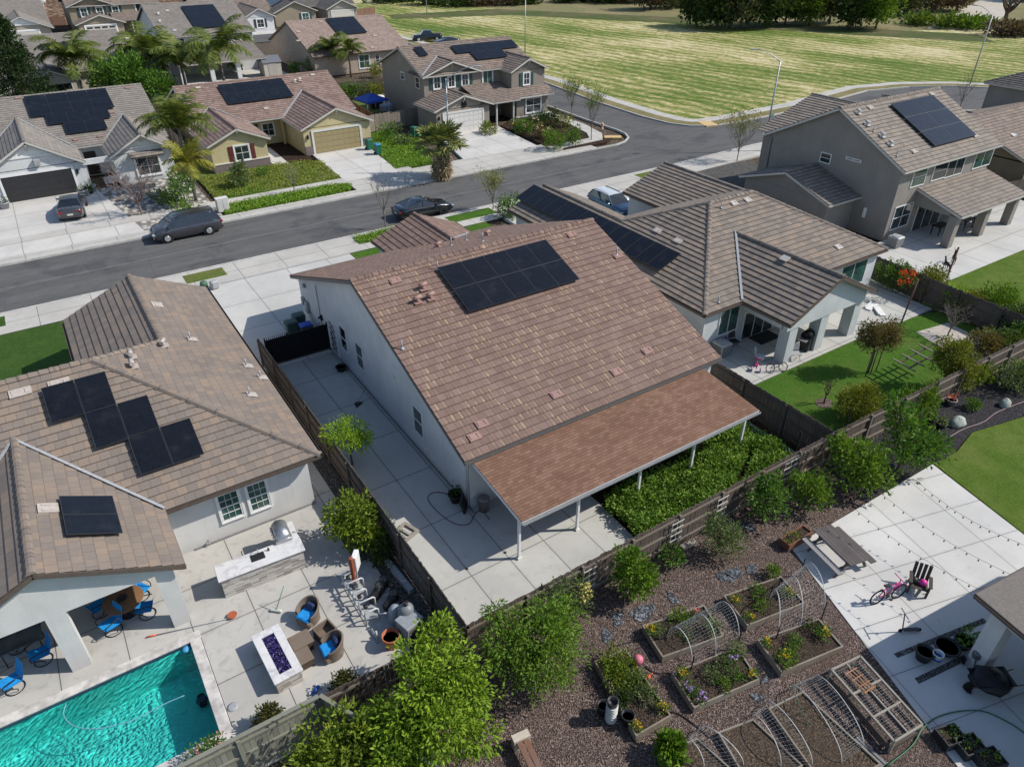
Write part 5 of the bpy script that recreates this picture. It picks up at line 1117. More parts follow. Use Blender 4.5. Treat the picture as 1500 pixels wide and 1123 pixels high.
cover('weedy_grass','tufted weedy grass covering the front lawn of the yellow house',[(11.9,64.2),(23.0,64.2),(23.6,70.5),(19.8,71.8),(18,71.5),(12,71.5)],.05,1500,.15,leaf('weed_blades',(.11,.16,.03),(.165,.215,.045),(.24,.25,.08)),51,.07,'grass',.15,.08)
cover('verge_grass','bright tufted grass on the kerb strip of the yellow house',[(11.6,60.2),(22.3,60.25),(23.1,61.6),(21.8,62.6),(12.0,62.6)],.07,1300,.15,leaf('fresh_blades',(.09,.18,.022),(.14,.25,.036),(.2,.3,.06)),52,.12,'grass',.15,.1)
cover('lawn_grass','tufted grass on the narrow lawn beside the khaki garage',[(28.7,64.0),(32.6,63.6),(35.3,72.4),(33.5,77),(30.7,76),(29.8,72)],.07,1500,.16,leaf('fresh_blades',(.09,.18,.022),(.14,.25,.036),(.2,.3,.06)),53,.14,'grass',.15,.07)
cover('verge_grass','grass tufts on the kerb strips in front of the middle house',[(18.2,48.4),(24,48.4),(24,50),(18.2,50)],.06,420,.13,leaf('fresh_blades',(.09,.18,.022),(.14,.25,.036),(.2,.3,.06)),54,.1,'grass',.15,.1)
# ---- palms
def palm(name,label,loc,hh,fl,nf,seed,m,tr=.13,group=None,droop=1.0,leafw=.05,nlf=26):
    R=random.Random(seed); t=thing(name,label,'palm',loc,0,group); tb=MB(); tb.tube([(0,0,-.1),(.05,0,hh*.5),(0,0,hh)],[tr*1.25,tr,tr*.85],9); tb.tube([(0,0,hh),(0,0,hh+.6)],[tr*.8,tr*.35],8); tb.build('trunk',BARKG,t)
    mb=MB()
    for i in range(nf):
        a=2*pi*i/nf*2.4+R.uniform(-.25,.25); el=R.uniform(.15,1.25); L=fl*R.uniform(.8,1.1); d=V((cos(a),sin(a),0)); pts=[];p=V((0,0,hh+.4)); v=d*cos(el)+V((0,0,sin(el))); k=9
        for j in range(k+1): pts.append(p.copy()); p=p+v*(L/k); v=(v+V((0,0,-.17*droop*(.5+j/k)))).normalized()
        mb.tube(pts,[.025*(1-j/(k+1))+.004 for j in range(k+1)],4)
        for j in range(nlf):
            f=(j+1.2)/(nlf+1)*k; q0=int(min(f,k-1e-3)); c=pts[q0].lerp(pts[q0+1],f-q0); tv=(pts[q0+1]-pts[q0]).normalized(); s=tv.cross(V((0,0,1))).normalized(); ll=L*.31*sin(pi*(.12+.8*j/nlf))+.08
            for sg in(-1,1):
                dd=(s*sg+tv*.55+V((0,0,-.35+R.uniform(-.25,.25)))).normalized(); w=tv*leafw
                e=c+dd*ll*.6; mb.face([c-w*.5,c+w*.5,e+w*.35,e-w*.35]); g=c+dd*ll+V((0,0,-.12*ll)); mb.face([e-w*.35,e+w*.35,g])
    mb.build('frond',m,t); return t
p=G(262,190,5.4); palm('queen_palm','queen palm with green plume in front of the white house, taller of the two',(p.x,p.y,0),5.2,3.6,22,60,LF_PALM,.14,None,1.25,.09,38)
p=G(274,240,3.2); palm('queen_palm','young yellow palm with pale trunk by the path of the yellow house',(p.x,p.y,0),2.9,2.5,16,61,LF_PALMY,.12,None,1.2,.08,34)
p=G(267,278,1.6); tree('yard_shrub','round green shrub between the two palms and the white house window','shrub',(p.x,p.y,0),[(0,0,2.2,1.1,1.1,1.1)],LF_MID,1.2,.06,12,.22,.3,1.0,62)
for (u,v,hh,fl,s,l) in((105,82,6.2,3.6,63,'tall feathery palm beside the dark conifer at the upper left'),(205,72,5.6,3.4,64,'drooping palm left of centre among the palms behind the white house'),(236,84,4.6,3.0,65,'shorter palm tucked between two palms by the chalk house'),(262,84,5.2,3.0,66,'slender palm in front of the chalk house porch'),(318,72,6.6,3.8,67,'largest arching palm in front of the solar roof of the chalk house')):
    p=G(u,v,hh*.8+.5); palm('queen_palm',l,(p.x,p.y,0),hh*.8,fl*1.5,24,s,LF_PALM,.17,'palms behind the white house',1.35,.15,36)
for (u,v,s,l) in((487,110,68,'left one of two small palms behind the yellow house'),(514,112,69,'right one of two small palms behind the yellow house')):
    p=G(u,v,0); palm('queen_palm',l,(p.x,p.y,0),3.2,3.2,16,s,LF_PALM,.13,'small palms behind the yellow house',1.2,.13,28)
# fan palm with skirt
p=G(648,262,0); t=thing('fan_palm','shaggy fan palm with dry skirt at the end of the white garage drive','palm',(p.x,p.y,0)); t.scale=(1.3,1.3,1.2); R=random.Random(8); tb=MB(); tb.tube([(0,0,-.1),(0,0,2.6)],[.35,.28],9); tb.build('trunk',BARK,t)
def fan(mb,c,d,r,R,n=12):
    d=d.normalized(); s=d.cross(V((0,0,1))).normalized(); u=s.cross(d)
    for i in range(n):
        a=-1.9+3.8*i/(n-1); e=(d*cos(a)*1.0+s*sin(a)+u*R.uniform(-.1,.15)).normalized(); w=(e.cross(u)).normalized()*r*.09; m=c+e*r*.6
        mb.face([c,m+w,c+e*r*R.uniform(.9,1.08)+V((0,0,-.12*r)),m-w])
mb=MB(); dry=MB()
for i in range(46):
    a=i*2.4; el=R.uniform(-.25,1.3); d=V((cos(a)*cos(el),sin(a)*cos(el),sin(el))); c=V((0,0,2.6))+d*R.uniform(.7,1.5); mb.tube([V((0,0,2.6)),c],.02,4); fan(mb,c,d+V((0,0,-.15)),R.uniform(.75,1.0),R)
for i in range(40):
    a=i*2.4; zz=R.uniform(.6,2.4); d=V((cos(a)*.8,sin(a)*.8,-.9)); c=V((0,0,zz))+d*.5; fan(dry,c,d,R.uniform(.5,.8),R,9)
mb.build('frond',LF_FAN,t); dry.build('dry_skirt',LF_DRY,t)
# ---- other trees across the street and behind
p=G(30,118,3.5); t=thing('cedar_tree','tall dark cedar tree at the upper left edge','tree',(p.x,p.y,0)); R=random.Random(71); mb=MB(); tb=MB(); tb.tube([(0,0,0),(0,0,10)],[.35,.05],8); tb.build('trunk',BARK,t)
for i in range(150):
    z=R.uniform(1,10.3); r=(10.8-z)*.46*R.uniform(.6,1.0); a=R.uniform(0,6.28); clumps(mb,(cos(a)*r*.75,sin(a)*r*.75,z-.1*r),(.35*r+.25,.35*r+.25,.3),5,13,.42,.42,R,.35,.25)
mb.build('crown',LF_CON,t)
p=G(180,112,3.2); tree('broadleaf_tree','full bright green tree behind the ridge of the white house','tree',(p.x,p.y,0),[(0,0,3.4,3.0,2.6,2.2),(-2.2,.5,3.0,1.8,1.8,1.6),(2.4,-1,2.6,2.0,1.8,1.5),(3.6,-3,2.0,1.8,1.6,1.6),(1,1,4.2,2.2,2,1.4)],LF_MID,1.5,.2,14,.42,.6,1.5,72)
p=G(350,262,.8); tree('yard_shrub','leggy olive shrub in front of the red shuttered window','shrub',(p.x,p.y,0),[(0,0,1.0,1.0,.95,.9),(.2,.1,1.8,.6,.6,.6)],LF_OLV,.4,.05,12,.2,.25,1.0,73,None,.5)
p=G(385,252,.4); tree('yard_shrub','low round shrub at the corner of the stone wainscot','shrub',(p.x,p.y,0),[(0,0,.45,.6,.6,.45)],LF_MID,.2,.03,11,.14,.2,1.0,74)
p=G(208,316,0); bare('bare_tree','leafless pinkish grey tree in the flagstone yard of the white house',(p.x,p.y,0),4.2,2.3,75,bark('pink_grey_bark',(.26,.20,.18)),16,None,.09)
p=G(432,286,0); bare('sapling','thin leafless sapling in the grass strip of the yellow house',(p.x,p.y,0),2.6,.9,76,None,7)
p=G(565,335,0); bare('sapling','thin leafless street tree behind the black coupe',(p.x,p.y,0),4.4,1.1,77,None,8)
p=G(722,308,0); bare('street_tree','sparse young tree in leaf at the kerb before the hip roof house',(p.x,p.y,0),3.2,1.1,78,None,9,leaf('sparse_leaves',(.12,.15,.05),(.19,.21,.08),(.28,.27,.13)))
p=G(1079,237,0); bare('street_tree','young sparse tree on the verge left of the tall street lamp',(p.x,p.y,0),4.6,2.0,79,None,14,leaf('sparse_leaves2',(.10,.13,.045),(.16,.18,.07),(.25,.24,.12)))
p=G(1403,166,0); bare('sapling','thin leafless sapling behind the tall two storey house at right',(p.x,p.y,0),4.6,1.3,80,BARK,8)
for u,v,hh,s,l,m in((837,172,4.6,81,'slim young tree beside the side street at the corner bed',LF_OLV),(866,206,5.6,82,'slim young tree at the tip of the corner bed near the hydrant',LF_OLV)):
    p=G(u,v,0); bare('street_tree',l,(p.x,p.y,0),hh,1.5,s,None,11,leaf('young_leaves',(.07,.12,.03),(.12,.18,.045),(.2,.25,.08)))
p=G(748,305,.8); tree('yard_shrub','dense round dark shrub at the roof corner beside the near kerb','shrub',(p.x,p.y,0),[(0,0,.95,1.1,1.0,.9)],LF_MID,.2,.05,13,.2,.26,1.1,83)
for i,(u,v,z,r,m,n,l) in enumerate([(812,203,1.2,1.25,LF_BR,'yard_shrub','bright green small tree at the front of the rose bed'),(840,199,1.0,.95,LF_MID,'yard_shrub','mid green shrub right of the bright one in the rose bed'),(806,172,1.0,1.2,LF_DK,'yard_shrub','dark dense shrub beneath the corner bay window'),(786,178,.9,1.2,LF_DK,'rose_bush','tall dark rose bush close to the bay window'),(770,186,.8,1.1,LF_MID,'rose_bush','rose bush with pale flowers at the drive edge'),(793,192,.8,1.0,LF_RED,'rose_bush','reddish rose bush in the front of the corner bed'),(758,183,.7,1.0,LF_OLV,'rose_bush','greyish rose bush nearest the porch'),(826,177,.7,.9,LF_GOLD,'rose_bush','yellowish rose bush toward the side street'),(717,190,.6,.8,LF_GOLD,'yard_shrub','golden shrub right beside the white garage door'),(711,187,.6,.7,LF_BR,'yard_shrub','green shrub at the garage pier by the porch'),(345,104-8,.8,1.0,LF_MID,'yard_shrub','round green shrub at the porch of the chalk house')]):
    p=G(u,v,z); t=tree(n,l,'shrub',(p.x,p.y,0),[(0,0,z,r,r*.9,z*.95)],m,.2,.04,11,.22,.28,.95,90+i)
    if n=='rose_bush': blooms(t,(0,-.2,z*1.2),(r*.8,r*.7,z*.7),6,6,.13,.08,random.Random(i),(FL_PK,FL_W,FL_Y,FL_W)[i%4])
for i,(u,v,z,r,m,l) in enumerate([(454,98,1.2,1.5,LF_OLV,'grey green bush beside the left small palm'),(462,93,1.4,1.6,LF_OLV,'pale grey bush along the rose roof house wall'),(433,99,.9,1.2,LF_MID,'small green bush by the grey garden shed'),(531,132,1.0,1.8,LF_OLV,'sprawling weedy shrub behind the blue canopy'),(506,135,.9,1.8,LF_MID,'mixed green planting at the end of the yellow house ridge'),(552,133,1.0,1.5,LF_GOLD,'olive shrub by the taupe house wall'),(549,102,1.0,1.3,LF_GOLD,'light green bush by the rose roof house window'),(565,196,.8,.9,LF_MID,'shrub at the fence gate beside the second lawn'),(577,188,.8,.9,LF_OLV,'agave like shrub at the wooden fence gate'),(590,205,.6,1.1,LF_OLV,'low shrub row beside the second lawn'),(270,305,.6,.9,LF_BR,'bright clump of grass beside the van'),(255,290,.6,1.2,LF_MID,'low green clump at the foot of the bare tree'),(235,285,.5,.9,LF_OLV,'grey green clump left of the bare tree'),(125,280,.4,.5,LF_DK,'potted cycad beside the black garage door'),(395,20,.8,2.0,LF_OLV,'desert planting before the far white house'),(412,30,.8,2.2,LF_RED,'brown bare shrub by the far grey garage house')]):
    p=G(u,v,z); tree('yard_shrub',l,'shrub',(p.x,p.y,0),[(0,0,z,r,r*.9,z)],m,.2,.04,10,.26,.32,.85,110+i)
# ---- tree line beyond the field
SCR=[LF_DK,leaf('eucalyptus_leaves',(.035,.05,.03),(.06,.075,.045),(.10,.11,.07)),leaf('brown_scrub',(.06,.045,.03),(.10,.075,.05),(.15,.12,.08)),leaf('grassy_green',(.05,.09,.02),(.09,.15,.03),(.15,.22,.05))]
far=[(1020,38,9,4.5,0,'dark tree at the left end of the big grove'),(1050,42,10,5,0,'dark tall tree second in the grove'),(1085,42,11,5.5,1,'grey green tall tree in the grove'),(1120,40,11,5.5,0,'dense dark tree in the middle of the grove'),(1150,36,11,5.5,0,'dark tree behind the grove edge'),(1185,36,9,5,3,'fresh green broad tree in the grove'),(1215,34,11,5,1,'grey green tree right in the grove'),(1245,42,9,4.6,0,'dark trunked tree in front of the bright one'),(1282,42,12,5.5,4,'bright green full tree, nearest of the grove'),(1330,22,8,5,1,'thin grey tree behind the bright grass'),(1365,18,8,5,2,'brownish bare tree behind the bright grass'),(1400,16,8,5,2,'brown scrub tree near the log pile'),(1345,36,2.2,4,3,'bright grassy bush along the track'),(1390,40,2.2,4.5,3,'bright grassy bush right of the grove'),(1425,42,2.2,4.5,4,'vivid low bush before the dark thicket'),(1465,52,2.2,4,2,'brown thicket by the pale track'),(1490,52,2.2,4,2,'brown thicket at the right edge'),(700,8,2.4,5,2,'dull scrub left at the top edge of the field'),(665,9,2.2,5,0,'dark scrub near the far grey garage house'),(740,7,2.4,5,2,'brown scrub at the top edge centre left'),(890,4,4,5,0,'dark tree at the top edge centre'),(930,4,3.5,5,2,'brown bush at the top edge centre'),(975,12,4,5,1,'grey bush before the grove'),(845,3,3,5,1,'olive scrub at the top edge')]
RT=random.Random(77)
far+=[(560+i*67+RT.uniform(-12,12),RT.uniform(1,7)+(8 if 900<560+i*67<1330 else 0),RT.uniform(7,10) if 960<560+i*67 else RT.uniform(2,3.5),RT.uniform(4.5,6.5),RT.choice((0,1,2,3)),'background tree filling the far wood behind the field') for i in range(15)]
for i,(u,v,hh,r,mi,l) in enumerate(far):
    p=G(u,v,0); m=SCR[mi] if mi<4 else LF_BR
    lob=[(0,0,hh*.55,r*.8,r*.8,hh*.45),(r*.5,r*.2,hh*.42,r*.6,r*.6,hh*.36),(-r*.5,-r*.1,hh*.4,r*.6,r*.6,hh*.36)] if hh>5 else [(0,0,hh*.5,r,r*.8,hh*.5),(r*.7,0,hh*.4,r*.6,r*.6,hh*.4)]
    tree('woodland_tree' if hh>5 else 'scrub_bush',l,'tree' if hh>5 else 'bush',(p.x,p.y,-.1),lob,m,hh*.3,.25,11,.75,.8,1.0,140+i,'background trees of the far wood' if 'filling' in l else 'trees and scrub beyond the field',.5,0.,BARK)
p=G(1470,35,0); bare('dead_tree','dark bare tree standing alone by the pale track',(p.x,p.y,0),9,5,170,BARK,9,None,.5)
# ================================================================== vehicles
def car(name,label,cat,loc,rz,paintm,L,W,H,prof,gh,wheel_x,wr=.33,roofm=None,kind='car',rails=False):
    """prof: deck line [(x,z)] front to back; gh: greenhouse (base front x, roof front x, roof back x, base back x)"""
    t=thing(name,label,cat,loc,rz); hw=W/2
    def deck(x):
        for i in range(len(prof)-1):
            if prof[i][0]>=x>=prof[i+1][0]:
                f=(prof[i][0]-x)/(prof[i][0]-prof[i+1][0]); return prof[i][1]+(prof[i+1][1]-prof[i][1])*f
        return prof[-1][1]
    N=30; rings=[]
    for i in range(N+1):
        x=L/2-L*i/N; e=abs(x)/(L/2); pin=1-.16*max(0,(e-.72)/.28)**2; zd=deck(x); zb=.24+.12*max(0,(e-.86)/.14)
        w=hw*pin; rings.append([(x,-w*.93,zb),(x,-w,zb+.14),(x,-w*1.0,zd*.62),(x,-w*.965,zd-.10),(x,-w*.90,zd-.025),(x,-w*.55,zd+.012),(x,0,zd+.022),(x,w*.55,zd+.012),(x,w*.90,zd-.025),(x,w*.965,zd-.10),(x,w*1.0,zd*.62),(x,w,zb+.14),(x,w*.93,zb)])
    b=MB(); n=13; vs=[p for r in rings for p in r]; fs=[]
    for i in range(N):
        for k in range(n-1): fs.append((i*n+k,i*n+k+1,(i+1)*n+k+1,(i+1)*n+k))
        fs.append((i*n+n-1,i*n,(i+1)*n,(i+1)*n+n-1))
    b.mesh(vs,fs,True); b.mesh(rings[0],[tuple(range(n-1,-1,-1))]); b.mesh(rings[-1],[tuple(range(n))])
    f0,r0,r1,f1=gh; wb=hw*.90; wr_=hw*.70; g=MB(); zf=deck(f0)-.01; zk=deck(f1)-.01
    # roof skin with slight crown
    RS=[];M=8
    for i in range(M+1):
        x=r0+(r1-r0)*i/M; z=H-.06*((i/M-.42)/.58)**2; RS.append([(x,-wr_,z-.045),(x,-wr_*.8,z-.01),(x,0,z+.012),(x,wr_*.8,z-.01),(x,wr_,z-.045)])
    rb=MB(); vs=[p for r in RS for p in r]; rb.mesh(vs,[(i*5+k,i*5+k+1,(i+1)*5+k+1,(i+1)*5+k) for i in range(M) for k in range(4)],True)
    if roofm is None: b.mesh(vs,[(i*5+k,i*5+k+1,(i+1)*5+k+1,(i+1)*5+k) for i in range(M) for k in range(4)],True)
    A0,A1=RS[0],RS[-1]
    pil=MB()
    for s,ix in((-1,0),(1,4)):
        xs=[(f0-(f0-r0)*.0,0)]; segs=6 if L>4.9 and kind=='van' else 4
        bp=[];tp=[]
        for i in range(segs+1):
            xb=f0+(f1-f0)*i/segs; xt=r0+(r1-r0)*i/segs; z=H-.06*((i/segs-.42)/.58)**2-.045
            bp.append(V((xb,s*wb,deck(xb)-.03))); tp.append(V((xt,s*wr_,z)))
        for i in range(segs): g.face([bp[i],bp[i+1],tp[i+1],tp[i]] if s<0 else [bp[i+1],bp[i],tp[i],tp[i+1]])
        for i in range(segs+1):
            if i in(0,segs) or (segs==4 and i==2) or (segs==6 and i in(2,4)): pil.bar(bp[i]+V((0,s*.005,0)),tp[i]+V((0,s*.005,0)),.085 if i in(0,segs) else .06,.035,V((1,0,0)))
        pil.tube(tp,.03,5); pil.tube([q+V((0,s*.006,.0)) for q in bp],.02,5)
    g.face([(f0,-wb,zf),(f0,wb,zf),A0[4],A0[3],A0[2],A0[1],A0[0]]); g.face([(f1,wb,zk),(f1,-wb,zk),A1[0],A1[1],A1[2],A1[3],A1[4]])
    body=b.build('body',paintm,t); g.build('window_glass',CARGL,t); pil.build('pillar_trim',paintm,t)
    if roofm is not None: rb.build('roof_panel',roofm,t)
    if rails:
        for s in(-1,1): r=MB(); r.tube([(r0-.1,s*wr_*.92,H-.05),(r0-.3,s*wr_*.92,H+.035),(r1+.3,s*wr_*.92,H+.03),(r1+.1,s*wr_*.92,H-.06)],.02,5); r.build('roof_rail',BLACKM,t)
    if kind=='pickup':
        k=MB(); k.box((-L/2+.95,0,deck(-1.5)-.13),(1.65,W*.78,.34)); k.build('cargo_bed',DKPL,t)
    for x in wheel_x:
        for s in(-1,1):
            a=MB(); a.lathe([(wr+.07,-.04),(wr+.07,.03)],(x,s*(hw-.005),wr),20,'Y'); a.build('wheel_arch',DKPL,t)
            w=MB(); w.lathe([(wr*.62,-.1),(wr*.94,-.11),(wr,-.06),(wr,.06),(wr*.94,.11),(wr*.64,.10)],(x,s*(hw-.07),wr),20,'Y'); wo=w.build('wheel',RUBBER,t)
            r=MB(); yy=s*(hw+.025); r.lathe([(wr*.62,.0),(wr*.64,.012),(wr*.56,.014)],(x,yy,wr),18,'Y'); r.lathe([(wr*.16,-.01),(wr*.16,.015)],(x,yy,wr),10,'Y')
            for q in range(5): a_=q*2*pi/5; r.bar((x,yy,wr),(x+cos(a_)*wr*.6,yy,wr+sin(a_)*wr*.6),.055,.02,V((0,1,0)))
            r.build('rim',ALU,wo)
    lf=deck(L/2-.12); lb=deck(-L/2+.1)
    for s in(-1,1):
        k=MB(); k.box((L/2-.10,s*hw*.70,lf*.83),(.2,.38,.13),-s*.35,b=.03); k.build('headlight',HEADL,t)
        k=MB(); k.box((-L/2+.07,s*hw*.72,lb*.80),(.16,.36,.15),s*.3,b=.03); k.build('tail_light',TAILL,t)
        k=MB(); k.box((f0-.35,s*(hw+.05),deck(f0)+.06),(.14,.2,.13),b=.03); k.build('mirror',paintm,t)
        k=MB()
        for xx in((f0+f1)/2+.35,(f0+f1)/2-.65): k.box((xx,s*(hw*.985),deck(0)*.80),(.16,.04,.03))
        k.build('door_handle',paintm,t)
    k=MB(); k.box((L/2-.005,0,.42),(.06,W*.55,.16),b=.02); k.build('grille',DKPL,t); k=MB(); k.box((-L/2-.005,0,lb*.62),(.03,.42,.13)); k.build('number_plate',OFFW,t)
    return t
CARGL=glass('car_glass',(.008,.010,.012),.04); HEADL=plain('headlight_lens',(.55,.57,.6),.15,.2); TAILL=plain('tail_lens',(.25,.012,.015),.2)
GREYC=paint('dark_grey_paint',(.07,.07,.075)); SLATE=paint('slate_purple_paint',(.062,.062,.074)); BLKC=paint('black_paint',(.010,.012,.016)); BLUC=paint('blue_grey_paint',(.045,.105,.18)); WHC=paint('white_roof_paint',(.65,.67,.68),.1)
sed=[(2.45,.55),(2.38,.70),(2.1,.80),(1.1,.97),(0,.99),(-1.5,1.04),(-2.2,1.03),(-2.38,.95),(-2.45,.6)]
a=G(106,335,0);b=G(113,293,0); c=(a+b)/2
car('parked_sedan','dark grey sedan parked on the drive of the white house, rear to the street','car',(c.x,c.y+.1,.09),atan2(b.y-a.y,b.x-a.x),GREYC,4.85,1.84,1.45,sed,(1.05,.25,-.85,-1.75),(1.45,-1.4))
van=[(2.55,.60),(2.48,.82),(2.2,.98),(1.75,1.08),(0,1.08),(-2.2,1.10),(-2.5,1.08),(-2.55,.6)]
c=V((8.1,59.85,0)); car('parked_minivan','slate grey minivan parked at the far kerb beside the flagstone yard','van',(8.0,59.75-1.95,-.02),pi,SLATE,5.1,1.98,1.76,van,(1.70,.75,-2.15,-2.48),(1.62,-1.42),.345,kind='van',rails=True)
fb=[(2.45,.5),(2.4,.66),(2.1,.78),(1.1,.95),(0,.97),(-1.6,1.06),(-2.2,1.07),(-2.4,.98),(-2.45,.6)]
car('parked_fastback','glossy black fastback car parked at the near kerb behind the middle house','car',(25.2,51.7,-.02),0,BLKC,4.85,1.9,1.44,fb,(1.15,.15,-.75,-1.95),(1.45,-1.42),.35)
suv=[(2.3,.65),(2.25,.88),(2.0,1.0),(1.2,1.08),(0,1.08),(-2.0,1.12),(-2.22,1.1),(-2.3,.6)]
p=G(896,299,.8); car('parked_suv','blue grey SUV with white roof parked on the drive of the hip roof house','car',(p.x,p.y,.09),radians(-92),BLUC,4.55,1.86,1.68,suv,(1.15,.35,-1.75,-2.15),(1.4,-1.35),.36,WHC,'suv',True)
pk=[(2.8,.7),(2.75,1.0),(2.4,1.12),(1.4,1.18),(0,1.18),(-1.0,1.18),(-1.05,1.22),(-2.7,1.22),(-2.8,.7)]
p=G(626,60,0); car('parked_pickup','black pickup parked at the kerb beside the rose roof house and field','pickup truck',(p.x,p.y,-.02),radians(160),BLKC,5.6,2.0,1.9,pk,(1.35,.7,-.65,-1.0),(1.75,-1.7),.40,kind='pickup')
p=G(655,66,0); car('parked_dark_car','dark low car just behind the black pickup','car',(p.x,p.y,-.02),radians(175),paint('charcoal_paint',(.02,.02,.022)),4.6,1.84,1.42,sed,(1.05,.25,-.85,-1.75),(1.4,-1.35))
# ================================================================== street furniture
def lamp(label,loc,hh,arm_dir,al=2.3):
    t=thing('street_lamp',label,'street lamp',loc,0,'street lamps'); b=MB(); b.tube([(0,0,0),(0,0,hh)],[.10,.06],10); b.lathe([(.2,0),(.2,.12),(.12,.2)],(0,0,0),10); b.build('pole',GALV,t)
    d=V(arm_dir).normalized(); a=MB(); pts=[V((0,0,hh-.1))+d*(al*f)+V((0,0,1.1*sin(f*pi/2))) for f in(0,.15,.35,.6,.8,1)]; a.tube(pts,[.05,.045,.04,.035,.03,.03],7); a.build('arm',GALV,t)
    h_=MB(); e=pts[-1]; r=atan2(d.y,d.x); h_.box((e.x+d.x*.25,e.y+d.y*.25,e.z+.0),(.7,.26,.11),r,b=.03); h_.build('lamp_head',GREYPL,t)
    return t
p=G(1118,222,0); t=lamp('tall curved arm street lamp with a green street sign on its pole',(p.x,p.y,0),8.7,(-1,.65,0),2.5)
mb=MB(); mb.box((.35,-.02,5.0-1.4),(.75,.03,.22),.4); mb.build('street_sign',plain('sign_green',(.01,.16,.09),.5),t)
p=G(1420,126,0); lamp('street lamp at the bend by the field, right of the solar roof',(p.x,p.y,0),9.0,(-.2,1,0),2.3)
p=G(658,252,0); lamp('street lamp rising in front of the white garage of the taupe corner house',(p.x,p.y-.2,.08),8.3,(.95,-.6,0),2.6)
p=G(769,82,0); lamp('street lamp at the far side of the side street behind the taupe house',(p.x,p.y,0),8.7,(-1,-.1,0),2.3)
p=G(626,30,0); lamp('distant thin street lamp behind the rose roof house',(p.x,p.y,0),9,(-1,-.3,0),2.3)
p=G(882,189,.08); t=thing('fire_hydrant','pale peach fire hydrant at the corner kerb','hydrant',(p.x,p.y,.09)); mb=MB(); mb.lathe([(.17,0),(.17,.06),(.11,.08),(.11,.5),(.15,.52),(.15,.57),(.11,.62),(.03,.72)],(0,0,0),12); mb.lathe([(.06,-.2),(.06,.2)],(0,0,.4),8,'X'); mb.lathe([(.07,-.2),(.07,0)],(0,0,.4),8,'Y'); mb.build('body',plain('peach_paint',(.6,.36,.24),.6),t)
p=G(328,310,.05); t=thing('utility_cabinet','pale ribbed utility cabinet on the kerb strip right of the van','cabinet',(p.x,p.y,.08),.05); mb=MB(); mb.box((0,0,.55),(.95,.5,1.1),b=.03); mb.box((0,0,1.13),(1.0,.55,.07),b=.02); mb.build('body',OFFW,t); mb=MB(); mb.box((-.23,-.26,.55),(.42,.02,.95)); mb.box((.23,-.26,.55),(.42,.02,.95)); mb.build('door',plain('pale_door',(.52,.51,.48),.6),t)
def bin_(label,loc,rz,body,lid,k=1.):
    t=thing('wheelie_bin',label,'bin',loc,rz,'household wheelie bins'); b=MB(); q=[(.24,.20,.05),(.30,.27,.95)]
    vs=[(sx*x,sy*y,z) for x,y,z in((.23,.24,.06),(.29,.33,.98)) for sx,sy in((-1,-1),(1,-1),(1,1),(-1,1))]; b.mesh(vs,[(3,2,1,0),(4,5,6,7),(0,1,5,4),(1,2,6,5),(2,3,7,6),(3,0,4,7)]); b.box((0,-.335,.93),(.6,.03,.07)); b.build('body',body,t)
    l=MB(); l.box((0,.0,1.02),(.62,.70,.07),b=.03); l.box((0,0,1.06),(.5,.5,.04),b=.02); l.build('lid',lid,t); h_=MB(); h_.tube([(-.2,.4,.98),(.2,.4,.98)],.02,6); h_.build('handle',DKPL,t)
    for s in(-1,1): w=MB(); w.lathe([(.12,-.03),(.12,.03)],(s*.27,.25,.12),12,'X'); w.build('wheel',RUBBER,t)
GRB=plain('bin_green',(.018,.13,.085),.5); BLB=plain('bin_blue_lid',(.02,.11,.36),.45); DGB=plain('bin_dark_green',(.04,.085,.075),.5); BLL=plain('bin_bright_blue',(.015,.07,.42),.45)
for u,v,l,bm,lm,rz in((541,219,'green bin with teal lid next to the khaki garage',GRB,GRB,.2),(554,226,'bin with light blue lid on the lawn edge by the khaki garage',GRB,plain('light_blue_lid',(.02,.2,.42),.45),.1),(607,200,'teal green bin among the plants left of the white garage',GRB,GRB,.3),(614,203,'second teal green bin closest to the white garage',GRB,GRB,.25)):
    p=G(u,v,.1); bin_(l,(p.x,p.y,.08),rz,bm,lm)
for (x,y,l,lm,bm) in((10.05,38.2,'grey green bin at the shaded wall of the middle house',DGB,DGB),(10.0,36.8,'bin with bright blue lid beside the black yard gate',BLL,DGB),(9.4,37.6,'second grey green bin in the shaded driveway',DGB,DGB)): bin_(l,(x,y,.09),pi/2,bm,lm)
p=G(316,424,0); t=thing('utility_box','grey curved utility box by the tan roof edge','utility box',(p.x,p.y,.09)); mb=MB(); mb.box((0,0,.28),(.55,.45,.56),.2,b=.08); mb.build('cover',GREYPL,t); p=G(300,422,0); t=thing('green_utility_box','small green box beside the grey utility box','utility box',(p.x,p.y,.09)); mb=MB(); mb.lathe([(.25,0),(.25,.3),(.2,.38),(.02,.4)],(0,0,0),10); mb.build('cover',plain('box_green',(.07,.14,.09),.6),t)
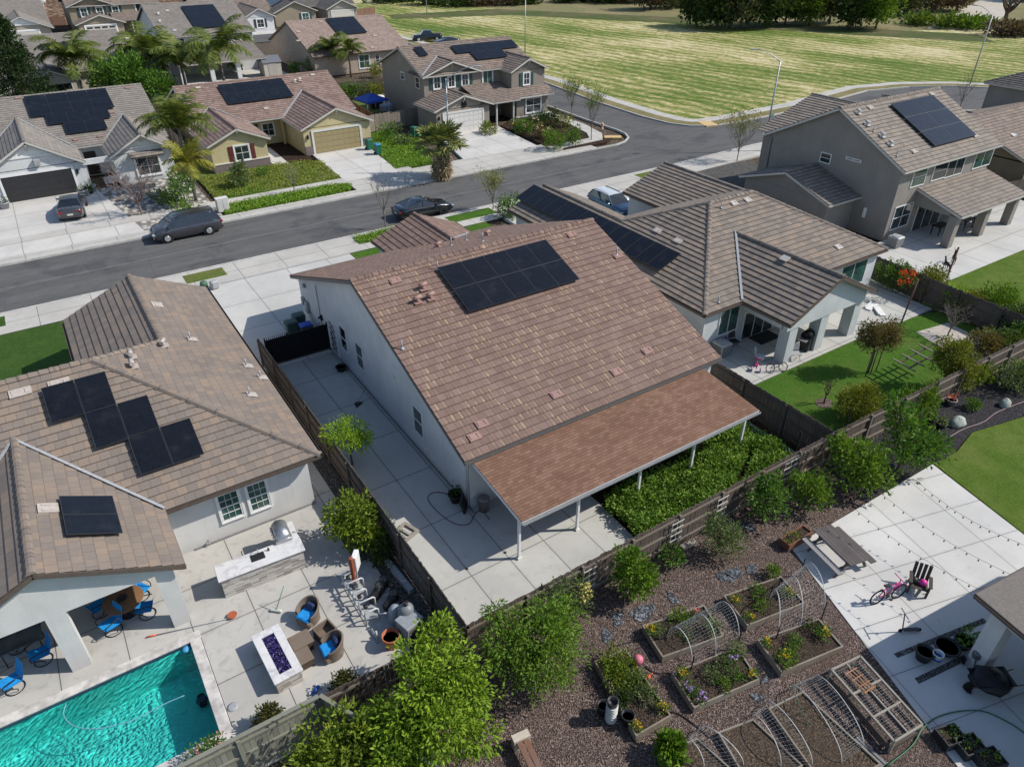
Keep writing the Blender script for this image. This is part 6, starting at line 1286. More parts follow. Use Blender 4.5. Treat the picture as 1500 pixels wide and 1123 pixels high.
# ================================================================== pool
def poolmats():
    t=T('pool_plaster',.6,.3); p=t.pos(); n=t.noise(p,3,3); t.col(t.mix(n,(.10,.66,.61),(.15,.76,.70))); pl=t.done()
    w=bpy.data.materials.new('pool_water'); w.use_nodes=True; x=T.__new__(T); x.m=w;x.t=w.node_tree;x.n=x.t.nodes;x.b=x.n['Principled BSDF'];x.out=x.n['Material Output']
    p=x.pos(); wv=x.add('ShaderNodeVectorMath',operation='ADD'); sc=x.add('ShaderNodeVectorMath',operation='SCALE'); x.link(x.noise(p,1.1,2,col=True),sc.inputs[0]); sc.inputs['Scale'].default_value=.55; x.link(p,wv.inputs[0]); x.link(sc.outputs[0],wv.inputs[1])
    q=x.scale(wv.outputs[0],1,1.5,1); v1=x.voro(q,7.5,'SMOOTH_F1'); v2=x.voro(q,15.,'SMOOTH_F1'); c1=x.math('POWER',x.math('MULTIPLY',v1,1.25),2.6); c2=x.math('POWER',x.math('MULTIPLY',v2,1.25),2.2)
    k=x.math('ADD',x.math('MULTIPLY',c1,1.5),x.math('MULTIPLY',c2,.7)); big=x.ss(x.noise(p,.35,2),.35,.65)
    f=x.math('ADD',.76,x.math('MULTIPLY',k,x.math('ADD',.16,x.math('MULTIPLY',big,.5)))); cc=x.add('ShaderNodeVectorMath',operation='SCALE'); cc.inputs[0].default_value=(.66,.99,.97); x.link(f,cc.inputs['Scale'])  # caustic light pattern painted into the water's transparent tint
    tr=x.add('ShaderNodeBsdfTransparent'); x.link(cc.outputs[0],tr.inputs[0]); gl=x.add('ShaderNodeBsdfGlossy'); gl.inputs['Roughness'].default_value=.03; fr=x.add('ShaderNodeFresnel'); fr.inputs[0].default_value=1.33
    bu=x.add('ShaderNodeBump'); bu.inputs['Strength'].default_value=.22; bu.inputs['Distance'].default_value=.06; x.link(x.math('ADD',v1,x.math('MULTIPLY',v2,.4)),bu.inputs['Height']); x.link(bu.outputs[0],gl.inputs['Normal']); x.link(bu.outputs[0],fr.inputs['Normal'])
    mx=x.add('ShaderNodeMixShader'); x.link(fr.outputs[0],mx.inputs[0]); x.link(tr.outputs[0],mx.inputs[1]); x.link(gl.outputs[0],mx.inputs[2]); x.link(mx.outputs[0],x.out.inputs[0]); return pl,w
PLAST,WATER=poolmats()
t=thing('swimming_pool','turquoise rectangular swimming pool with pale stone coping at the lower left','pool',(-8,17.2,0))
x0,x1,y0,y1=px0,px1,py0,py1; mb=MB(); D=-1.45
mb.face([(x0,y0,D),(x1,y0,D),(x1,y1,D),(x0,y1,D)])
for a,b in(((x0,y0),(x1,y0)),((x1,y0),(x1,y1)),((x1,y1),(x0,y1)),((x0,y1),(x0,y0))): mb.face([(*a,D),(*b,D),(*b,-.04),(*a,-.04)])
mb.build('basin',PLAST,t,True)
mb=MB(); cw=.36
for x,y,w,d in(((x0+x1)/2,y0-cw/2+.02,x1-x0+2*cw,cw),((x0+x1)/2,y1+cw/2-.02,x1-x0+2*cw,cw)): mb.box((x,y,-.01),(w,d,.07),b=.015)
mb.box((x1+cw/2-.02,(y0+y1)/2,-.01),(cw,y1-y0-.04,.07),b=.015); mb.build('coping',plain('stone_coping',(.50,.475,.45),.85,var=.3,vs=2.5,bump=.3),t,True)
mb=MB()
for y in(y0+.002,y1-.002): mb.box(((x0+x1)/2,y,-.11),(x1-x0,.012,.14))
mb.box((x1-.004,(y0+y1)/2,-.11),(.012,y1-y0,.14)); mb.build('waterline_tile',plain('navy_tile',(.04,.07,.11),.35,var=.3,vs=20),t,True)
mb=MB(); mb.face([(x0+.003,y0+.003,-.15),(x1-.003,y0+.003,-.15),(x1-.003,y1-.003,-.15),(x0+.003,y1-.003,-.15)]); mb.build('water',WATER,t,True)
mb=MB()
for u,v in((266,1037),(274,1078)): q=G(u,v,-1.3); mb.lathe([(.11,0),(.11,.02)],(q.x,q.y,-1.44),12)
mb.build('drain_cover',PLAST,t,True)
pts=[G(u,v,-.12) for u,v in((270,1018),(240,1031),(200,1052),(165,1063),(130,1067),(105,1061),(93,1046),(97,1030))]
t=thing('pool_hose','pale blue vacuum hose curving over the pool water','hose',pts[0]); mb=MB(); mb.tube([q-t.location for q in spline(pts,6)],.017,6); mb.build('tube',plain('pale_blue_hose',(.16,.36,.46),.4),t)
q=G(294,1020,-1.1); t=thing('pool_cleaner','dark blue pool cleaner under water near the right pool wall','pool cleaner',(q.x,q.y,-1.42)); mb=MB(); mb.box((0,0,.14),(.34,.3,.16),.4,b=.05); mb.build('body',plain('navy_plastic',(.01,.03,.10),.4),t)
for s in(-1,1): mb=MB(); mb.lathe([(.12,-.04),(.12,.04)],(0,s*.17,.12),12,'Y'); mb.build('wheel',RUBBER,t)
q=G(276,943,-.1); t=thing('chlorine_floater','round pale blue floater in the pool corner','floater',(q.x-.1,q.y-.12,-.15)); mb=MB(); mb.lathe([(.02,-.1),(.14,-.06),(.15,.02),(.1,.05),(.02,.08)],(0,0,0),14); mb.build('body',plain('floater_blue',(.08,.35,.6),.4),t)
# ---- BBQ island
LEDGE=None
def ledge():
    t=T('stacked_ledge_stone',.9,.2); p=t.obj(); x,y,z=t.sep(p); u=t.math('ADD',x,y); r=t.math('FLOOR',t.math('MULTIPLY',z,17.)); c=t.math('FLOOR',t.math('ADD',t.math('MULTIPLY',u,3.4),t.math('MULTIPLY',t.white(t.comb(r,1.,2.)),9.)))
    w=t.white(t.comb(c,r,5.)); cc=t.ramp(w,[(0,(.26,.23,.20)),(.5,(.48,.45,.41)),(1,(.62,.60,.57))]); f=t.math('FRACT',t.math('MULTIPLY',z,17.)); cc=t.mix(t.math('MULTIPLY',t.math('LESS_THAN',f,.16),.75),cc,(.10,.09,.08)); t.col(cc); t.bump(t.math('ADD',t.math('MULTIPLY',w,.9),t.math('MULTIPLY',t.math('LESS_THAN',f,.16),-.8)),1.,.03); return t.done()
LEDGE=ledge(); MARB=plain('marble_top',(.60,.60,.60),.35,var=.28,vs=1.8)
def marble():
    t=T('grey_veined_marble',.3,.5); p=t.pos(); n=t.noise(p,1.6,6,.65,dist=1.6); t.col(t.ramp(n,[(.3,(.42,.42,.43)),(.5,(.64,.63,.62)),(.7,(.70,.69,.67))])); return t.done()
MARB=marble()
a=G(321,852,.95);b=G(446,805,.95); rz=atan2(b.y-a.y,b.x-a.x); L=(b-a).length
t=thing('barbecue_island','L shaped stone clad barbecue island with grey marble worktop and built in grill','outdoor kitchen',(a.x,a.y,0),rz)
mb=MB(); mb.box((L/2,.42,.45),(L-.1,.72,.9)); mb.box((L-.42,1.2,.45),(.7,1.1,.9)); mb.build('base',LEDGE,t)
mb=MB(); mb.box((L/2,.42,.935),(L+.06,.86,.07),b=.012); mb.box((L-.42,1.30,.935),(.84,.90,.069),b=.012); mb.build('worktop',MARB,t)
mb=MB(); mb.box((L-.55,1.2,1.03),(.62,.95,.13),b=.02)
for k in range(4): mb.lathe([(.03,0),(.03,.04)],(L-.89,.9+k*.2,1.03),8,'X')
g=mb.build('grill',STEEL,t); mb=MB(); mb.lathe([(.0,-.44),(.30,-.44),(.30,.44),(.0,.44)],(L-.52,1.2,1.06),18,'Y'); mb.build('hood',STEEL,g); mb=MB(); mb.tube([(L-.84,.85,1.2),(L-.87,.9,1.2),(L-.87,1.5,1.2),(L-.84,1.55,1.2)],.015,6); mb.build('handle',STEEL,g)
mb=MB(); mb.box((L*.48,.5,.975),(.5,.36,.02)); sk=mb.build('sink',DKPL,t); mb=MB(); mb.tube([(L*.5,.7,.97),(L*.5,.7,1.2),(L*.5,.62,1.25),(L*.5,.52,1.18)],.014,6); mb.build('tap',STEEL,sk); mb=MB(); mb.lathe([(.04,0),(.035,.12),(.0,.14)],(L*.62,.62,.97),8); mb.build('soap_bottle',DKPL,sk)
# ---- fire table
a=G(372,930,.6);b=G(405,925,.6); f0=G(407,1000,.6); c=(a+b+G(436,970,.6)+f0)/4; rz=atan2((f0-a).y,(f0-a).x)
t=thing('fire_table','rectangular stone fire table filled with violet blue fire glass','fire pit',(c.x,c.y,0),rz); Lf=(f0-a).length; Wf=.95
mb=MB(); mb.box((0,0,.26),(Lf-.12,Wf-.12,.52)); mb.build('base',LEDGE,t); mb=MB(); q=.27
for x,y,w,d in((0,Wf/2-q/2,Lf,q),(0,-Wf/2+q/2,Lf,q),(Lf/2-q/2,0,q,Wf-2*q),(-Lf/2+q/2,0,q,Wf-2*q)): mb.box((x,y,.56),(w,d,.08),b=.01)
mb.build('top',MARB,t); mb=MB(); mb.box((0,0,.55),(Lf-2*q,Wf-2*q,.03)); mb.build('fire_glass',mulch('violet_glass',((.01,.005,.05),(.035,.02,.13),(.09,.07,.25),(.4,.38,.55)),28,.2,.03),t)
# ---- wicker chairs and tables
def tubchair(label,u,v,rz):
    p=G(u,v,.3); t=thing('wicker_chair',label,'chair',(p.x,p.y,0),rz,'wicker tub chairs by the fire table'); mb=MB(); n=26
    for r0,r1,zf in((.50,.47,1),(.43,.40,.97)):
        vs=[];
        for k in range(n+1):
            a=radians(-125)+radians(250)*k/n; hh=.52+.40*(cos(a)*.5+.5)**1.2
            for f in(0,.5,1): rr=r0*(.86+.14*f)+(.03 if f==1 else 0); vs.append((-cos(a)*rr,sin(a)*rr*.92,.04+(hh*zf-.04)*f))
        mb.mesh(vs,[(k*3+j,(k+1)*3+j,(k+1)*3+j+1,k*3+j+1) for k in range(n) for j in(0,1)],True)
    rim=[(-cos(radians(-125+250*k/n))*.485,sin(radians(-125+250*k/n))*.45,.52+.40*(cos(radians(-125+250*k/n))*.5+.5)**1.2) for k in range(n+1)]; mb.tube(rim,.04,6); mb.box((.05,0,.2),(.72,.74,.34),b=.06); mb.build('shell',WICK,t)
    c=MB(); c.box((.1,0,.43),(.62,.66,.13),b=.05); c.build('seat_cushion',BLUEF,t); c=MB(); c.box((-.2,0,.62),(.16,.42,.34),0,Matrix.Rotation(-.35,3,'Y'),b=.05); c.build('back_pillow',plain('navy_pattern',(.03,.05,.12),.85,var=.6,vs=30),t)
    t.scale=(.86,.86,.9)
tubchair('wicker tub chair with blue cushion farther from the camera, beside the grey barbecue side',452,900,radians(208)); tubchair('wicker tub chair with blue cushion nearer the dark conifer',486,950,radians(180))
def wtable(label,u,v,rz,w,d,h_):
    p=G(u,v,h_); t=thing('wicker_table',label,'table',(p.x,p.y,0),rz); mb=MB(); mb.box((0,0,h_-.03),(w,d,.06),b=.015); mb.build('top',WICK,t); mb=MB(); mb.box((0,0,(h_-.06)/2),(w*.86,d*.86,h_-.06)); mb.build('base',wood('dark_wicker',(.11,.08,.06),.5,3.,.1),t)
wtable('square wicker table between the two tub chairs',440,936,.05,.72,.62,.46); wtable('small wicker table nearest the fire table corner',442,960,.05,.62,.62,.40)
p=G(476,922,.4); t=thing('wicker_basket','open wicker planter box between the tub chairs','basket',(p.x,p.y,0),.2); mb=MB()
for x,y,w,d in((0,.28,.62,.05),(0,-.28,.62,.05),(.29,0,.05,.52),(-.29,0,.05,.52)): mb.box((x,y,.24),(w,d,.48))
mb.build('sides',WICK,t); mb=MB(); mb.box((0,0,.1),(.53,.51,.18)); mb.build('bottom',WICK,t)
# broom, dustpan, toy, drain, pot
a=G(405,895,.02);b=G(419,862,.75); t=thing('push_broom','green handled broom standing on the pool patio near the island','broom',(a.x,a.y,0),.0); d=b-a; mb=MB(); mb.tube([(0,0,.1),(d.x*.9,d.y*.9,.95)],.014,6); mb.build('handle',plain('broom_green',(.02,.22,.10),.5),t); mb=MB(); mb.box((0,0,.07),(.42,.1,.1),2.4,b=.02); mb.build('head',plain('broom_white',(.55,.56,.5),.8),t)
a=G(338,905,.0);b=G(215,934,.0); t=thing('leaf_net','orange leaf skimmer on a long dark pole lying across the pool deck','net',(a.x,a.y,0)); d=b-a; mb=MB(); mb.tube([(-.1,0,.05),(d.x,d.y,.05)],.016,6); mb.build('pole',GREYPL,t); mb=MB(); mb.tube([(d.x*.88,d.y*.88,.053),(d.x,d.y,.053)],.024,6); mb.build('grip',ORANGE,t); mb=MB(); mb.lathe([(.04,0),(.13,.04),(.17,.12)],(0.08,.02,.0),12); mb.build('scoop',plain('dull_orange',(.38,.10,.04),.6),t)
p=G(463,1012,.0); t=thing('toy','small blue and white plastic toy on the pool deck','toy',(p.x,p.y,0),.6); mb=MB(); mb.box((0,0,.08),(.34,.12,.1),b=.03); mb.build('body',plain('toy_blue',(.01,.08,.38),.4),t); mb=MB()
for x,y in((.17,.1),(.17,-.1),(-.17,.1),(-.17,-.1)): mb.lathe([(.05,-.02),(.05,.02)],(x,y,.06),8,'Y')
mb.build('wheels',plain('toy_white',(.6,.62,.65),.4),t)
p=G(341,1035,.0); t=thing('deck_drain','round deck drain cover beside the pool','drain',(p.x,p.y,.004)); mb=MB(); mb.lathe([(.17,0),(.17,.012),(.1,.016),(.02,.016)],(0,0,0),16); mb.build('cover',GREYPL,t)
def pot(name,label,p,r,h_,m,soil=True,cat='pot',plant=None,seed=1,rim=.12):
    t=thing(name,label,cat,(p[0],p[1],p[2] if len(p)>2 else 0)); mb=MB(); mb.lathe([(r*.68,0),(r*.96,h_*.85),(r*1.06,h_*.85),(r*1.06,h_),(r*.92,h_),(r*.86,h_*.72)],(0,0,0),18); mb.build('vessel',m,t)
    if soil: mb=MB(); mb.lathe([(.001,h_*.74),(r*.88,h_*.74)],(0,0,0),18); mb.build('soil',SOIL,t)
    if plant: mb=MB(); R=random.Random(seed); clumps(mb,(0,0,h_+plant[1]*.5),(plant[0],plant[0],plant[1]*.6),plant[2],9,.13,.14,R); mb.build('foliage',plant[3],t)
    return t
p=G(574,945,.0); pot('terracotta_pot','big empty terracotta pot at the end of the pool equipment',(p.x,p.y),.30,.55,TERRA)
# ---- pool equipment
GP=plain('pipe_pale_grey',(.50,.52,.53),.4)
def xy(u,v,z=0): q=G(u,v,z); return V((q.x,q.y,z))
q=xy(600,905,.5); t=thing('pool_filter','tall grey cylindrical pool filter with clamp band','pool filter',(q.x-.05,q.y+.1,.03)); t.scale=(1.08,1.08,1.08); mb=MB(); mb.lathe([(.24,0),(.28,.1),(.28,.55),(.30,.56),(.30,.62),(.28,.63),(.26,.85),(.16,.98),(.02,1.02)],(0,0,0),18); mb.build('tank',plain('tank_grey',(.17,.19,.20),.45),t); mb=MB(); mb.lathe([(.07,1.0),(.07,1.09),(.03,1.13)],(0,0,0),10); mb.box((.0,.0,1.12),(.22,.05,.04)); mb.build('valve',DKPL,t)
q=xy(583,898,.4); t=thing('chlorinator','short pale canister beside the tall pool filter','pool filter',(q.x-.1,q.y,.03)); t.scale=(1.25,1.25,1.25); mb=MB(); mb.lathe([(.17,0),(.18,.08),(.18,.5),(.12,.62),(.02,.66)],(0,0,0),16); mb.build('tank',plain('canister_grey',(.26,.30,.33),.4),t)
q=xy(598,920,.35); t=thing('pool_heater','grey boxy pool heater with louvres half hidden by the lime tree','heater',(q.x+.05,q.y-.05,.03),.25); mb=MB(); mb.box((0,0,.42),(.72,.62,.78),b=.03); mb.box((0,0,.84),(.76,.66,.05),b=.02); mb.build('body',plain('heater_grey',(.26,.28,.30),.5),t); mb=MB()
for k in range(6): mb.box((0,-.32,.2+k*.09),(.56,.03,.03))
mb.build('louvre',DKPL,t)
for u,v,l in((557,860,'black pool pump nearest the white control box'),(551,869,'black pool pump in the middle of the pipe rack'),(572,880,'black pool pump by the short canister')):
    q=xy(u,v,.25); t=thing('pool_pump',l,'pump',(q.x,q.y,.03),.55); t.scale=(1.2,1.2,1.2); mb=MB(); mb.lathe([(.06,-.3),(.12,-.28),(.12,.05),(.15,.06),(.15,.12),(.10,.14)],(0,0,.2),14,'X'); mb.box((0,0,.05),(.5,.2,.08)); mb.build('motor',DKPL,t); mb=MB(); mb.lathe([(.13,.05),(.14,.32),(.15,.33),(.15,.37),(.05,.4)],(.22,0,0),14); mb.build('strainer',plain('strainer_smoke',(.05,.05,.045),.25),t)
t=thing('pool_pipework','rack of pale grey pool pipes and valves between pumps and filters','pipes',(5.0,17,.03)); mb=MB(); o=t.location
def pp(*l): mb.tube([V(p_)-o for p_ in l],.032,7)
for i in range(5):
    y=18.55-i*.52; pp((4.72,y,.05),(4.72,y,.62),(4.75,y,.66),(5.15+.1*(i%2),y-.02,.66),(5.2+.1*(i%2),y-.02,.6),(5.2+.1*(i%2),y-.02,.15))
    if i<4: pp((4.72,y,.3+.08*(i%2)),(4.72,y-.52,.3+.08*(i%2)))
pp((4.72,18.55,.5),(4.72,17.2,.5)); pp((4.9,16.6,.2),(5.6,16.4,.2)); pp((4.78,16.2,.1),(4.78,15.7,.1),(4.78,15.7,.5)); mb.build('pipes',GP,t); mb=MB()
for i in range(4): y=18.3-i*.52; mb.box((-.26+.12,y-17,.62),(.14,.14,.14),b=.03); mb.bar((-.22,y-17,.71),(-.0,y-17,.74),.04,.03)
mb.build('valve',DKPL,t)
q=xy(523,832,.6); t=thing('control_box','white pool control box on a post beside a red conduit','control box',(q.x,q.y,0),.9); mb=MB(); mb.box((0,0,1.0),(.45,.18,.75),b=.02); mb.build('cabinet',WHITE,t); mb=MB(); mb.box((-.32,.05,.85),(.16,.12,1.3),b=.02); mb.build('conduit',plain('rust_red',(.28,.07,.03),.7),t); mb=MB(); mb.box((-.02,.06,.3),(.08,.08,.62)); mb.box((-.32,.0,.12),(.2,.2,.24)); mb.build('stand',GREYPL,t)
mb=MB(); a=xy(567,824);b=xy(603,868); d=b-a; t=thing('kerb_block','long grey concrete kerb beside the pool equipment','kerb block',(a.x,a.y,-.02)); mb.bar((0,0,.1),(d.x,d.y,.1),.22,.2); mb.build('block',plain('grey_block',(.35,.37,.38),.9,var=.15),t)
# ---- covered patio of the pool house
def pchair(label,u,v,rz,z=0):
    p=G(u,v,z+.42); t=thing('patio_chair',label,'chair',(p.x,p.y,0),rz,'blue patio chairs of the pool house'); mb=MB()
    mb.tube([(.28*cos(k*pi/8),.28*sin(k*pi/8),.03) for k in range(17)],.016,5)
    for s in(-1,1): mb.tube(spline([(.26,s*.27,.42),(.0,s*.25,.2),(.0,s*.2,.04)],4),.016,5); mb.tube(spline([(.30,s*.29,.42),(.3,s*.3,.62),(-.05,s*.3,.66),(-.28,s*.28,.66)],5),.018,5)
    mb.build('frame',BLACKM,t)
    def sheet_(pts,nm,m):
        k=MB(); vs=[]; 
        for x,z_ in pts:
            for y in(-.27,0,.27): vs.append((x,y,z_-(.025 if y==0 else 0)))
        k.mesh(vs,[(i*3+j,(i+1)*3+j,(i+1)*3+j+1,i*3+j+1) for i in range(len(pts)-1) for j in(0,1)],True); k.build(nm,m,t)
    sheet_([(.32,.43),(.25,.45),(0,.40),(-.22,.38)],'seat',BLUEF); sheet_([(-.22,.38),(-.3,.55),(-.38,.8),(-.44,1.0)],'backrest',BLUEF)
pchair('blue sling chair nearest the pool under the patio, right of the middle pier',162,912,radians(205)); pchair('blue sling chair right of the brown table by the outer pier',212,888,radians(165)); pchair('blue sling chair behind the brown patio table, left side',143,886,radians(20)); pchair('blue sling chair far behind the brown table',203,862,radians(-60)); pchair('blue sling chair in the left patio opening',58,955,radians(190)); pchair('blue sling chair at the left edge by the pool',16,996,radians(200)); pchair('blue sling chair half hidden at the left picture edge',20,938,radians(0))
q=G(180,878,.72); t=thing('patio_table','round brown patio table with bowls on it under the pool patio roof','table',(q.x,q.y,0)); mb=MB(); mb.lathe([(.02,.70),(.66,.70),(.68,.72),(.66,.74),(.02,.74)],(0,0,0),24); mb.build('top',wood('table_brown',(.22,.12,.06),.6),t); mb=MB(); mb.lathe([(.3,0),(.28,.03),(.06,.06),(.06,.70)],(0,0,0),12); mb.build('pedestal',BLACKM,t)
t=thing('fruit_bowl','dark bowl in the middle of the brown patio table','bowl',(q.x,q.y,.74)); mb=MB(); mb.lathe([(.06,0),(.18,.1),(.17,.1),(.05,.02)],(0,0,0),14); mb.build('bowl',DKPL,t)
q=G(28,935,.72); t=thing('patio_table','dark glass patio table in the left opening of the pool patio','table',(q.x,q.y,0)); mb=MB(); mb.box((0,0,.72),(1.3,.9,.03),b=.01); mb.build('top',glass('table_glass',(.04,.06,.08)),t); mb=MB()
for x,y in((.55,.38),(.55,-.38),(-.55,.38),(-.55,-.38)): mb.tube([(x,y,0),(x,y,.71)],.02,6)
mb.build('frame',BLACKM,t)
# ================================================================== middle house yard
p=xy(667,728,.2); pot('black_planter','black tub of dark plants at the corner of the middle house',(p.x,p.y),.30,.42,DKPL,plant=(.3,.25,12,LF_DK))
p=xy(679,738,.3); t=thing('floor_cushion','black panel leaning on the planter tub','panel',(p.x,p.y,0),.9); mb=MB(); mb.box((0,0,.34),(.62,.10,.66),0,Matrix.Rotation(-.25,3,'X'),b=.02); mb.build('panel',DKPL,t)
p=xy(709,738,.3); t=thing('wheeled_bin','grey metal bin standing beside the house corner post','bin',(p.x,p.y,0)); mb=MB(); mb.lathe([(.22,0),(.24,.62),(.25,.64),(.2,.68),(.02,.7)],(0,0,0),16); mb.build('bin',plain('bin_metal_grey',(.22,.21,.20),.5,.3),t)
pts=[xy(u,v,.02) for u,v in((660,726),(647,721),(632,722),(627,731),(640,748),(658,762),(673,768),(688,766),(696,752),(706,748),(717,760))]
t=thing('garden_hose','dull red hose looped on the patio of the middle house','hose',pts[0]); mb=MB(); mb.tube([q_-t.location for q_ in spline(pts,5)],.018,6); mb.build('tube',plain('dull_red_hose',(.16,.075,.075),.5),t)
a=xy(524,592,.02);b=xy(537,571,.02); t=thing('push_broom','dark broom lying on the shaded concrete of the side yard','broom',(a.x,a.y,0),.5); mb=MB(); d=Matrix.Rotation(-.5,3,'Z')@(b-a); mb.tube([(0,0,.06),(d.x*1.3,d.y*1.3,.3)],.014,6); mb.build('handle',plain('grey_stick',(.2,.2,.2),.5),t); mb=MB(); mb.slab([(-.26,-.14,.05),(.26,-.14,.05),(.08,.14,.09),(-.08,.14,.09)],.05); mb.build('head',DKPL,t)
p=xy(500,540,.1); pot('black_bowl','shallow black bowl by the wall of the middle house',(p.x,p.y),.30,.26,DKPL)
a=xy(594,779,.05); t=thing('empty_crate','pale empty wooden crate frame lying by the fence','crate',(a.x,a.y,.0),.35); mb=MB()
for y in(-.35,.35): mb.box((0,y,.06),(.8,.14,.06))
for x in(-.33,.33): mb.box((x,0,.065),(.14,.58,.06))
mb.box((0,.05,.05),(.1,.56,.05)); mb.build('frame',WOODP,t)
for u,v,l in((684,833,'small dark peg on the slab joint nearest the patio shadow corner'),(740,809,'small dark peg on the slab joint by the end post')):
    p=xy(u,v); t=thing('drain_plug',l,'drain',(p.x,p.y,0)); mb=MB(); mb.lathe([(.06,0),(.05,.03),(.02,.035)],(0,0,0),8); mb.build('cap',DKPL,t)
# trellises on the back fence
for i,(u,v,l,w) in enumerate([(857,842,'white ladder trellis nearest the yellow climbing rose',.62),(988,776,'white ladder trellis in the middle of the back fence',.62),(1049,737,'white ladder trellis behind the olive shrub',.6),(1165,694,'weathered ladder trellis at the end of the back fence',.9)]):
    p=G(u,v,1.1); t=thing('trellis',l,'trellis',(p.x,13.12,0),0,'trellises on the back fence'); mb=MB()
    for x in(-w*.42,0,w*.42): mb.bar((x,0,.5),(x,0,1.75),.03,.02)
    mb.build('upright',WOODP,t); mb=MB()
    for z in(.7,1.0,1.3,1.6): mb.bar((-w/2,-.02,z),(w/2,-.02,z),.02,.05)
    mb.build('rung',plain('aged_white',(.5,.48,.44),.8),t)
t=thing('pale_plank','pale sawn plank lying on the mulch below the second trellis','plank',xy(1000,800)); mb=MB(); a=xy(997,805);b=xy(1018,795); mb.bar(V((0,0,.08))+a-t.location,V((0,0,.08))+b-t.location,.2,.14); mb.build('plank',WOODP,t)
# ================================================================== kitchen garden
def quad(c): return [xy(u,v,0) for u,v in c]
BEDW=wood('bed_boards',(.30,.25,.195),.6); 
def bed(label,cs,h_=.28,soil=SOIL,group='timber raised beds'):
    P=[xy(u,v,h_) for u,v in cs]; c=sum(P,V())/4; c.z=0; t=thing('raised_bed',label,'raised bed',c,0,group)
    for i in range(4):
        a=P[i]-c;b=P[(i+1)%4]-c; mb=MB(); d=(b-a).normalized(); mb.bar(a+d*(-.02 if i%2 else .025)+V((0,0,-h_/2)),b-d*(-.02 if i%2 else .025)+V((0,0,-h_/2)),.05,h_); mb.build('board',BEDW,t)
    mb=MB(); q=[p_-c for p_ in P]; mb.prism([(x.x*.985,x.y*.985) for x in q],.0,h_-.06); mb.build('soil',soil,t); return t,P,c
DRY=mulch('dry_soil',((.10,.075,.055),(.16,.12,.085),(.22,.165,.12)),26,.5,.02)
B={}
for k,l,cs in((1,'raised bed with golden flowers and wire arch, upper left of the garden',((942,916),(971,961),(1059,930),(1031,886))),(2,'raised bed full of violet flowers and greens in the middle of the garden',((985,985),(1017,1035),(1111,994),(1079,947))),(3,'raised bed closest to the picnic table under the right wire arch',((1061,872),(1095,915),(1178,882),(1144,844))),(4,'raised bed with yellow marigolds beside the big patio',((1111,937),(1145,983),(1234,946),(1199,906))),(5,'long raised bed of lettuce with nursery pots at its end',((872,968),(932,1076),(982,1047),(916,950)))): B[k]=bed(l,cs)
for k,l,cs in((6,'low bed of bare soil under the right wire tunnel',((1127,1037),(1215,1160),(1290,1118),(1176,1013))),(7,'bare soil bed under the middle wire tunnel',((1053,1072),(1105,1160),(1175,1120),(1103,1053))),(8,'small soil bed at the bottom edge left of the wire tunnels',((985,1095),(1015,1150),(1068,1123),(1022,1081)))): B[k]=bed(l,cs,.18,DRY)
def inbed(k,n,items,seed):
    R=random.Random(seed); _,P,c=B[k]
    for (nm,lb,fu,fv,r,hh,m,bl) in items:
        a=P[0].lerp(P[3],fu); b=P[1].lerp(P[2],fu); p=a.lerp(b,fv); tree(nm,lb,'plant',(p.x,p.y,.2),[(0,0,hh*.6,r,r,hh*.5)],m,0,.02,7,.09,.1,1.0,R.randint(1,999),'vegetables and flowers in the raised beds')
        if bl is not None:
            t=[x for x in bpy.data.objects if x.get('label')==lb][-1]; blooms(t,(0,0,hh*.85),(r*.8,r*.8,hh*.35),8,5,.06,.05,R,bl)
inbed(1,0,[('marigold','golden marigold at the left corner of the upper left bed',.06,.25,.18,.3,LF_MID,FL_Y),('seedling_row','light green seedlings beside that golden marigold',.18,.35,.25,.2,LF_OLV,None),('herb_clump','feathery herb at the right end of the upper left bed',.92,.75,.3,.45,LF_OLV,None),('seedling_row','green sprouts along the back board of the upper left bed',.55,.15,.4,.3,LF_BR,None),('seedling_row','sprouts in the middle of the upper left bed',.5,.6,.35,.15,LF_OLV,None),('pink_flower','pink flower near the arch foot of the upper left bed',.8,.2,.15,.3,LF_MID,FL_PK)],1)
inbed(2,0,[('pansy','violet pansies along the left board of the middle bed',.08,.55,.28,.22,LF_MID,FL_P),('pansy','violet pansies in the lower left corner of the middle bed',.15,.85,.25,.22,LF_OLV,FL_P),('marigold','yellow flowers at the upper left corner of the middle bed',.1,.15,.2,.3,LF_MID,FL_Y),('cabbage','blue green cabbage in the centre of the middle bed',.45,.45,.32,.3,LF_OLV,None),('cabbage','pale cabbage leaves right of centre in the middle bed',.68,.35,.32,.32,LF_OLV,None),('lettuce','bright lettuce at the front of the middle bed',.5,.8,.28,.26,LF_BR,None),('herb_clump','feathery herb at the top right corner of the middle bed',.95,.1,.32,.45,LF_OLV,None),('pansy','pale violet flowers by the feathery herb of the middle bed',.85,.3,.22,.3,LF_MID,FL_P),('marigold','yellow flowers at the right corner of the middle bed',.95,.85,.18,.25,LF_MID,FL_Y),('lettuce','dark lettuce right front of the middle bed',.75,.75,.25,.25,LF_MID,None)],2)
inbed(3,0,[('marigold','bright orange yellow marigold at the left corner of the picnic side bed',.05,.3,.2,.32,LF_MID,FL_Y),('marigold','yellow marigold at the front left of the picnic side bed',.1,.85,.18,.25,LF_MID,FL_Y),('marigold','yellow flowers at the right board of the picnic side bed',.88,.6,.22,.35,LF_BR,FL_Y),('lettuce','green leaves in the middle of the picnic side bed',.4,.6,.3,.25,LF_BR,None),('lettuce','green leaves behind in the picnic side bed',.5,.2,.3,.25,LF_MID,None)],3)
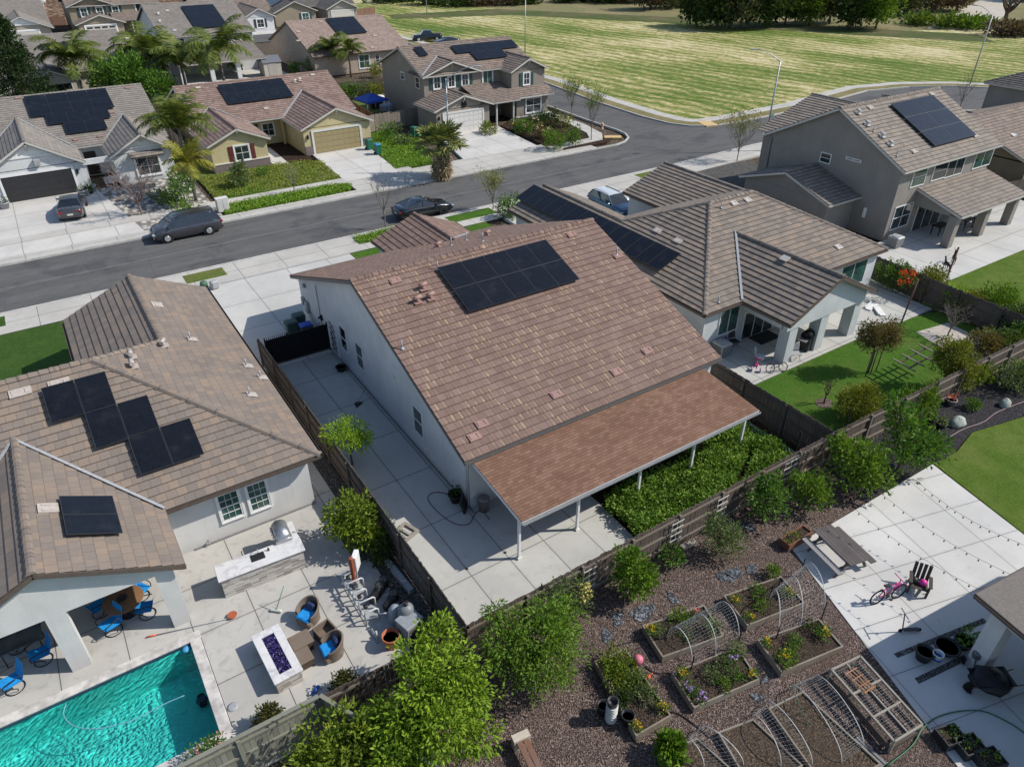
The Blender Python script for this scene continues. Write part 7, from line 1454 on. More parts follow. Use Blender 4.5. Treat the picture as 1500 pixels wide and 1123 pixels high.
inbed(4,0,[('marigold','large yellow marigold cluster at the front left of the patio side bed',.12,.8,.32,.4,LF_BR,FL_Y),('marigold','yellow marigolds at the right end of the patio side bed',.88,.5,.28,.36,LF_MID,FL_Y),('marigold','small yellow flower at the back left of the patio side bed',.08,.2,.15,.25,LF_MID,FL_Y),('lettuce','green plant in the middle of the patio side bed',.45,.4,.26,.3,LF_MID,None),('lettuce','green plants left of centre in the patio side bed',.32,.6,.25,.25,LF_BR,None),('herb_clump','dark herb at the back right of the patio side bed',.8,.15,.25,.3,LF_DK,None)],4)
inbed(5,0,[('lettuce','feathery yellow green lettuce at the head of the long bed',.5,.14,.62,.42,LF_CIT,None),('lettuce','second lettuce patch in the long bed, further from its head',.45,.34,.62,.42,LF_CIT,None),('cabbage','grey green broccoli plants in the middle of the long bed',.7,.5,.45,.4,LF_OLV,None),('cabbage','grey green broccoli near the lower end of the long bed',.75,.68,.38,.35,LF_OLV,None),('marigold','yellow flower at the lower right of the long bed',.9,.9,.18,.3,LF_BR,FL_Y),('marigold','yellow flower at the lower left corner of the long bed',.1,.92,.16,.25,LF_MID,FL_Y),('withered_plant','dark withered plant beside the nursery pots of the long bed',.12,.6,.32,.5,LF_DK,None)],5)
GREYW=plain('aged_pvc',(.52,.52,.50),.5)
def arch(label,a0,a1,b0,b1,hh,nh=3,mesh=True,sq=.14,group='wire arch trellises',hm=None,stakes=True):
    """arched wire panel; a0-a1 one foot line, b0-b1 the other"""
    A0,A1,B0,B1=[xy(*q,0) for q in(a0,a1,b0,b1)]; c=(A0+A1+B0+B1)/4; t=thing('arch_trellis',label,'trellis',c,0,group)
    def P(s,f):
        a=A0.lerp(A1,s)-c; b=B0.lerp(B1,s)-c; th=pi*f; k=.5-.5*cos(th); return a.lerp(b,k)+V((0,0,hh*sin(th)**.75))
    for i in range(nh):
        mb=MB(); mb.tube([P(i/(nh-1),f/18) for f in range(19)],.014,6); mb.build('hoop',hm or GREYW,t)
    if mesh:
        mb=MB(); L=(A1-A0).length; S=((B0-A0).length**2+(2*hh)**2)**.5*1.15; n=max(3,int(L/sq)); m=max(6,int(S/sq))
        for i in range(n+1):
            if i*(nh-1)%n: mb.tube([P(i/n,f/12) for f in range(13)],.0022,3,False)
        for j in range(1,m): mb.tube([P(0,j/m),P(1,j/m)],.0022,3,False)
        mb.build('wire_mesh',GALV,t)
    if stakes:
        for q in(A0,A1,B0,B1): mb=MB(); mb.bar(q-c,q-c+V((0,0,.9)),.035,.03); mb.build('stake',BLACKM,t)
arch('white hooped wire arch between the two left raised beds',(975,941),(1043,903),(1011,986),(1079,950),1.35)
arch('white hooped wire arch between the two right raised beds',(1125,883),(1172,842),(1135,941),(1203,906),1.3)
arch('right wire tunnel with white hoops over bare soil beside the wooden frame',(1157,1010),(1190,995),(1231,1120),(1263,1097),.75,2,True,.10,'wire tunnels',None,False)
arch('middle wire tunnel with white hoops over the soil beds',(1100,1055),(1121,1033),(1142,1125),(1188,1123),.7,2,True,.10,'wire tunnels',None,False)
arch('left wire tunnel with white hoops at the bottom edge',(1003,1090),(1024,1069),(1030,1128),(1088,1123),.6,2,True,.10,'wire tunnels',None,False)
# raised timber frame with mesh
P=[xy(u,v,.55) for u,v in((1218,981),(1260,961),(1351,1061),(1310,1086))]; c=sum(P,V())/4; c.z=0; t=thing('timber_frame','long weathered timber frame with wire netting standing on legs','frame',c); mb=MB(); q=[p_-c for p_ in P]
for i in range(4):
    mb=MB(); mb.bar(q[i],q[(i+1)%4],.06,.09); mb.build('rail',WOODP,t); mb=MB(); mb.bar(q[i]*1.0-V((0,0,.55)),q[i]+V((0,0,-.045)),.07,.07); mb.build('leg',WOODP,t)
for f in(.36,.68): mb=MB(); mb.bar(q[0].lerp(q[3],f)+V((0,0,.002)),q[1].lerp(q[2],f)+V((0,0,.002)),.06,.07); mb.build('crossbar',WOODP,t)
mb=MB(); mb.bar(q[0].lerp(q[1],.5),q[3].lerp(q[2],.5),.045,.05); mb.build('crossbar',WOODP,t); mb=MB()
for i in range(1,14): mb.tube([q[0].lerp(q[1],i/14)-V((0,0,.05)),q[3].lerp(q[2],i/14)-V((0,0,.05))],.0022,3,False)
for i in range(1,30): mb.tube([q[0].lerp(q[3],i/30)-V((0,0,.05)),q[1].lerp(q[2],i/30)-V((0,0,.05))],.0022,3,False)
mb.build('wire_mesh',GALV,t); mb=MB()
for i in range(4): a=q[i]-V((0,0,.38));b=q[(i+1)%4]-V((0,0,.38)); mb.bar(a,b,.05,.2)
mb.build('base_board',WOODD,t)
a=xy(1243,980,.62);b=xy(1276,1011,.62); t=thing('wooden_lattice','small orange brown lattice lying on the timber frame','lattice',(a.x,a.y,.62)); d=b-a; n=V((-d.y,d.x,0)).normalized(); mb=MB()
for k in(-.18,-.06,.06,.18): mb.bar(n*k,d+n*k,.03,.02)
for k in(.1,.4,.7,.95): mb.bar(d*k-n*.26+V((0,0,.02)),d*k+n*.26+V((0,0,.02)),.03,.02)
mb.build('slats',wood('orange_lath',(.42,.20,.10),.7),t)
a=xy(1248,1085,.05);b=xy(1290,1125,.05); t=thing('grey_planks','stack of grey planks along the timber frame','planks',(a.x,a.y,0)); d=b-a; n=V((-d.y,d.x,0)).normalized(); mb=MB()
for k in range(4): mb.bar(n*(k*.11-.1)+V((0,0,.04+.03*(k%2))),d+n*(k*.11-.1)+V((0,0,.04+.03*(k%2))),.09,.04)
mb.build('plank',wood('blue_grey_plank',(.24,.25,.26),.7),t)
a=xy(1160,1003,.9);b=xy(1187,1068,.1); t=thing('green_stake','green garden stake leaning across the right tunnel','stake',(b.x,b.y,0)); mb=MB(); mb.tube([(0,0,0),(a.x-b.x,a.y-b.y,.9)],.013,6); mb.build('stake',plain('stake_green',(.02,.14,.08),.5),t)
# pots at the end of the long bed
for i,(u,v,r,h_,l,m) in enumerate([(912,1022,.17,.42,'black nursery pot at the back of the pot cluster',DKPL),(884,1033,.16,.4,'black nursery pot left of the white pot stack',DKPL),(920,1048,.17,.42,'black nursery pot in front by the bed board',DKPL)]):
    p=xy(u,v,h_); pot('nursery_pot',l,(p.x,p.y),r*1.2,h_*1.15,m)
p=xy(896,1040,.5); t=thing('pot_stack','tall stack of white ribbed pots with black pots nested on top','pots',(p.x,p.y,0)); t.scale=(1.25,1.25,1.25); mb=MB()
for k in range(9): mb.lathe([(.13,k*.07),(.15,k*.07+.06),(.15,k*.07+.07)],(0,0,0),14)
mb.build('white_pots',plain('pot_white',(.6,.6,.58),.6),t); mb=MB(); mb.lathe([(.12,.63),(.145,.78),(.15,.80),(.12,.80),(.10,.68),(.02,.68)],(0,0,0),14); mb.build('black_pots',DKPL,t)
p=xy(934,970,.2); t=thing('pink_pot','pink flower pot beside the head of the long bed','pot',(p.x,p.y,0)); mb=MB(); mb.lathe([(.09,0),(.14,.28),(.17,.3),(.17,.42),(.1,.5),(.02,.52)],(0,0,0),14); mb.build('vessel',plain('pink_plastic',(.58,.16,.22),.5),t)
p=xy(949,991,.1); t=thing('watering_can','small orange watering can lying beside the long bed','watering can',(p.x,p.y,0)); mb=MB(); mb.lathe([(.08,0),(.09,.14),(.04,.18)],(0,0,0),10); mb.tube([(.07,0,.05),(.2,0,.17)],.015,6); mb.tube([(-.06,0,.15),(-.13,0,.12),(-.1,0,.03)],.012,5); mb.build('can',ORANGE,t)
a=xy(763,1080,.4);b=xy(795,1145,.4); t=thing('garden_bench','reddish plank bench with a pale end block at the bottom edge','bench',(a.x,a.y,0)); d=b-a; n=V((-d.y,d.x,0)).normalized(); e=d.normalized(); mb=MB()
for k in(-.1,.1): mb.bar(n*k+V((0,0,.42)),d+n*k+V((0,0,.42)),.17,.05)
mb.build('seat',WOODR,t); mb=MB(); mb.bar(-n*.27+V((0,0,.26)),n*.27+V((0,0,.26)),.24,.52); mb.build('end_block',plain('pale_block',(.48,.43,.36),.9),t); mb=MB(); mb.bar(d*.9-n*.2+V((0,0,.2)),d*.9+n*.2+V((0,0,.2)),.2,.39); mb.build('leg',WOODR,t)
p=G(982,1100,.3); tree('chard_plant','big glossy green leafy plant at the bottom edge left of the tunnels','plant',(p.x,p.y,0),[(0,0,.4,.42,.4,.42)],LF_BR,0,.03,11,.22,.16,1.3,77,None,.7)
for i,(u,v,r) in enumerate([(940,895,.5),(905,905,.35),(985,875,.3),(1060,845,.35),(1075,838,.45),(1100,832,.3),(888,930,.3),(1095,900-130,.35),(1110,1020,.3),(1120,995,.2)]):
    p=xy(u,v); t=thing('stepping_stone','flat blue grey slate among the mulch, %s'%['largest, above the left arch','left of the biggest slate','right of the biggest slate','by the olive shrub, left piece','by the olive shrub, right piece','nearest the redwood planter','beside the lemon tree shade','between fence trees','small piece above the middle tunnel','tiny piece below the marigold bed'][i],'stone',(p.x,p.y,-.03),i*.7,'slate stepping stones'); mb=MB(); R=random.Random(i); mb.prism([(cos(k*pi/6)*r*R.uniform(.55,1.3),sin(k*pi/6)*r*.6*R.uniform(.55,1.3)) for k in range(12)],0,.025); mb.build('slab',mulch('slate_chips',((.10,.11,.125),(.19,.21,.235),(.30,.325,.35)),13,.4,.03),t)
p=G(1133,837,.25); tree('garden_shrub','tiny round green shrub above the right wire arch','shrub',(p.x,p.y,0),[(0,0,.28,.28,.28,.26)],LF_BR,0,.02,10,.1,.12,1.2,78)
a=xy(1155,792,.25);b=xy(1177,779,.25); rz=atan2((b-a).y,(b-a).x); c=(a+b)/2; t=thing('redwood_planter','redwood planter box with yellow green plants at the patio corner','planter',(c.x,c.y,0),rz); mb=MB(); L=(b-a).length+.5
for x,y,w,d in((0,.22,L,.05),(0,-.22,L,.05),(L/2-.03,0,.05,.4),(-L/2+.03,0,.05,.4)): mb.box((x,y,.17),(w,d,.34))
mb.build('box',WOODR,t); mb=MB(); mb.box((0,0,.14),(L-.1,.4,.26)); mb.build('soil',SOIL,t); mb=MB(); clumps(mb,(-L*.2,0,.38),(.38,.2,.18),12,8,.1,.1,random.Random(2)); mb.build('foliage',LF_CIT,t)
# ---- picnic table
a=xy(1205,772,.75);b=xy(1259,823,.75); d=b-a; rz=atan2(d.y,d.x); c=(a+b)/2; L=d.length+.05; PIC=wood('grey_brown_boards',(.135,.115,.11),.65,1,.3); PICL=wood('pale_worn_bench',(.33,.31,.31),.7,1,.3)
t=thing('picnic_table','grey brown picnic table with two attached benches on the big patio','picnic table',(c.x,c.y,0),rz); mb=MB()
for k in range(6): mb.box((0,-.36+k*.144,.74),(L,.135,.04))
mb.build('tabletop',PIC,t)
for s in(-1,1): mb=MB(); [mb.box((0,s*.78+q_,.44),(L,.13,.04)) for q_ in(-.07,.07)]; mb.build('bench',PICL if s<0 else PIC,t)
for x in(-L*.36,L*.36):
    mb=MB(); mb.bar((x,-.85,.40),(x,.85,.40),.05,.1); mb.bar((x,-.38,.68),(x,.38,.68),.05,.09); mb.build('brace',PIC,t)
    for s in(-1,1): mb=MB(); mb.bar((x+.04,s*.75,0),(x+.04,s*.28,.70),.05,.1); mb.build('leg',PIC,t)
# ---- bicycle
a=xy(1283,882,0);b=xy(1311,874,0); d=b-a; rz=atan2(d.y,d.x); L=d.length; PINK=plain('pink_paint',(.62,.05,.26),.35); r=.26
t=thing('childrens_bicycle','pink childrens bicycle standing on the big patio','bicycle',(a.x-.1,a.y-.02,0),rz); t.scale=(1.12,1.12,1.35)
for x in(0,L):
    w=MB(); w.tube([(x+r*cos(k*pi/12),0,r+r*sin(k*pi/12)) for k in range(25)],.025,6,False); wo=w.build('wheel',RUBBER,t); s=MB()
    for k in range(8): s.tube([(x,0,r),(x+r*cos(k*pi/4),0,r+r*sin(k*pi/4))],.004,3,False)
    s.lathe([(.03,-.04),(.03,.04)],(x,0,r),8,'Y'); s.build('spokes',GALV,wo)
mb=MB(); bb=(L*.42,0,r); st=(L*.30,0,.58); hd=(L*.86,0,.62)
for p_,q_ in((bb,st),(bb,hd),(st,(L*.84,0,.66)),((0,0,r),bb),((0,0,r),st)): mb.tube([p_,q_],.02,6)
mb.build('frame',PINK,t); mb=MB(); mb.tube([hd,(L,0,r)],.018,6); mb.tube([hd,(L*.82,0,.76)],.016,6); mb.tube([(L*.80,-.26,.80),(L*.83,-.1,.77),(L*.83,.1,.77),(L*.80,.26,.80)],.014,6); mb.build('handlebar',PINK,t); mb=MB(); mb.box((L*.26,0,.66),(.22,.13,.05),b=.02); mb.tube([st,(L*.27,0,.65)],.014,6); mb.build('saddle',DKPL,t); mb=MB(); mb.lathe([(.08,-.01),(.08,.01)],(bb[0],-.05,r),12,'Y'); mb.box((bb[0]+.1,-.12,r-.1),(.09,.09,.02)); mb.box((bb[0]-.1,.12,r+.1),(.09,.09,.02)); mb.build('pedals',DKPL,t)
# ---- small slatted chair with a ball and helmet
p=xy(1342,864,.0); t=thing('slatted_chair','small dark slatted garden chair right of the pink bicycle','chair',(p.x,p.y,0),radians(-150)); t.scale=(1.08,1.08,1.12); DW=wood('dark_chair_wood',(.09,.075,.065),.6)
for y in(-.21,-.07,.07,.21): mb=MB(); mb.bar((-.24,y,.26),(-.42,y*1.05,.86),.03,.105,V((0,1,0))); mb.build('back_slat',DW,t)
mb=MB(); [mb.box((-.2+k*.115,0,.30-k*-.012),(.1,.52,.025)) for k in range(5)]; mb.build('seat',DW,t)
for s in(-1,1):
    mb=MB(); mb.box((.02,s*.3,.52),(.56,.11,.03)); mb.build('arm',DW,t); mb=MB(); mb.bar((.24,s*.28,0),(.24,s*.28,.5),.05,.07); mb.build('leg',DW,t); mb=MB(); mb.bar((.2,s*.25,.3),(-.38,s*.25,.02),.04,.08); mb.build('leg',DW,t)
q=G(1346,859,.45); t=thing('pink_ball','pink ball lying on the small slatted chair','ball',(p.x+.02,p.y-.1,.50)); mb=MB(); mb.lathe([(.001,-.13)]+[(.13*sin(k*pi/10),-.13*cos(k*pi/10)) for k in range(1,10)]+[(.001,.13)],(0,0,0),16); mb.build('ball',plain('pink_rubber',(.65,.04,.30),.4),t)
t=thing('black_helmet','black bicycle helmet on the small slatted chair','helmet',(p.x-.08,p.y+.17,.42)); mb=MB(); mb.lathe([(.14,0),(.14,.05),(.10,.13),(.02,.16)],(0,0,0),14); mb.build('shell',DKPL,t)
a=xy(1318,925,0);b=xy(1342,924,0); d=b-a; rz=atan2(d.y,d.x); t=thing('kick_scooter','folded looking grey kick scooter standing on the patio near the shade','scooter',(a.x,a.y,0),rz); t.scale=(1.15,1.2,1.3); mb=MB(); mb.box((d.length*.55,0,.09),(d.length*.85,.12,.03),b=.01); mb.build('deck',DKPL,t); mb=MB(); mb.tube([(0.05,0,.1),(-.1,0,.75)],.018,6); mb.tube([(-.1,-.2,.75),(-.1,.2,.75)],.015,6); mb.build('handlebar',plain('scooter_grey',(.12,.12,.13),.4,.4),t)
for x in(0,d.length): mb=MB(); mb.lathe([(.06,-.015),(.06,.015)],(x,0,.06),12,'Y'); mb.build('wheel',RUBBER,t)
# ---- string lights over the big patio
for i,(a,b,l) in enumerate([((1340,702),(1500,798),'string of bulbs nearest the olive lawn edge'),((1290,722),(1500,850),'second string of bulbs from the lawn edge'),((1252,745),(1470,880),'third string of bulbs from the lawn edge'),((1165,668),(1226,630),'short string of bulbs along the corner of the wooden fence')]):
    z=2.5; A=G(*a,z);B_=G(*b,z); t=thing('string_lights',l,'string lights',A,0,'string lights'); n=26 if i<3 else 12; W=[(B_-A)*(k/n)+V((0,0,-.28*sin(pi*k/n)*(1 if i<3 else .5))) for k in range(n+1)]; mb=MB(); mb.tube(W,.007,4); mb.build('cable',DKPL,t); mb=MB()
    for k in range(1,n,1 if i>2 else 2): mb.lathe([(.015,-.02),(.028,-.06),(.03,-.09),(.002,-.13)],W[k],6)
    mb.build('bulbs',plain('bulb_glass',(.3,.28,.24),.1),t)
for (u,v,l) in((1155,693,'thin black light pole at the fence, left one'),(1226,658,'thin black light pole at the fence corner')):
    p=xy(u,v+8); t=thing('light_pole',l,'pole',(p.x,p.y,0)); mb=MB(); mb.bar((0,0,0),(0,0,2.6),.05); mb.build('pole',BLACKM,t)
# ---- tubs and tools at the garden house
plate('gravel_strip',[xy(1309,957)[:2],xy(1440,905)[:2],xy(1446,911)[:2],xy(1315,963)[:2]],.012,GRAV); plate('gravel_strip',[xy(1340,993)[:2],xy(1412,958)[:2],xy(1418,966)[:2],xy(1346,1001)[:2]],.012,GRAV)
for u,v,r,h_,m,l in((1354,957,.30,.42,DKPL,'black stacked tubs left of the white bucket'),(1387,948,.40,.25,DKPL,'wide round black tub behind the white bucket')):
    p=xy(u,v,h_*.6); pot('black_tub',l,(p.x,p.y),r,h_,m)
p=xy(1372,963,.2); t=thing('white_bucket','white bucket with a blue band on the gravel strip','bucket',(p.x,p.y,0)); mb=MB(); mb.lathe([(.14,0),(.165,.4),(.18,.41),(.18,.44),(.155,.44),(.14,.1),(.01,.1)],(0,0,0),18); mb.build('bucket',plain('bucket_white',(.62,.63,.62),.5),t); mb=MB(); mb.lathe([(.153,.16),(.161,.28)],(0,0,0),18); mb.build('label_band',plain('label_blue',(.03,.12,.40),.5),t)
p=xy(1412,940,.2); pot('flower_tub','dark tub with green and violet plants before the white pillar',(p.x,p.y),.32,.3,DKPL,plant=(.4,.4,16,LF_MID))
p=xy(1426,975,.0); t=thing('push_cart','black three wheeled golf push cart leaning on the white pillar','cart',(p.x-.15,p.y-.05,0),radians(35)); mb=MB(); mb.tube([(0,0,.12),(.25,0,.6),(.45,0,1.0)],.022,6); mb.tube([(.45,-.2,1.0),(.5,0,1.02),(.45,.2,1.0)],.02,6); mb.box((.2,0,.5),(.25,.25,.3),b=.05); mb.build('frame',plain('cart_grey',(.16,.16,.16),.4,.4),t)
for x,y in((-.3,0),(.15,.28),(.15,-.28)): mb=MB(); mb.lathe([(.13,-.02),(.13,.02)],(x,y,.13),14,'Y'); mb.build('wheel',RUBBER,t)
p=xy(1448,1000,.3); t=thing('wheelbarrow','dark wheelbarrow loaded with a black tarp in the shade of the garden house','wheelbarrow',(p.x,p.y,0),radians(-30)); mb=MB(); vs=[(sx*x,sy*y,z) for x,y,z in((.35,.22,.3),(.62,.36,.62)) for sx,sy in((-1,-1),(1,-1),(1,1),(-1,1))]; mb.mesh(vs,[(3,2,1,0),(0,1,5,4),(1,2,6,5),(2,3,7,6),(3,0,4,7)]); mb.build('tray',DKPL,t); mb=MB(); RB=random.Random(9); mb.lathe([(.02,.70),(.22,.72),(.42,.66),(.60,.58),(.64,.44)],(0,0,0),12); mb.v=[(x*(1.05+RB.uniform(-.14,.14)),y*(.78+RB.uniform(-.12,.12)),z+RB.uniform(-.07,.06)) for x,y,z in mb.v]; mb.build('tarp',plain('black_tarp',(.012,.012,.014),.5,var=.3),t); mb=MB()
for s in(-1,1): mb.tube([(.9,s*.28,.55),(.2,s*.22,.32),(-.55,s*.06,.2)],.02,6); mb.tube([(.35,s*.22,.32),(.42,s*.24,0)],.02,6)
mb.build('handles',WOODR,t); mb=MB(); mb.lathe([(.19,-.04),(.19,.04)],(-.6,0,.19),14,'Y'); mb.build('wheel',RUBBER,t)
p=xy(1419,1012,.0); t=thing('black_shoe_tray','small black hand shovel on the shaded patio','tool',(p.x,p.y,0),.5); mb=MB(); mb.box((0,0,.03),(.22,.15,.05),b=.02); mb.tube([(.1,0,.05),(.32,.05,.05)],.014,6); mb.build('shovel',DKPL,t)
for i,(u,v,l) in enumerate([(1392,1078,'black plant crate with seedlings, upper of the pair'),(1420,1092,'black plant crate with seedlings, lower of the pair'),(1450,1112,'black plant crate at the bottom right edge')]):
    p=xy(u,v,.2); t=thing('plant_crate',l,'crate',(p.x,p.y,0),radians(-18)); mb=MB()
    for x,y,w,d in((0,.27,.72,.04),(0,-.27,.72,.04),(.34,0,.04,.5),(-.34,0,.04,.5)): mb.box((x,y,.16),(w,d,.32))
    mb.build('crate',DKPL,t); mb=MB(); mb.box((0,0,.12),(.64,.5,.2)); mb.build('soil',SOIL,t); mb=MB(); clumps(mb,(0,0,.34),(.3,.22,.1),9,6,.1,.08,random.Random(i)); mb.build('foliage',LF_MID,t)
pts=[xy(u,v,.03) for u,v in((1298,1122),(1335,1092),(1352,1066),(1372,1050),(1405,1041),(1440,1041),(1475,1056),(1500,1072),(1530,1092))]; t=thing('garden_hose','long green hose curving over mulch and shaded patio at lower right','hose',pts[0]); mb=MB(); mb.tube([q_-t.location for q_ in spline(pts,6)],.02,6); mb.build('tube',plain('hose_green',(.015,.13,.06),.45),t)
for pts_,l in ((((905,945),(930,938),(955,935)),'black drip line from the long bed to the upper left bed'),(((935,1040),(985,1042),(1010,1055),(1040,1080)),'black drip line from the long bed to the tunnels'),(((945,975),(960,985),(990,985)),'short black drip line beside the pink pot')):
    pts=[xy(u,v,.0) for u,v in pts_]; t=thing('drip_line',l,'hose',pts[0]); mb=MB(); mb.tube([q_-t.location for q_ in spline(pts,6)],.018,5); mb.build('tube',DKPL,t)
pts=[xy(u,v,.02) for u,v in((1390,640),(1412,628),(1440,618),(1458,605),(1478,596),(1500,588))]; t=thing('garden_hose','thin pale pink hose along the dark gravel at right','hose',pts[0]); mb=MB(); mb.tube([q_-t.location for q_ in spline(pts,6)],.018,5); mb.build('tube',plain('pinkish_hose',(.33,.22,.22),.6),t)
for u,v,r,l in((1403,617,.50,'large pale rock on the dark gravel by the black pots'),(1473,590,.38,'smaller pale rock near the right edge on dark gravel')):
    p=xy(u,v,.15); t=thing('rock',l,'rock',(p.x,p.y,-.02)); mb=MB(); R=random.Random(int(u)); mb.lathe([(r*.9,0),(r,.12),(r*.8,.28),(r*.4,.38),(.02,.4)],(0,0,0),11); mb.v=[(x*(1+R.uniform(-.15,.15)),y*.7*(1+R.uniform(-.15,.15)),z*(1+R.uniform(-.1,.1))) for x,y,z in mb.v]; mb.build('stone',plain('pale_rock',(.31,.34,.30),.9,var=.3,vs=3,bump=.5),t)
for u,v,l,pl in((1362,615,'black pot with leafy plant left of the large pale rock',(.3,.35,12,LF_MID)),(1378,622,'black bowl pot touching the large pale rock',(.3,.25,10,LF_OLV)),(1450,554,'black pot below the trailing shrub',None)):
    p=xy(u,v,.15); pot('black_pot',l,(p.x,p.y),.27,.3,DKPL,plant=pl)
p=xy(1393,588,.15); t=pot('flower_pot','grey pot with orange flowers on the dark gravel',(p.x,p.y),.26,.3,plain('grey_pot',(.3,.31,.32),.6)); blooms(t,(.1,.1,.42),(.45,.3,.16),10,6,.09,.08,random.Random(3),FL_O)
p=G(1425,594,.2); tree('round_shrub','small dense green mound on the dark gravel','shrub',(p.x,p.y,0),[(0,0,.25,.4,.36,.28)],LF_MID,0,.02,11,.1,.12,1.2,79)
# ================================================================== hip roof house yard and others
def ac(label,p): 
    t=thing('air_conditioner',label,'air conditioner',(p.x,p.y,0)); mb=MB(); mb.box((0,0,.42),(.85,.85,.78),b=.05); mb.build('casing',plain('ac_casing',(.45,.45,.43),.5,.2),t); mb=MB()
    for k in range(7): mb.box((0,-.43,.14+k*.09),(.74,.02,.03)); mb.box((-.43,0,.14+k*.09),(.02,.74,.03))
    mb.build('louvre',DKPL,t); mb=MB(); mb.lathe([(.36,.0),(.36,.02),(.30,.03),(.1,.05),(.02,.05)],(0,0,.81),18); mb.build('fan_guard',GREYPL,t)
ac('beige air conditioner beside the corner of the hip roof house',xy(1056,512,.3)); ac('grey air conditioner at the corner of the taupe two storey house',xy(1311,355,.3))
p=xy(1182,500,.5); t=thing('patio_grill','black covered barbecue grill between the patio pillars','grill',(p.x,p.y,0),.2); mb=MB(); mb.box((0,0,.45),(.7,.55,.9),b=.04); mb.build('cabinet',DKPL,t); mb=MB(); mb.lathe([(.0,-.36),(.3,-.36),(.3,.36),(.0,.36)],(0,0,.95),14,'X'); mb.build('hood',BLACKM,t); mb=MB(); mb.box((.55,0,.82),(.4,.45,.04)); mb.box((-.55,0,.82),(.4,.45,.04)); mb.build('side_shelf',plain('shelf_grey',(.3,.3,.3),.4,.4),t)
def lchair(label,u,v,rz,m):
    p=xy(u,v,.3); t=thing('folding_chair',label,'chair',(p.x,p.y,0),rz); mb=MB()
    for s in(-1,1): mb.tube([(.25,s*.25,0),(-.25,s*.25,.45),(-.35,s*.25,.85)],.015,5); mb.tube([(-.25,s*.25,0),(.25,s*.25,.43)],.015,5)
    mb.build('frame',GREYPL,t); mb=MB(); mb.box((0,0,.43),(.45,.48,.03)); mb.build('seat',m,t); mb=MB(); mb.bar((-.25,0,.5),(-.36,0,.88),.46,.03,V((1,0,.3))); mb.build('backrest',m,t)
lchair('pale folding chair beside the first patio pillar',1113,524,radians(-60),plain('pale_canvas',(.5,.5,.5),.8)); lchair('dark folding chair on the shaded patio by the window',1075,502,radians(-100),DKPL); lchair('purple folding chair in the patio shade',1067,509,radians(-80),plain('purple_canvas',(.12,.07,.18),.8)); lchair('grey folding chair in front of the second patio pillar',1165,520,radians(-120),GREYPL)
t=thing('door_mat','dark mat on the patio before the sliding door','mat',xy(1120,494)); mb=MB(); mb.box((0,0,.01),(1.7,1.0,.02)); mb.build('mat',plain('mat_black',(.02,.02,.02),.95),t)
p=xy(1107,540); t=thing('tricycle','pink and purple childs tricycle at the lawn edge','tricycle',(p.x,p.y,0),.7); mb=MB(); mb.tube([(.35,0,.2),(.25,0,.5),(-.1,0,.25),(-.3,0,.2)],.03,6); mb.tube([(.22,-.2,.55),(.22,.2,.55)],.02,6); mb.box((-.12,0,.32),(.25,.22,.08),b=.03); mb.build('frame',plain('magenta_plastic',(.35,.03,.15),.4),t)
for x,y,r_ in((.35,0,.2),(-.3,.22,.14),(-.3,-.22,.14)): mb=MB(); mb.lathe([(r_,-.03),(r_,.03)],(x,y,r_),12,'Y'); mb.build('wheel',plain('lilac_wheel',(.35,.25,.4),.5),t)
p=xy(1127,545); t=thing('push_bike','black small bicycle lying by the tricycle','bicycle',(p.x,p.y,0),-.4); mb=MB()
for x in(0,.75): mb.tube([(x+.25*cos(k*pi/8),.1*sin(k*pi/8),.25+.23*sin(k*pi/8)) for k in range(17)],.025,5,False)
mb.build('wheel',RUBBER,t); mb=MB(); mb.tube([(0,0,.25),(.3,.05,.5),(.65,.05,.52),(.75,0,.25)],.02,5); mb.tube([(0,0,.25),(.35,0,.25),(.65,.05,.52)],.02,5); mb.build('frame',BLACKM,t)
for i,(u,v,rz,l) in enumerate([(1277,450,.2,'white board lying on the sunny patio, left piece'),(1289,457,.9,'white board lying on the sunny patio, right piece')]):
    t=thing('white_board',l,'board',xy(u,v),rz); mb=MB(); mb.box((0,0,.05),(1.2,.35,.06)); mb.box((0,.25,.09),(1.0,.08,.1)); mb.build('board',WHITE,t)
a=xy(1320,473,0); t=thing('sail_post','slanting brown post at the lawn corner','post',a); b=G(1338,420,2.9); mb=MB(); mb.tube([(0,0,0),(.15,-.05,2.9)],.05,7); mb.build('post',plain('rust_brown',(.12,.05,.035),.7),t); p=xy(1387,407,0); t=thing('fence_post','short leaning brown post on the hedge fence','post',p); mb=MB(); mb.bar((0,0,0),(.1,0,2.2),.09); mb.build('post',plain('rust_brown',(.12,.05,.035),.7),t)
for i,(u,v,l) in enumerate([(1395,386,'black deer ornament on the pale patio, farther one'),(1384,396,'black deer ornament on the pale patio, nearer one')]):
    p=xy(u,v); t=thing('deer_ornament',l,'statue',(p.x,p.y,0),.6+i*.4); mb=MB(); mb.tube([(-.28,0,.5),(-.1,0,.52),(.12,0,.5),(.25,0,.54)],[.09,.12,.13,.09],8); mb.tube([(.22,0,.55),(.36,0,.78),(.38,0,.85)],[.07,.05,.05],7); mb.tube([(.36,0,.86),(.52,0,.80)],[.055,.025],7)
    for x in(-.24,.2):
        for s in(-1,1): mb.tube([(x,s*.07,.48),(x-.02,s*.07,.25),(x,s*.07,0)],[.05,.025,.02],6)
    for s in(-1,1): mb.tube([(.37,s*.03,.88),(.33,s*.12,1.0),(.36,s*.14,1.08)],.01,4)
    mb.tube([(-.3,0,.52),(-.36,0,.45)],.02,5); mb.build('body',BLACKM,t)
a=xy(1318,552,.3);b=xy(1375,533,.3); t=thing('slat_trellis','weathered ladder like trellis leaning over the right garden fence','trellis',(a.x,a.y,.0)); d=b-a; n=V((-d.y,d.x,0)).normalized(); mb=MB()
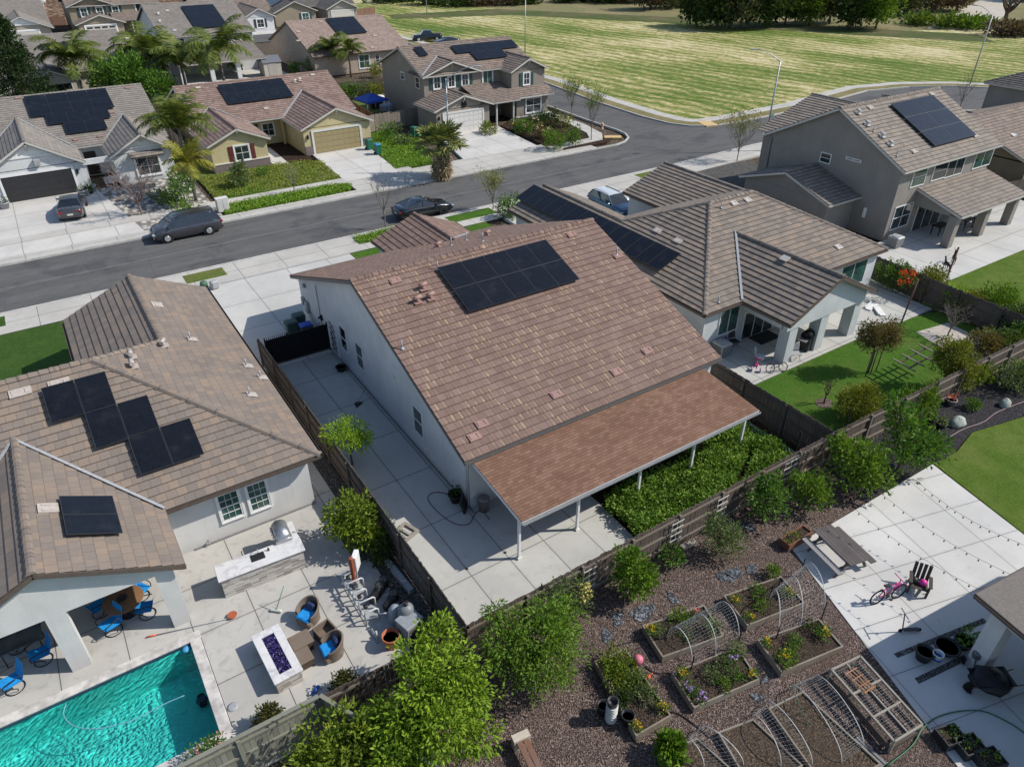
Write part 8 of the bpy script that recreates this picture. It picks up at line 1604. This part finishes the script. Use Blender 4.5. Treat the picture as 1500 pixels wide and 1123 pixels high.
for k in(-.3,.3): mb.bar(n*k+V((0,0,1.0)),d+n*k+V((0,0,1.7)),.07,.07)
mb.build('rail',WOODD,t); mb=MB()
for k in range(6): c_=d*(k/5.)+V((0,0,1.05+.14*k)); mb.bar(c_-n*.7,c_+n*.7,.08,.05)
mb.build('rung',WOODG,t)
p=xy(1207,590); bare('sapling','bare stick sapling with a small mulch ring on the bright lawn',(p.x,p.y,0),1.5,.3,88,BARK,4); plate('mulch_ring',[(p.x+.5*cos(k*pi/6),p.y+.4*sin(k*pi/6)) for k in range(12)],.005,MULCH)
for i,(x,y,l,m) in enumerate([(59.5,25.6,'dark patio table between the pillars of the two storey house',DKPL),(56.6,26.0,'black barbecue at the wall of the two storey house',BLACKM)]):
    t=thing('patio_table' if i==0 else 'covered_grill',l,'table' if i==0 else 'grill',(x,y,0)); mb=MB(); mb.box((0,0,.74),(1.4,.8,.05),b=.01); mb.build('top',m,t); mb=MB(); [mb.box((sx*.6,sy*.3,.36),(.06,.06,.72)) for sx in(-1,1) for sy in(-1,1)]; mb.build('leg_frame',m,t)
t=thing('storage_chest','white chest beside the middle pillar of the two storey house','chest',(60.6,25.2,0)); mb=MB(); mb.box((0,0,.4),(.9,.6,.8),b=.03); mb.build('chest',WHITE,t); mb=MB(); mb.box((0,0,.83),(.95,.65,.06),b=.02); mb.build('lid',OFFW,t)
# shed, canopy
p=G(398,112,0); t=thing('garden_shed','pale grey garden shed with dark roof between chalk house and rose roof','shed',(p.x+.3,p.y+1,0)); mb=MB(); mb.box((0,0,1.0),(2.6,2.6,2.0)); mb.build('wall',plain('shed_beige',(.42,.39,.34),.7),t); mb=MB(); mb.slab([(-1.45,-1.45,1.95),(1.45,-1.45,1.95),(1.45,0,2.75),(-1.45,0,2.75)],.08,V((0,0,1))); mb.slab([(-1.45,1.45,1.95),(1.45,1.45,1.95),(1.45,0,2.75),(-1.45,0,2.75)],.08,V((0,0,1))); mb.build('roof',plain('shed_roof',(.13,.14,.16),.7),t); mb=MB(); mb.box((0,-1.32,.95),(1.3,.05,1.8)); mb.build('door',plain('shed_door',(.36,.33,.29),.7),t)
p=G(543,142,2.3); t=thing('pop_up_canopy','blue pop up canopy in the yard beside the taupe house','canopy',(p.x,p.y,0),.15); mb=MB(); S=1.5
for a,b in(((-S,-S),(S,-S)),((S,-S),(S,S)),((S,S),(-S,S)),((-S,S),(-S,-S))): mb.face([(*a,2.1),(*b,2.1),(0,0,2.75)]); mb.face([(*a,1.9),(*b,1.9),(*b,2.1),(*a,2.1)])
mb.build('roof',plain('canopy_blue',(.01,.06,.36),.6),t)
for x,y in((-S,-S),(S,-S),(S,S),(-S,S)): mb=MB(); mb.tube([(x*.98,y*.98,0),(x*.98,y*.98,2.05)],.03,6); mb.build('leg',WHITE,t)
for i,(u,v,w,d,h_,m,l) in enumerate([(552,158,1.6,1.0,.8,DKPL,'dark covered furniture under the blue canopy'),(568,163,1.8,1.2,.9,plain('pale_tarp',(.35,.4,.48),.6),'pale blue tarped pile beside the taupe house wall'),(556,149,1.5,.9,.75,OFFW,'white table behind the blue canopy')]):
    p=xy(u,v); t=thing('covered_pile' if i<2 else 'garden_table',l,'furniture',(p.x,p.y,0),.3*i); mb=MB(); mb.box((0,0,h_/2),(w,d,h_),b=.15); mb.build('cover' if i<2 else 'top',m,t)
for u,v,l in((8,305,'large dark pot at the left edge by the black garage door'),(123,287,'grey pot right of the black garage door'),(135,280,'small pot at the white house entrance')):
    p=xy(u,v,.1); t=pot('garden_pot',l,(p.x,p.y,.08),.42,.55,GREYPL,plant=(.45,.5,12,LF_DK))
p=xy(168,274); t=thing('garden_bench','small grey bench under the white house window','bench',(p.x,p.y,.06),0); mb=MB(); mb.box((0,0,.42),(1.3,.45,.05)); mb.build('seat',GREYPL,t); mb=MB(); mb.box((0,.2,.68),(1.3,.05,.42)); mb.build('backrest',GREYPL,t)
for s in(-1,1): mb=MB(); mb.box((s*.55,0,.2),(.06,.4,.4)); mb.build('leg',GREYPL,t)
p=G(70,28,0); t=thing('satellite_dish','white satellite dish on a pole beside the far left garage house','dish',(p.x,p.y,0)); mb=MB(); mb.tube([(0,0,0),(0,0,3.6)],.06,6); mb.build('pole',GALV,t); mb=MB(); mb.lathe([(.02,0),(.5,.08),(.8,.22)],(0,-.1,3.7),14,'Y'); mb.build('dish',OFFW,t)
# ================================================================== fences
def fence(name,label,pts,hh,m,pw=.14,z0=0.,rail_side=1,railm=None,cap=None,seed=1,gapz=.03,rails=(.35,1.0,1.6)):
    R=random.Random(seed); c=V((*pts[0],0)); t=thing(name,label,'fence',c); b=MB(); r=MB()
    for i in range(len(pts)-1):
        A=V((*pts[i],0))-c;B=V((*pts[i+1],0))-c;L=(B-A).length;d=(B-A)/L;n=V((-d.y,d.x,0))*rail_side; a=atan2(d.y,d.x); k=max(1,int(L/pw)); st=L/k
        for j in range(k):
            h_=hh+R.uniform(-.035,.03); q=A+d*(st*(j+.5)); b.box((q.x+n.x*R.uniform(-.008,.008),q.y+n.y*R.uniform(-.008,.008),z0+gapz+(h_-gapz)/2),(st-.010,.022,h_-gapz),a+R.uniform(-.02,.02))
        for z in rails:
            r.bar(A+n*.045+V((0,0,z0+min(z,hh-.12))),B+n*.045+V((0,0,z0+min(z,hh-.12))),.05,.09)
        if cap: r.bar(A+n*.02+V((0,0,z0+hh+.03)),B+n*.02+V((0,0,z0+hh+.03)),.13,.035)
        kp=max(1,round(L/2.4))
        for j in range(kp+1):
            q=A+d*(L*j/kp)+n*.06; pm=MB(); pm.box((q.x,q.y,z0+(hh-.05)/2),(.095,.095,hh-.05),a); pm.build('post',railm or m,t)
    b.build('boards',m,t); r.build('rail',railm or m,t); return t
fence('wooden_fence','long dark weathered fence between the pool yard and the middle house',[(7.0,35.4),(7.0,13.3)],1.83,wood('brown_grey_fence',(.19,.15,.12),.4,1,.4),seed=2,rail_side=-1)
fence('wooden_fence','dark board fence with pale top rail behind the ground cover',[(7.0,13.3),(25.7,13.25)],1.83,WOODD,seed=3,rail_side=-1,railm=wood('worn_rail',(.24,.20,.16),.6),cap=None)
fence('wooden_fence','dark fence running from the patio cover to the garden corner',[(25.7,13.25),(25.7,36)],1.83,WOODD,seed=4,rail_side=1)
fence('wooden_fence','dark fence between the bright lawn and the dark gravel',[(25.7,13.25),(33.4,13.05),(47,12.7)],1.83,WOODD,seed=5,rail_side=-1,railm=wood('worn_rail',(.24,.20,.16),.6))
fence('wooden_fence','dark fence behind the flowering hedge at right',[(44.9,24.5),(44.4,18),(44.2,12.8)],1.7,WOODD,seed=6,rail_side=-1)
fence('wooden_fence','short dark fence between the pool patio and the big lime green tree',[(2.15,13.5),(7.0,13.3)],1.83,WOODD,seed=7,rail_side=-1,railm=wood('worn_rail',(.24,.20,.16),.6))
fence('painted_fence','pale sage fence at the end of the pool along the bottom edge',[(-12,13.75),(2.12,13.52)],1.83,FENCEG,.16,seed=8,rail_side=-1,cap=True)
fence('painted_fence','pale sage fence running from the pool corner towards the bottom edge',[(2.15,13.5),(3.0,11.8),(4.6,8.6),(5.6,6.6)],1.83,FENCEG,.16,seed=9,rail_side=1,cap=True)
RW=wood('reddish_fence',(.24,.135,.09),.5,1,.2)
fence('wooden_fence','reddish fence beside the blue canopy between yellow and taupe houses',[(33.0,78.3),(34.2,96)],1.83,RW,.16,seed=10); fence('wooden_fence','grey board gate fence beside the second lawn',[(30.6,77.2),(33.0,78.3),(38.6,78.6)],1.83,WOODG,.16,seed=11)
fence('wooden_fence','back fence between yellow house and rose roof house',[(13,97.5),(31,97),(50,96.5)],1.83,WOODD,.18,seed=12); fence('wooden_fence','grey fence in the gap between white and yellow houses',[(12.6,78),(12.6,97.5)],1.83,WOODG,.18,seed=13); fence('wooden_fence','dark fence behind the grey garden shed',[(34.5,96.9),(36.2,112)],1.83,WOODD,.18,seed=14)
fence('wooden_fence','dark fence in the gap beside the far tan two storey house',[(9.9,180),(13.6,180)],1.83,WOODD,.2,seed=15); fence('wooden_fence','brown fence behind the far left garage house',[(10.2,196),(14,196)],1.83,RW,.2,seed=16); fence('wooden_fence','reddish fence right of the far grey garage house',[(69.8,172),(77,176)],1.83,RW,.2,seed=17); fence('wooden_fence','dark fence at the far side of the pillared patio at right',[(64.3,27.6),(72,26.2),(72,12)],1.83,wood('old_grey_fence',(.13,.11,.09)),.16,seed=18)
# black yard gate
t=thing('yard_gate','black sheeted metal gate with spikes between fence and middle house','gate',(7.2,35.0,0)); mb=MB()
for i in range(int(3.4/.11)+1): x=i*.11; mb.bar((x,0,.08),(x,0,1.88),.02); mb.lathe([(.018,0),(.0,.09)],(x,0,1.88),4)
mb.bar((0,0,.2),(3.45,0,.2),.04);mb.bar((0,0,1.75),(3.45,0,1.75),.04); mb.box((0,0,.95),(.07,.07,1.9));mb.box((3.45,0,.95),(.07,.07,1.9)); mb.build('bars',BLACKM,t); mb=MB(); mb.box((1.72,.02,.98),(3.4,.008,1.5)); mb.build('screen_sheet',plain('black_sheet',(.012,.012,.013),.7,spec=.2),t)
# ================================================================== daylight
SUN_EL,SUN_AZ=radians(42.5),V((.868,-.496,0)).normalized()
d=V((SUN_AZ.x*cos(SUN_EL),SUN_AZ.y*cos(SUN_EL),sin(SUN_EL)))
L=bpy.data.lights.new('sun','SUN'); L.energy=4.75; L.angle=radians(.53); L.color=(1,.945,.865)
so=bpy.data.objects.new('sun',L); COL.objects.link(so); so.rotation_euler=d.to_track_quat('Z','Y').to_euler(); so.location=(0,0,60)
w=bpy.data.worlds.new('World'); scene.world=w; w.use_nodes=True; nt=w.node_tree; bg=nt.nodes['Background']
sk=nt.nodes.new('ShaderNodeTexSky'); sk.sky_type='NISHITA'; sk.sun_disc=False; sk.sun_elevation=SUN_EL; sk.sun_rotation=atan2(d.x,d.y); sk.air_density=1.0; sk.dust_density=.6; sk.ozone_density=1.0
nt.links.new(sk.outputs[0],bg.inputs[0]); bg.inputs[1].default_value=.15
scene.view_settings.view_transform='Standard'; scene.view_settings.look='None'; scene.view_settings.exposure=0
scene.cycles.max_bounces=6; scene.cycles.transparent_max_bounces=12; scene.cycles.diffuse_bounces=3; scene.cycles.glossy_bounces=3
scene.cycles.caustics_reflective=False; scene.cycles.caustics_refractive=False
try: scene.cycles.use_denoising=True
except Exception: pass
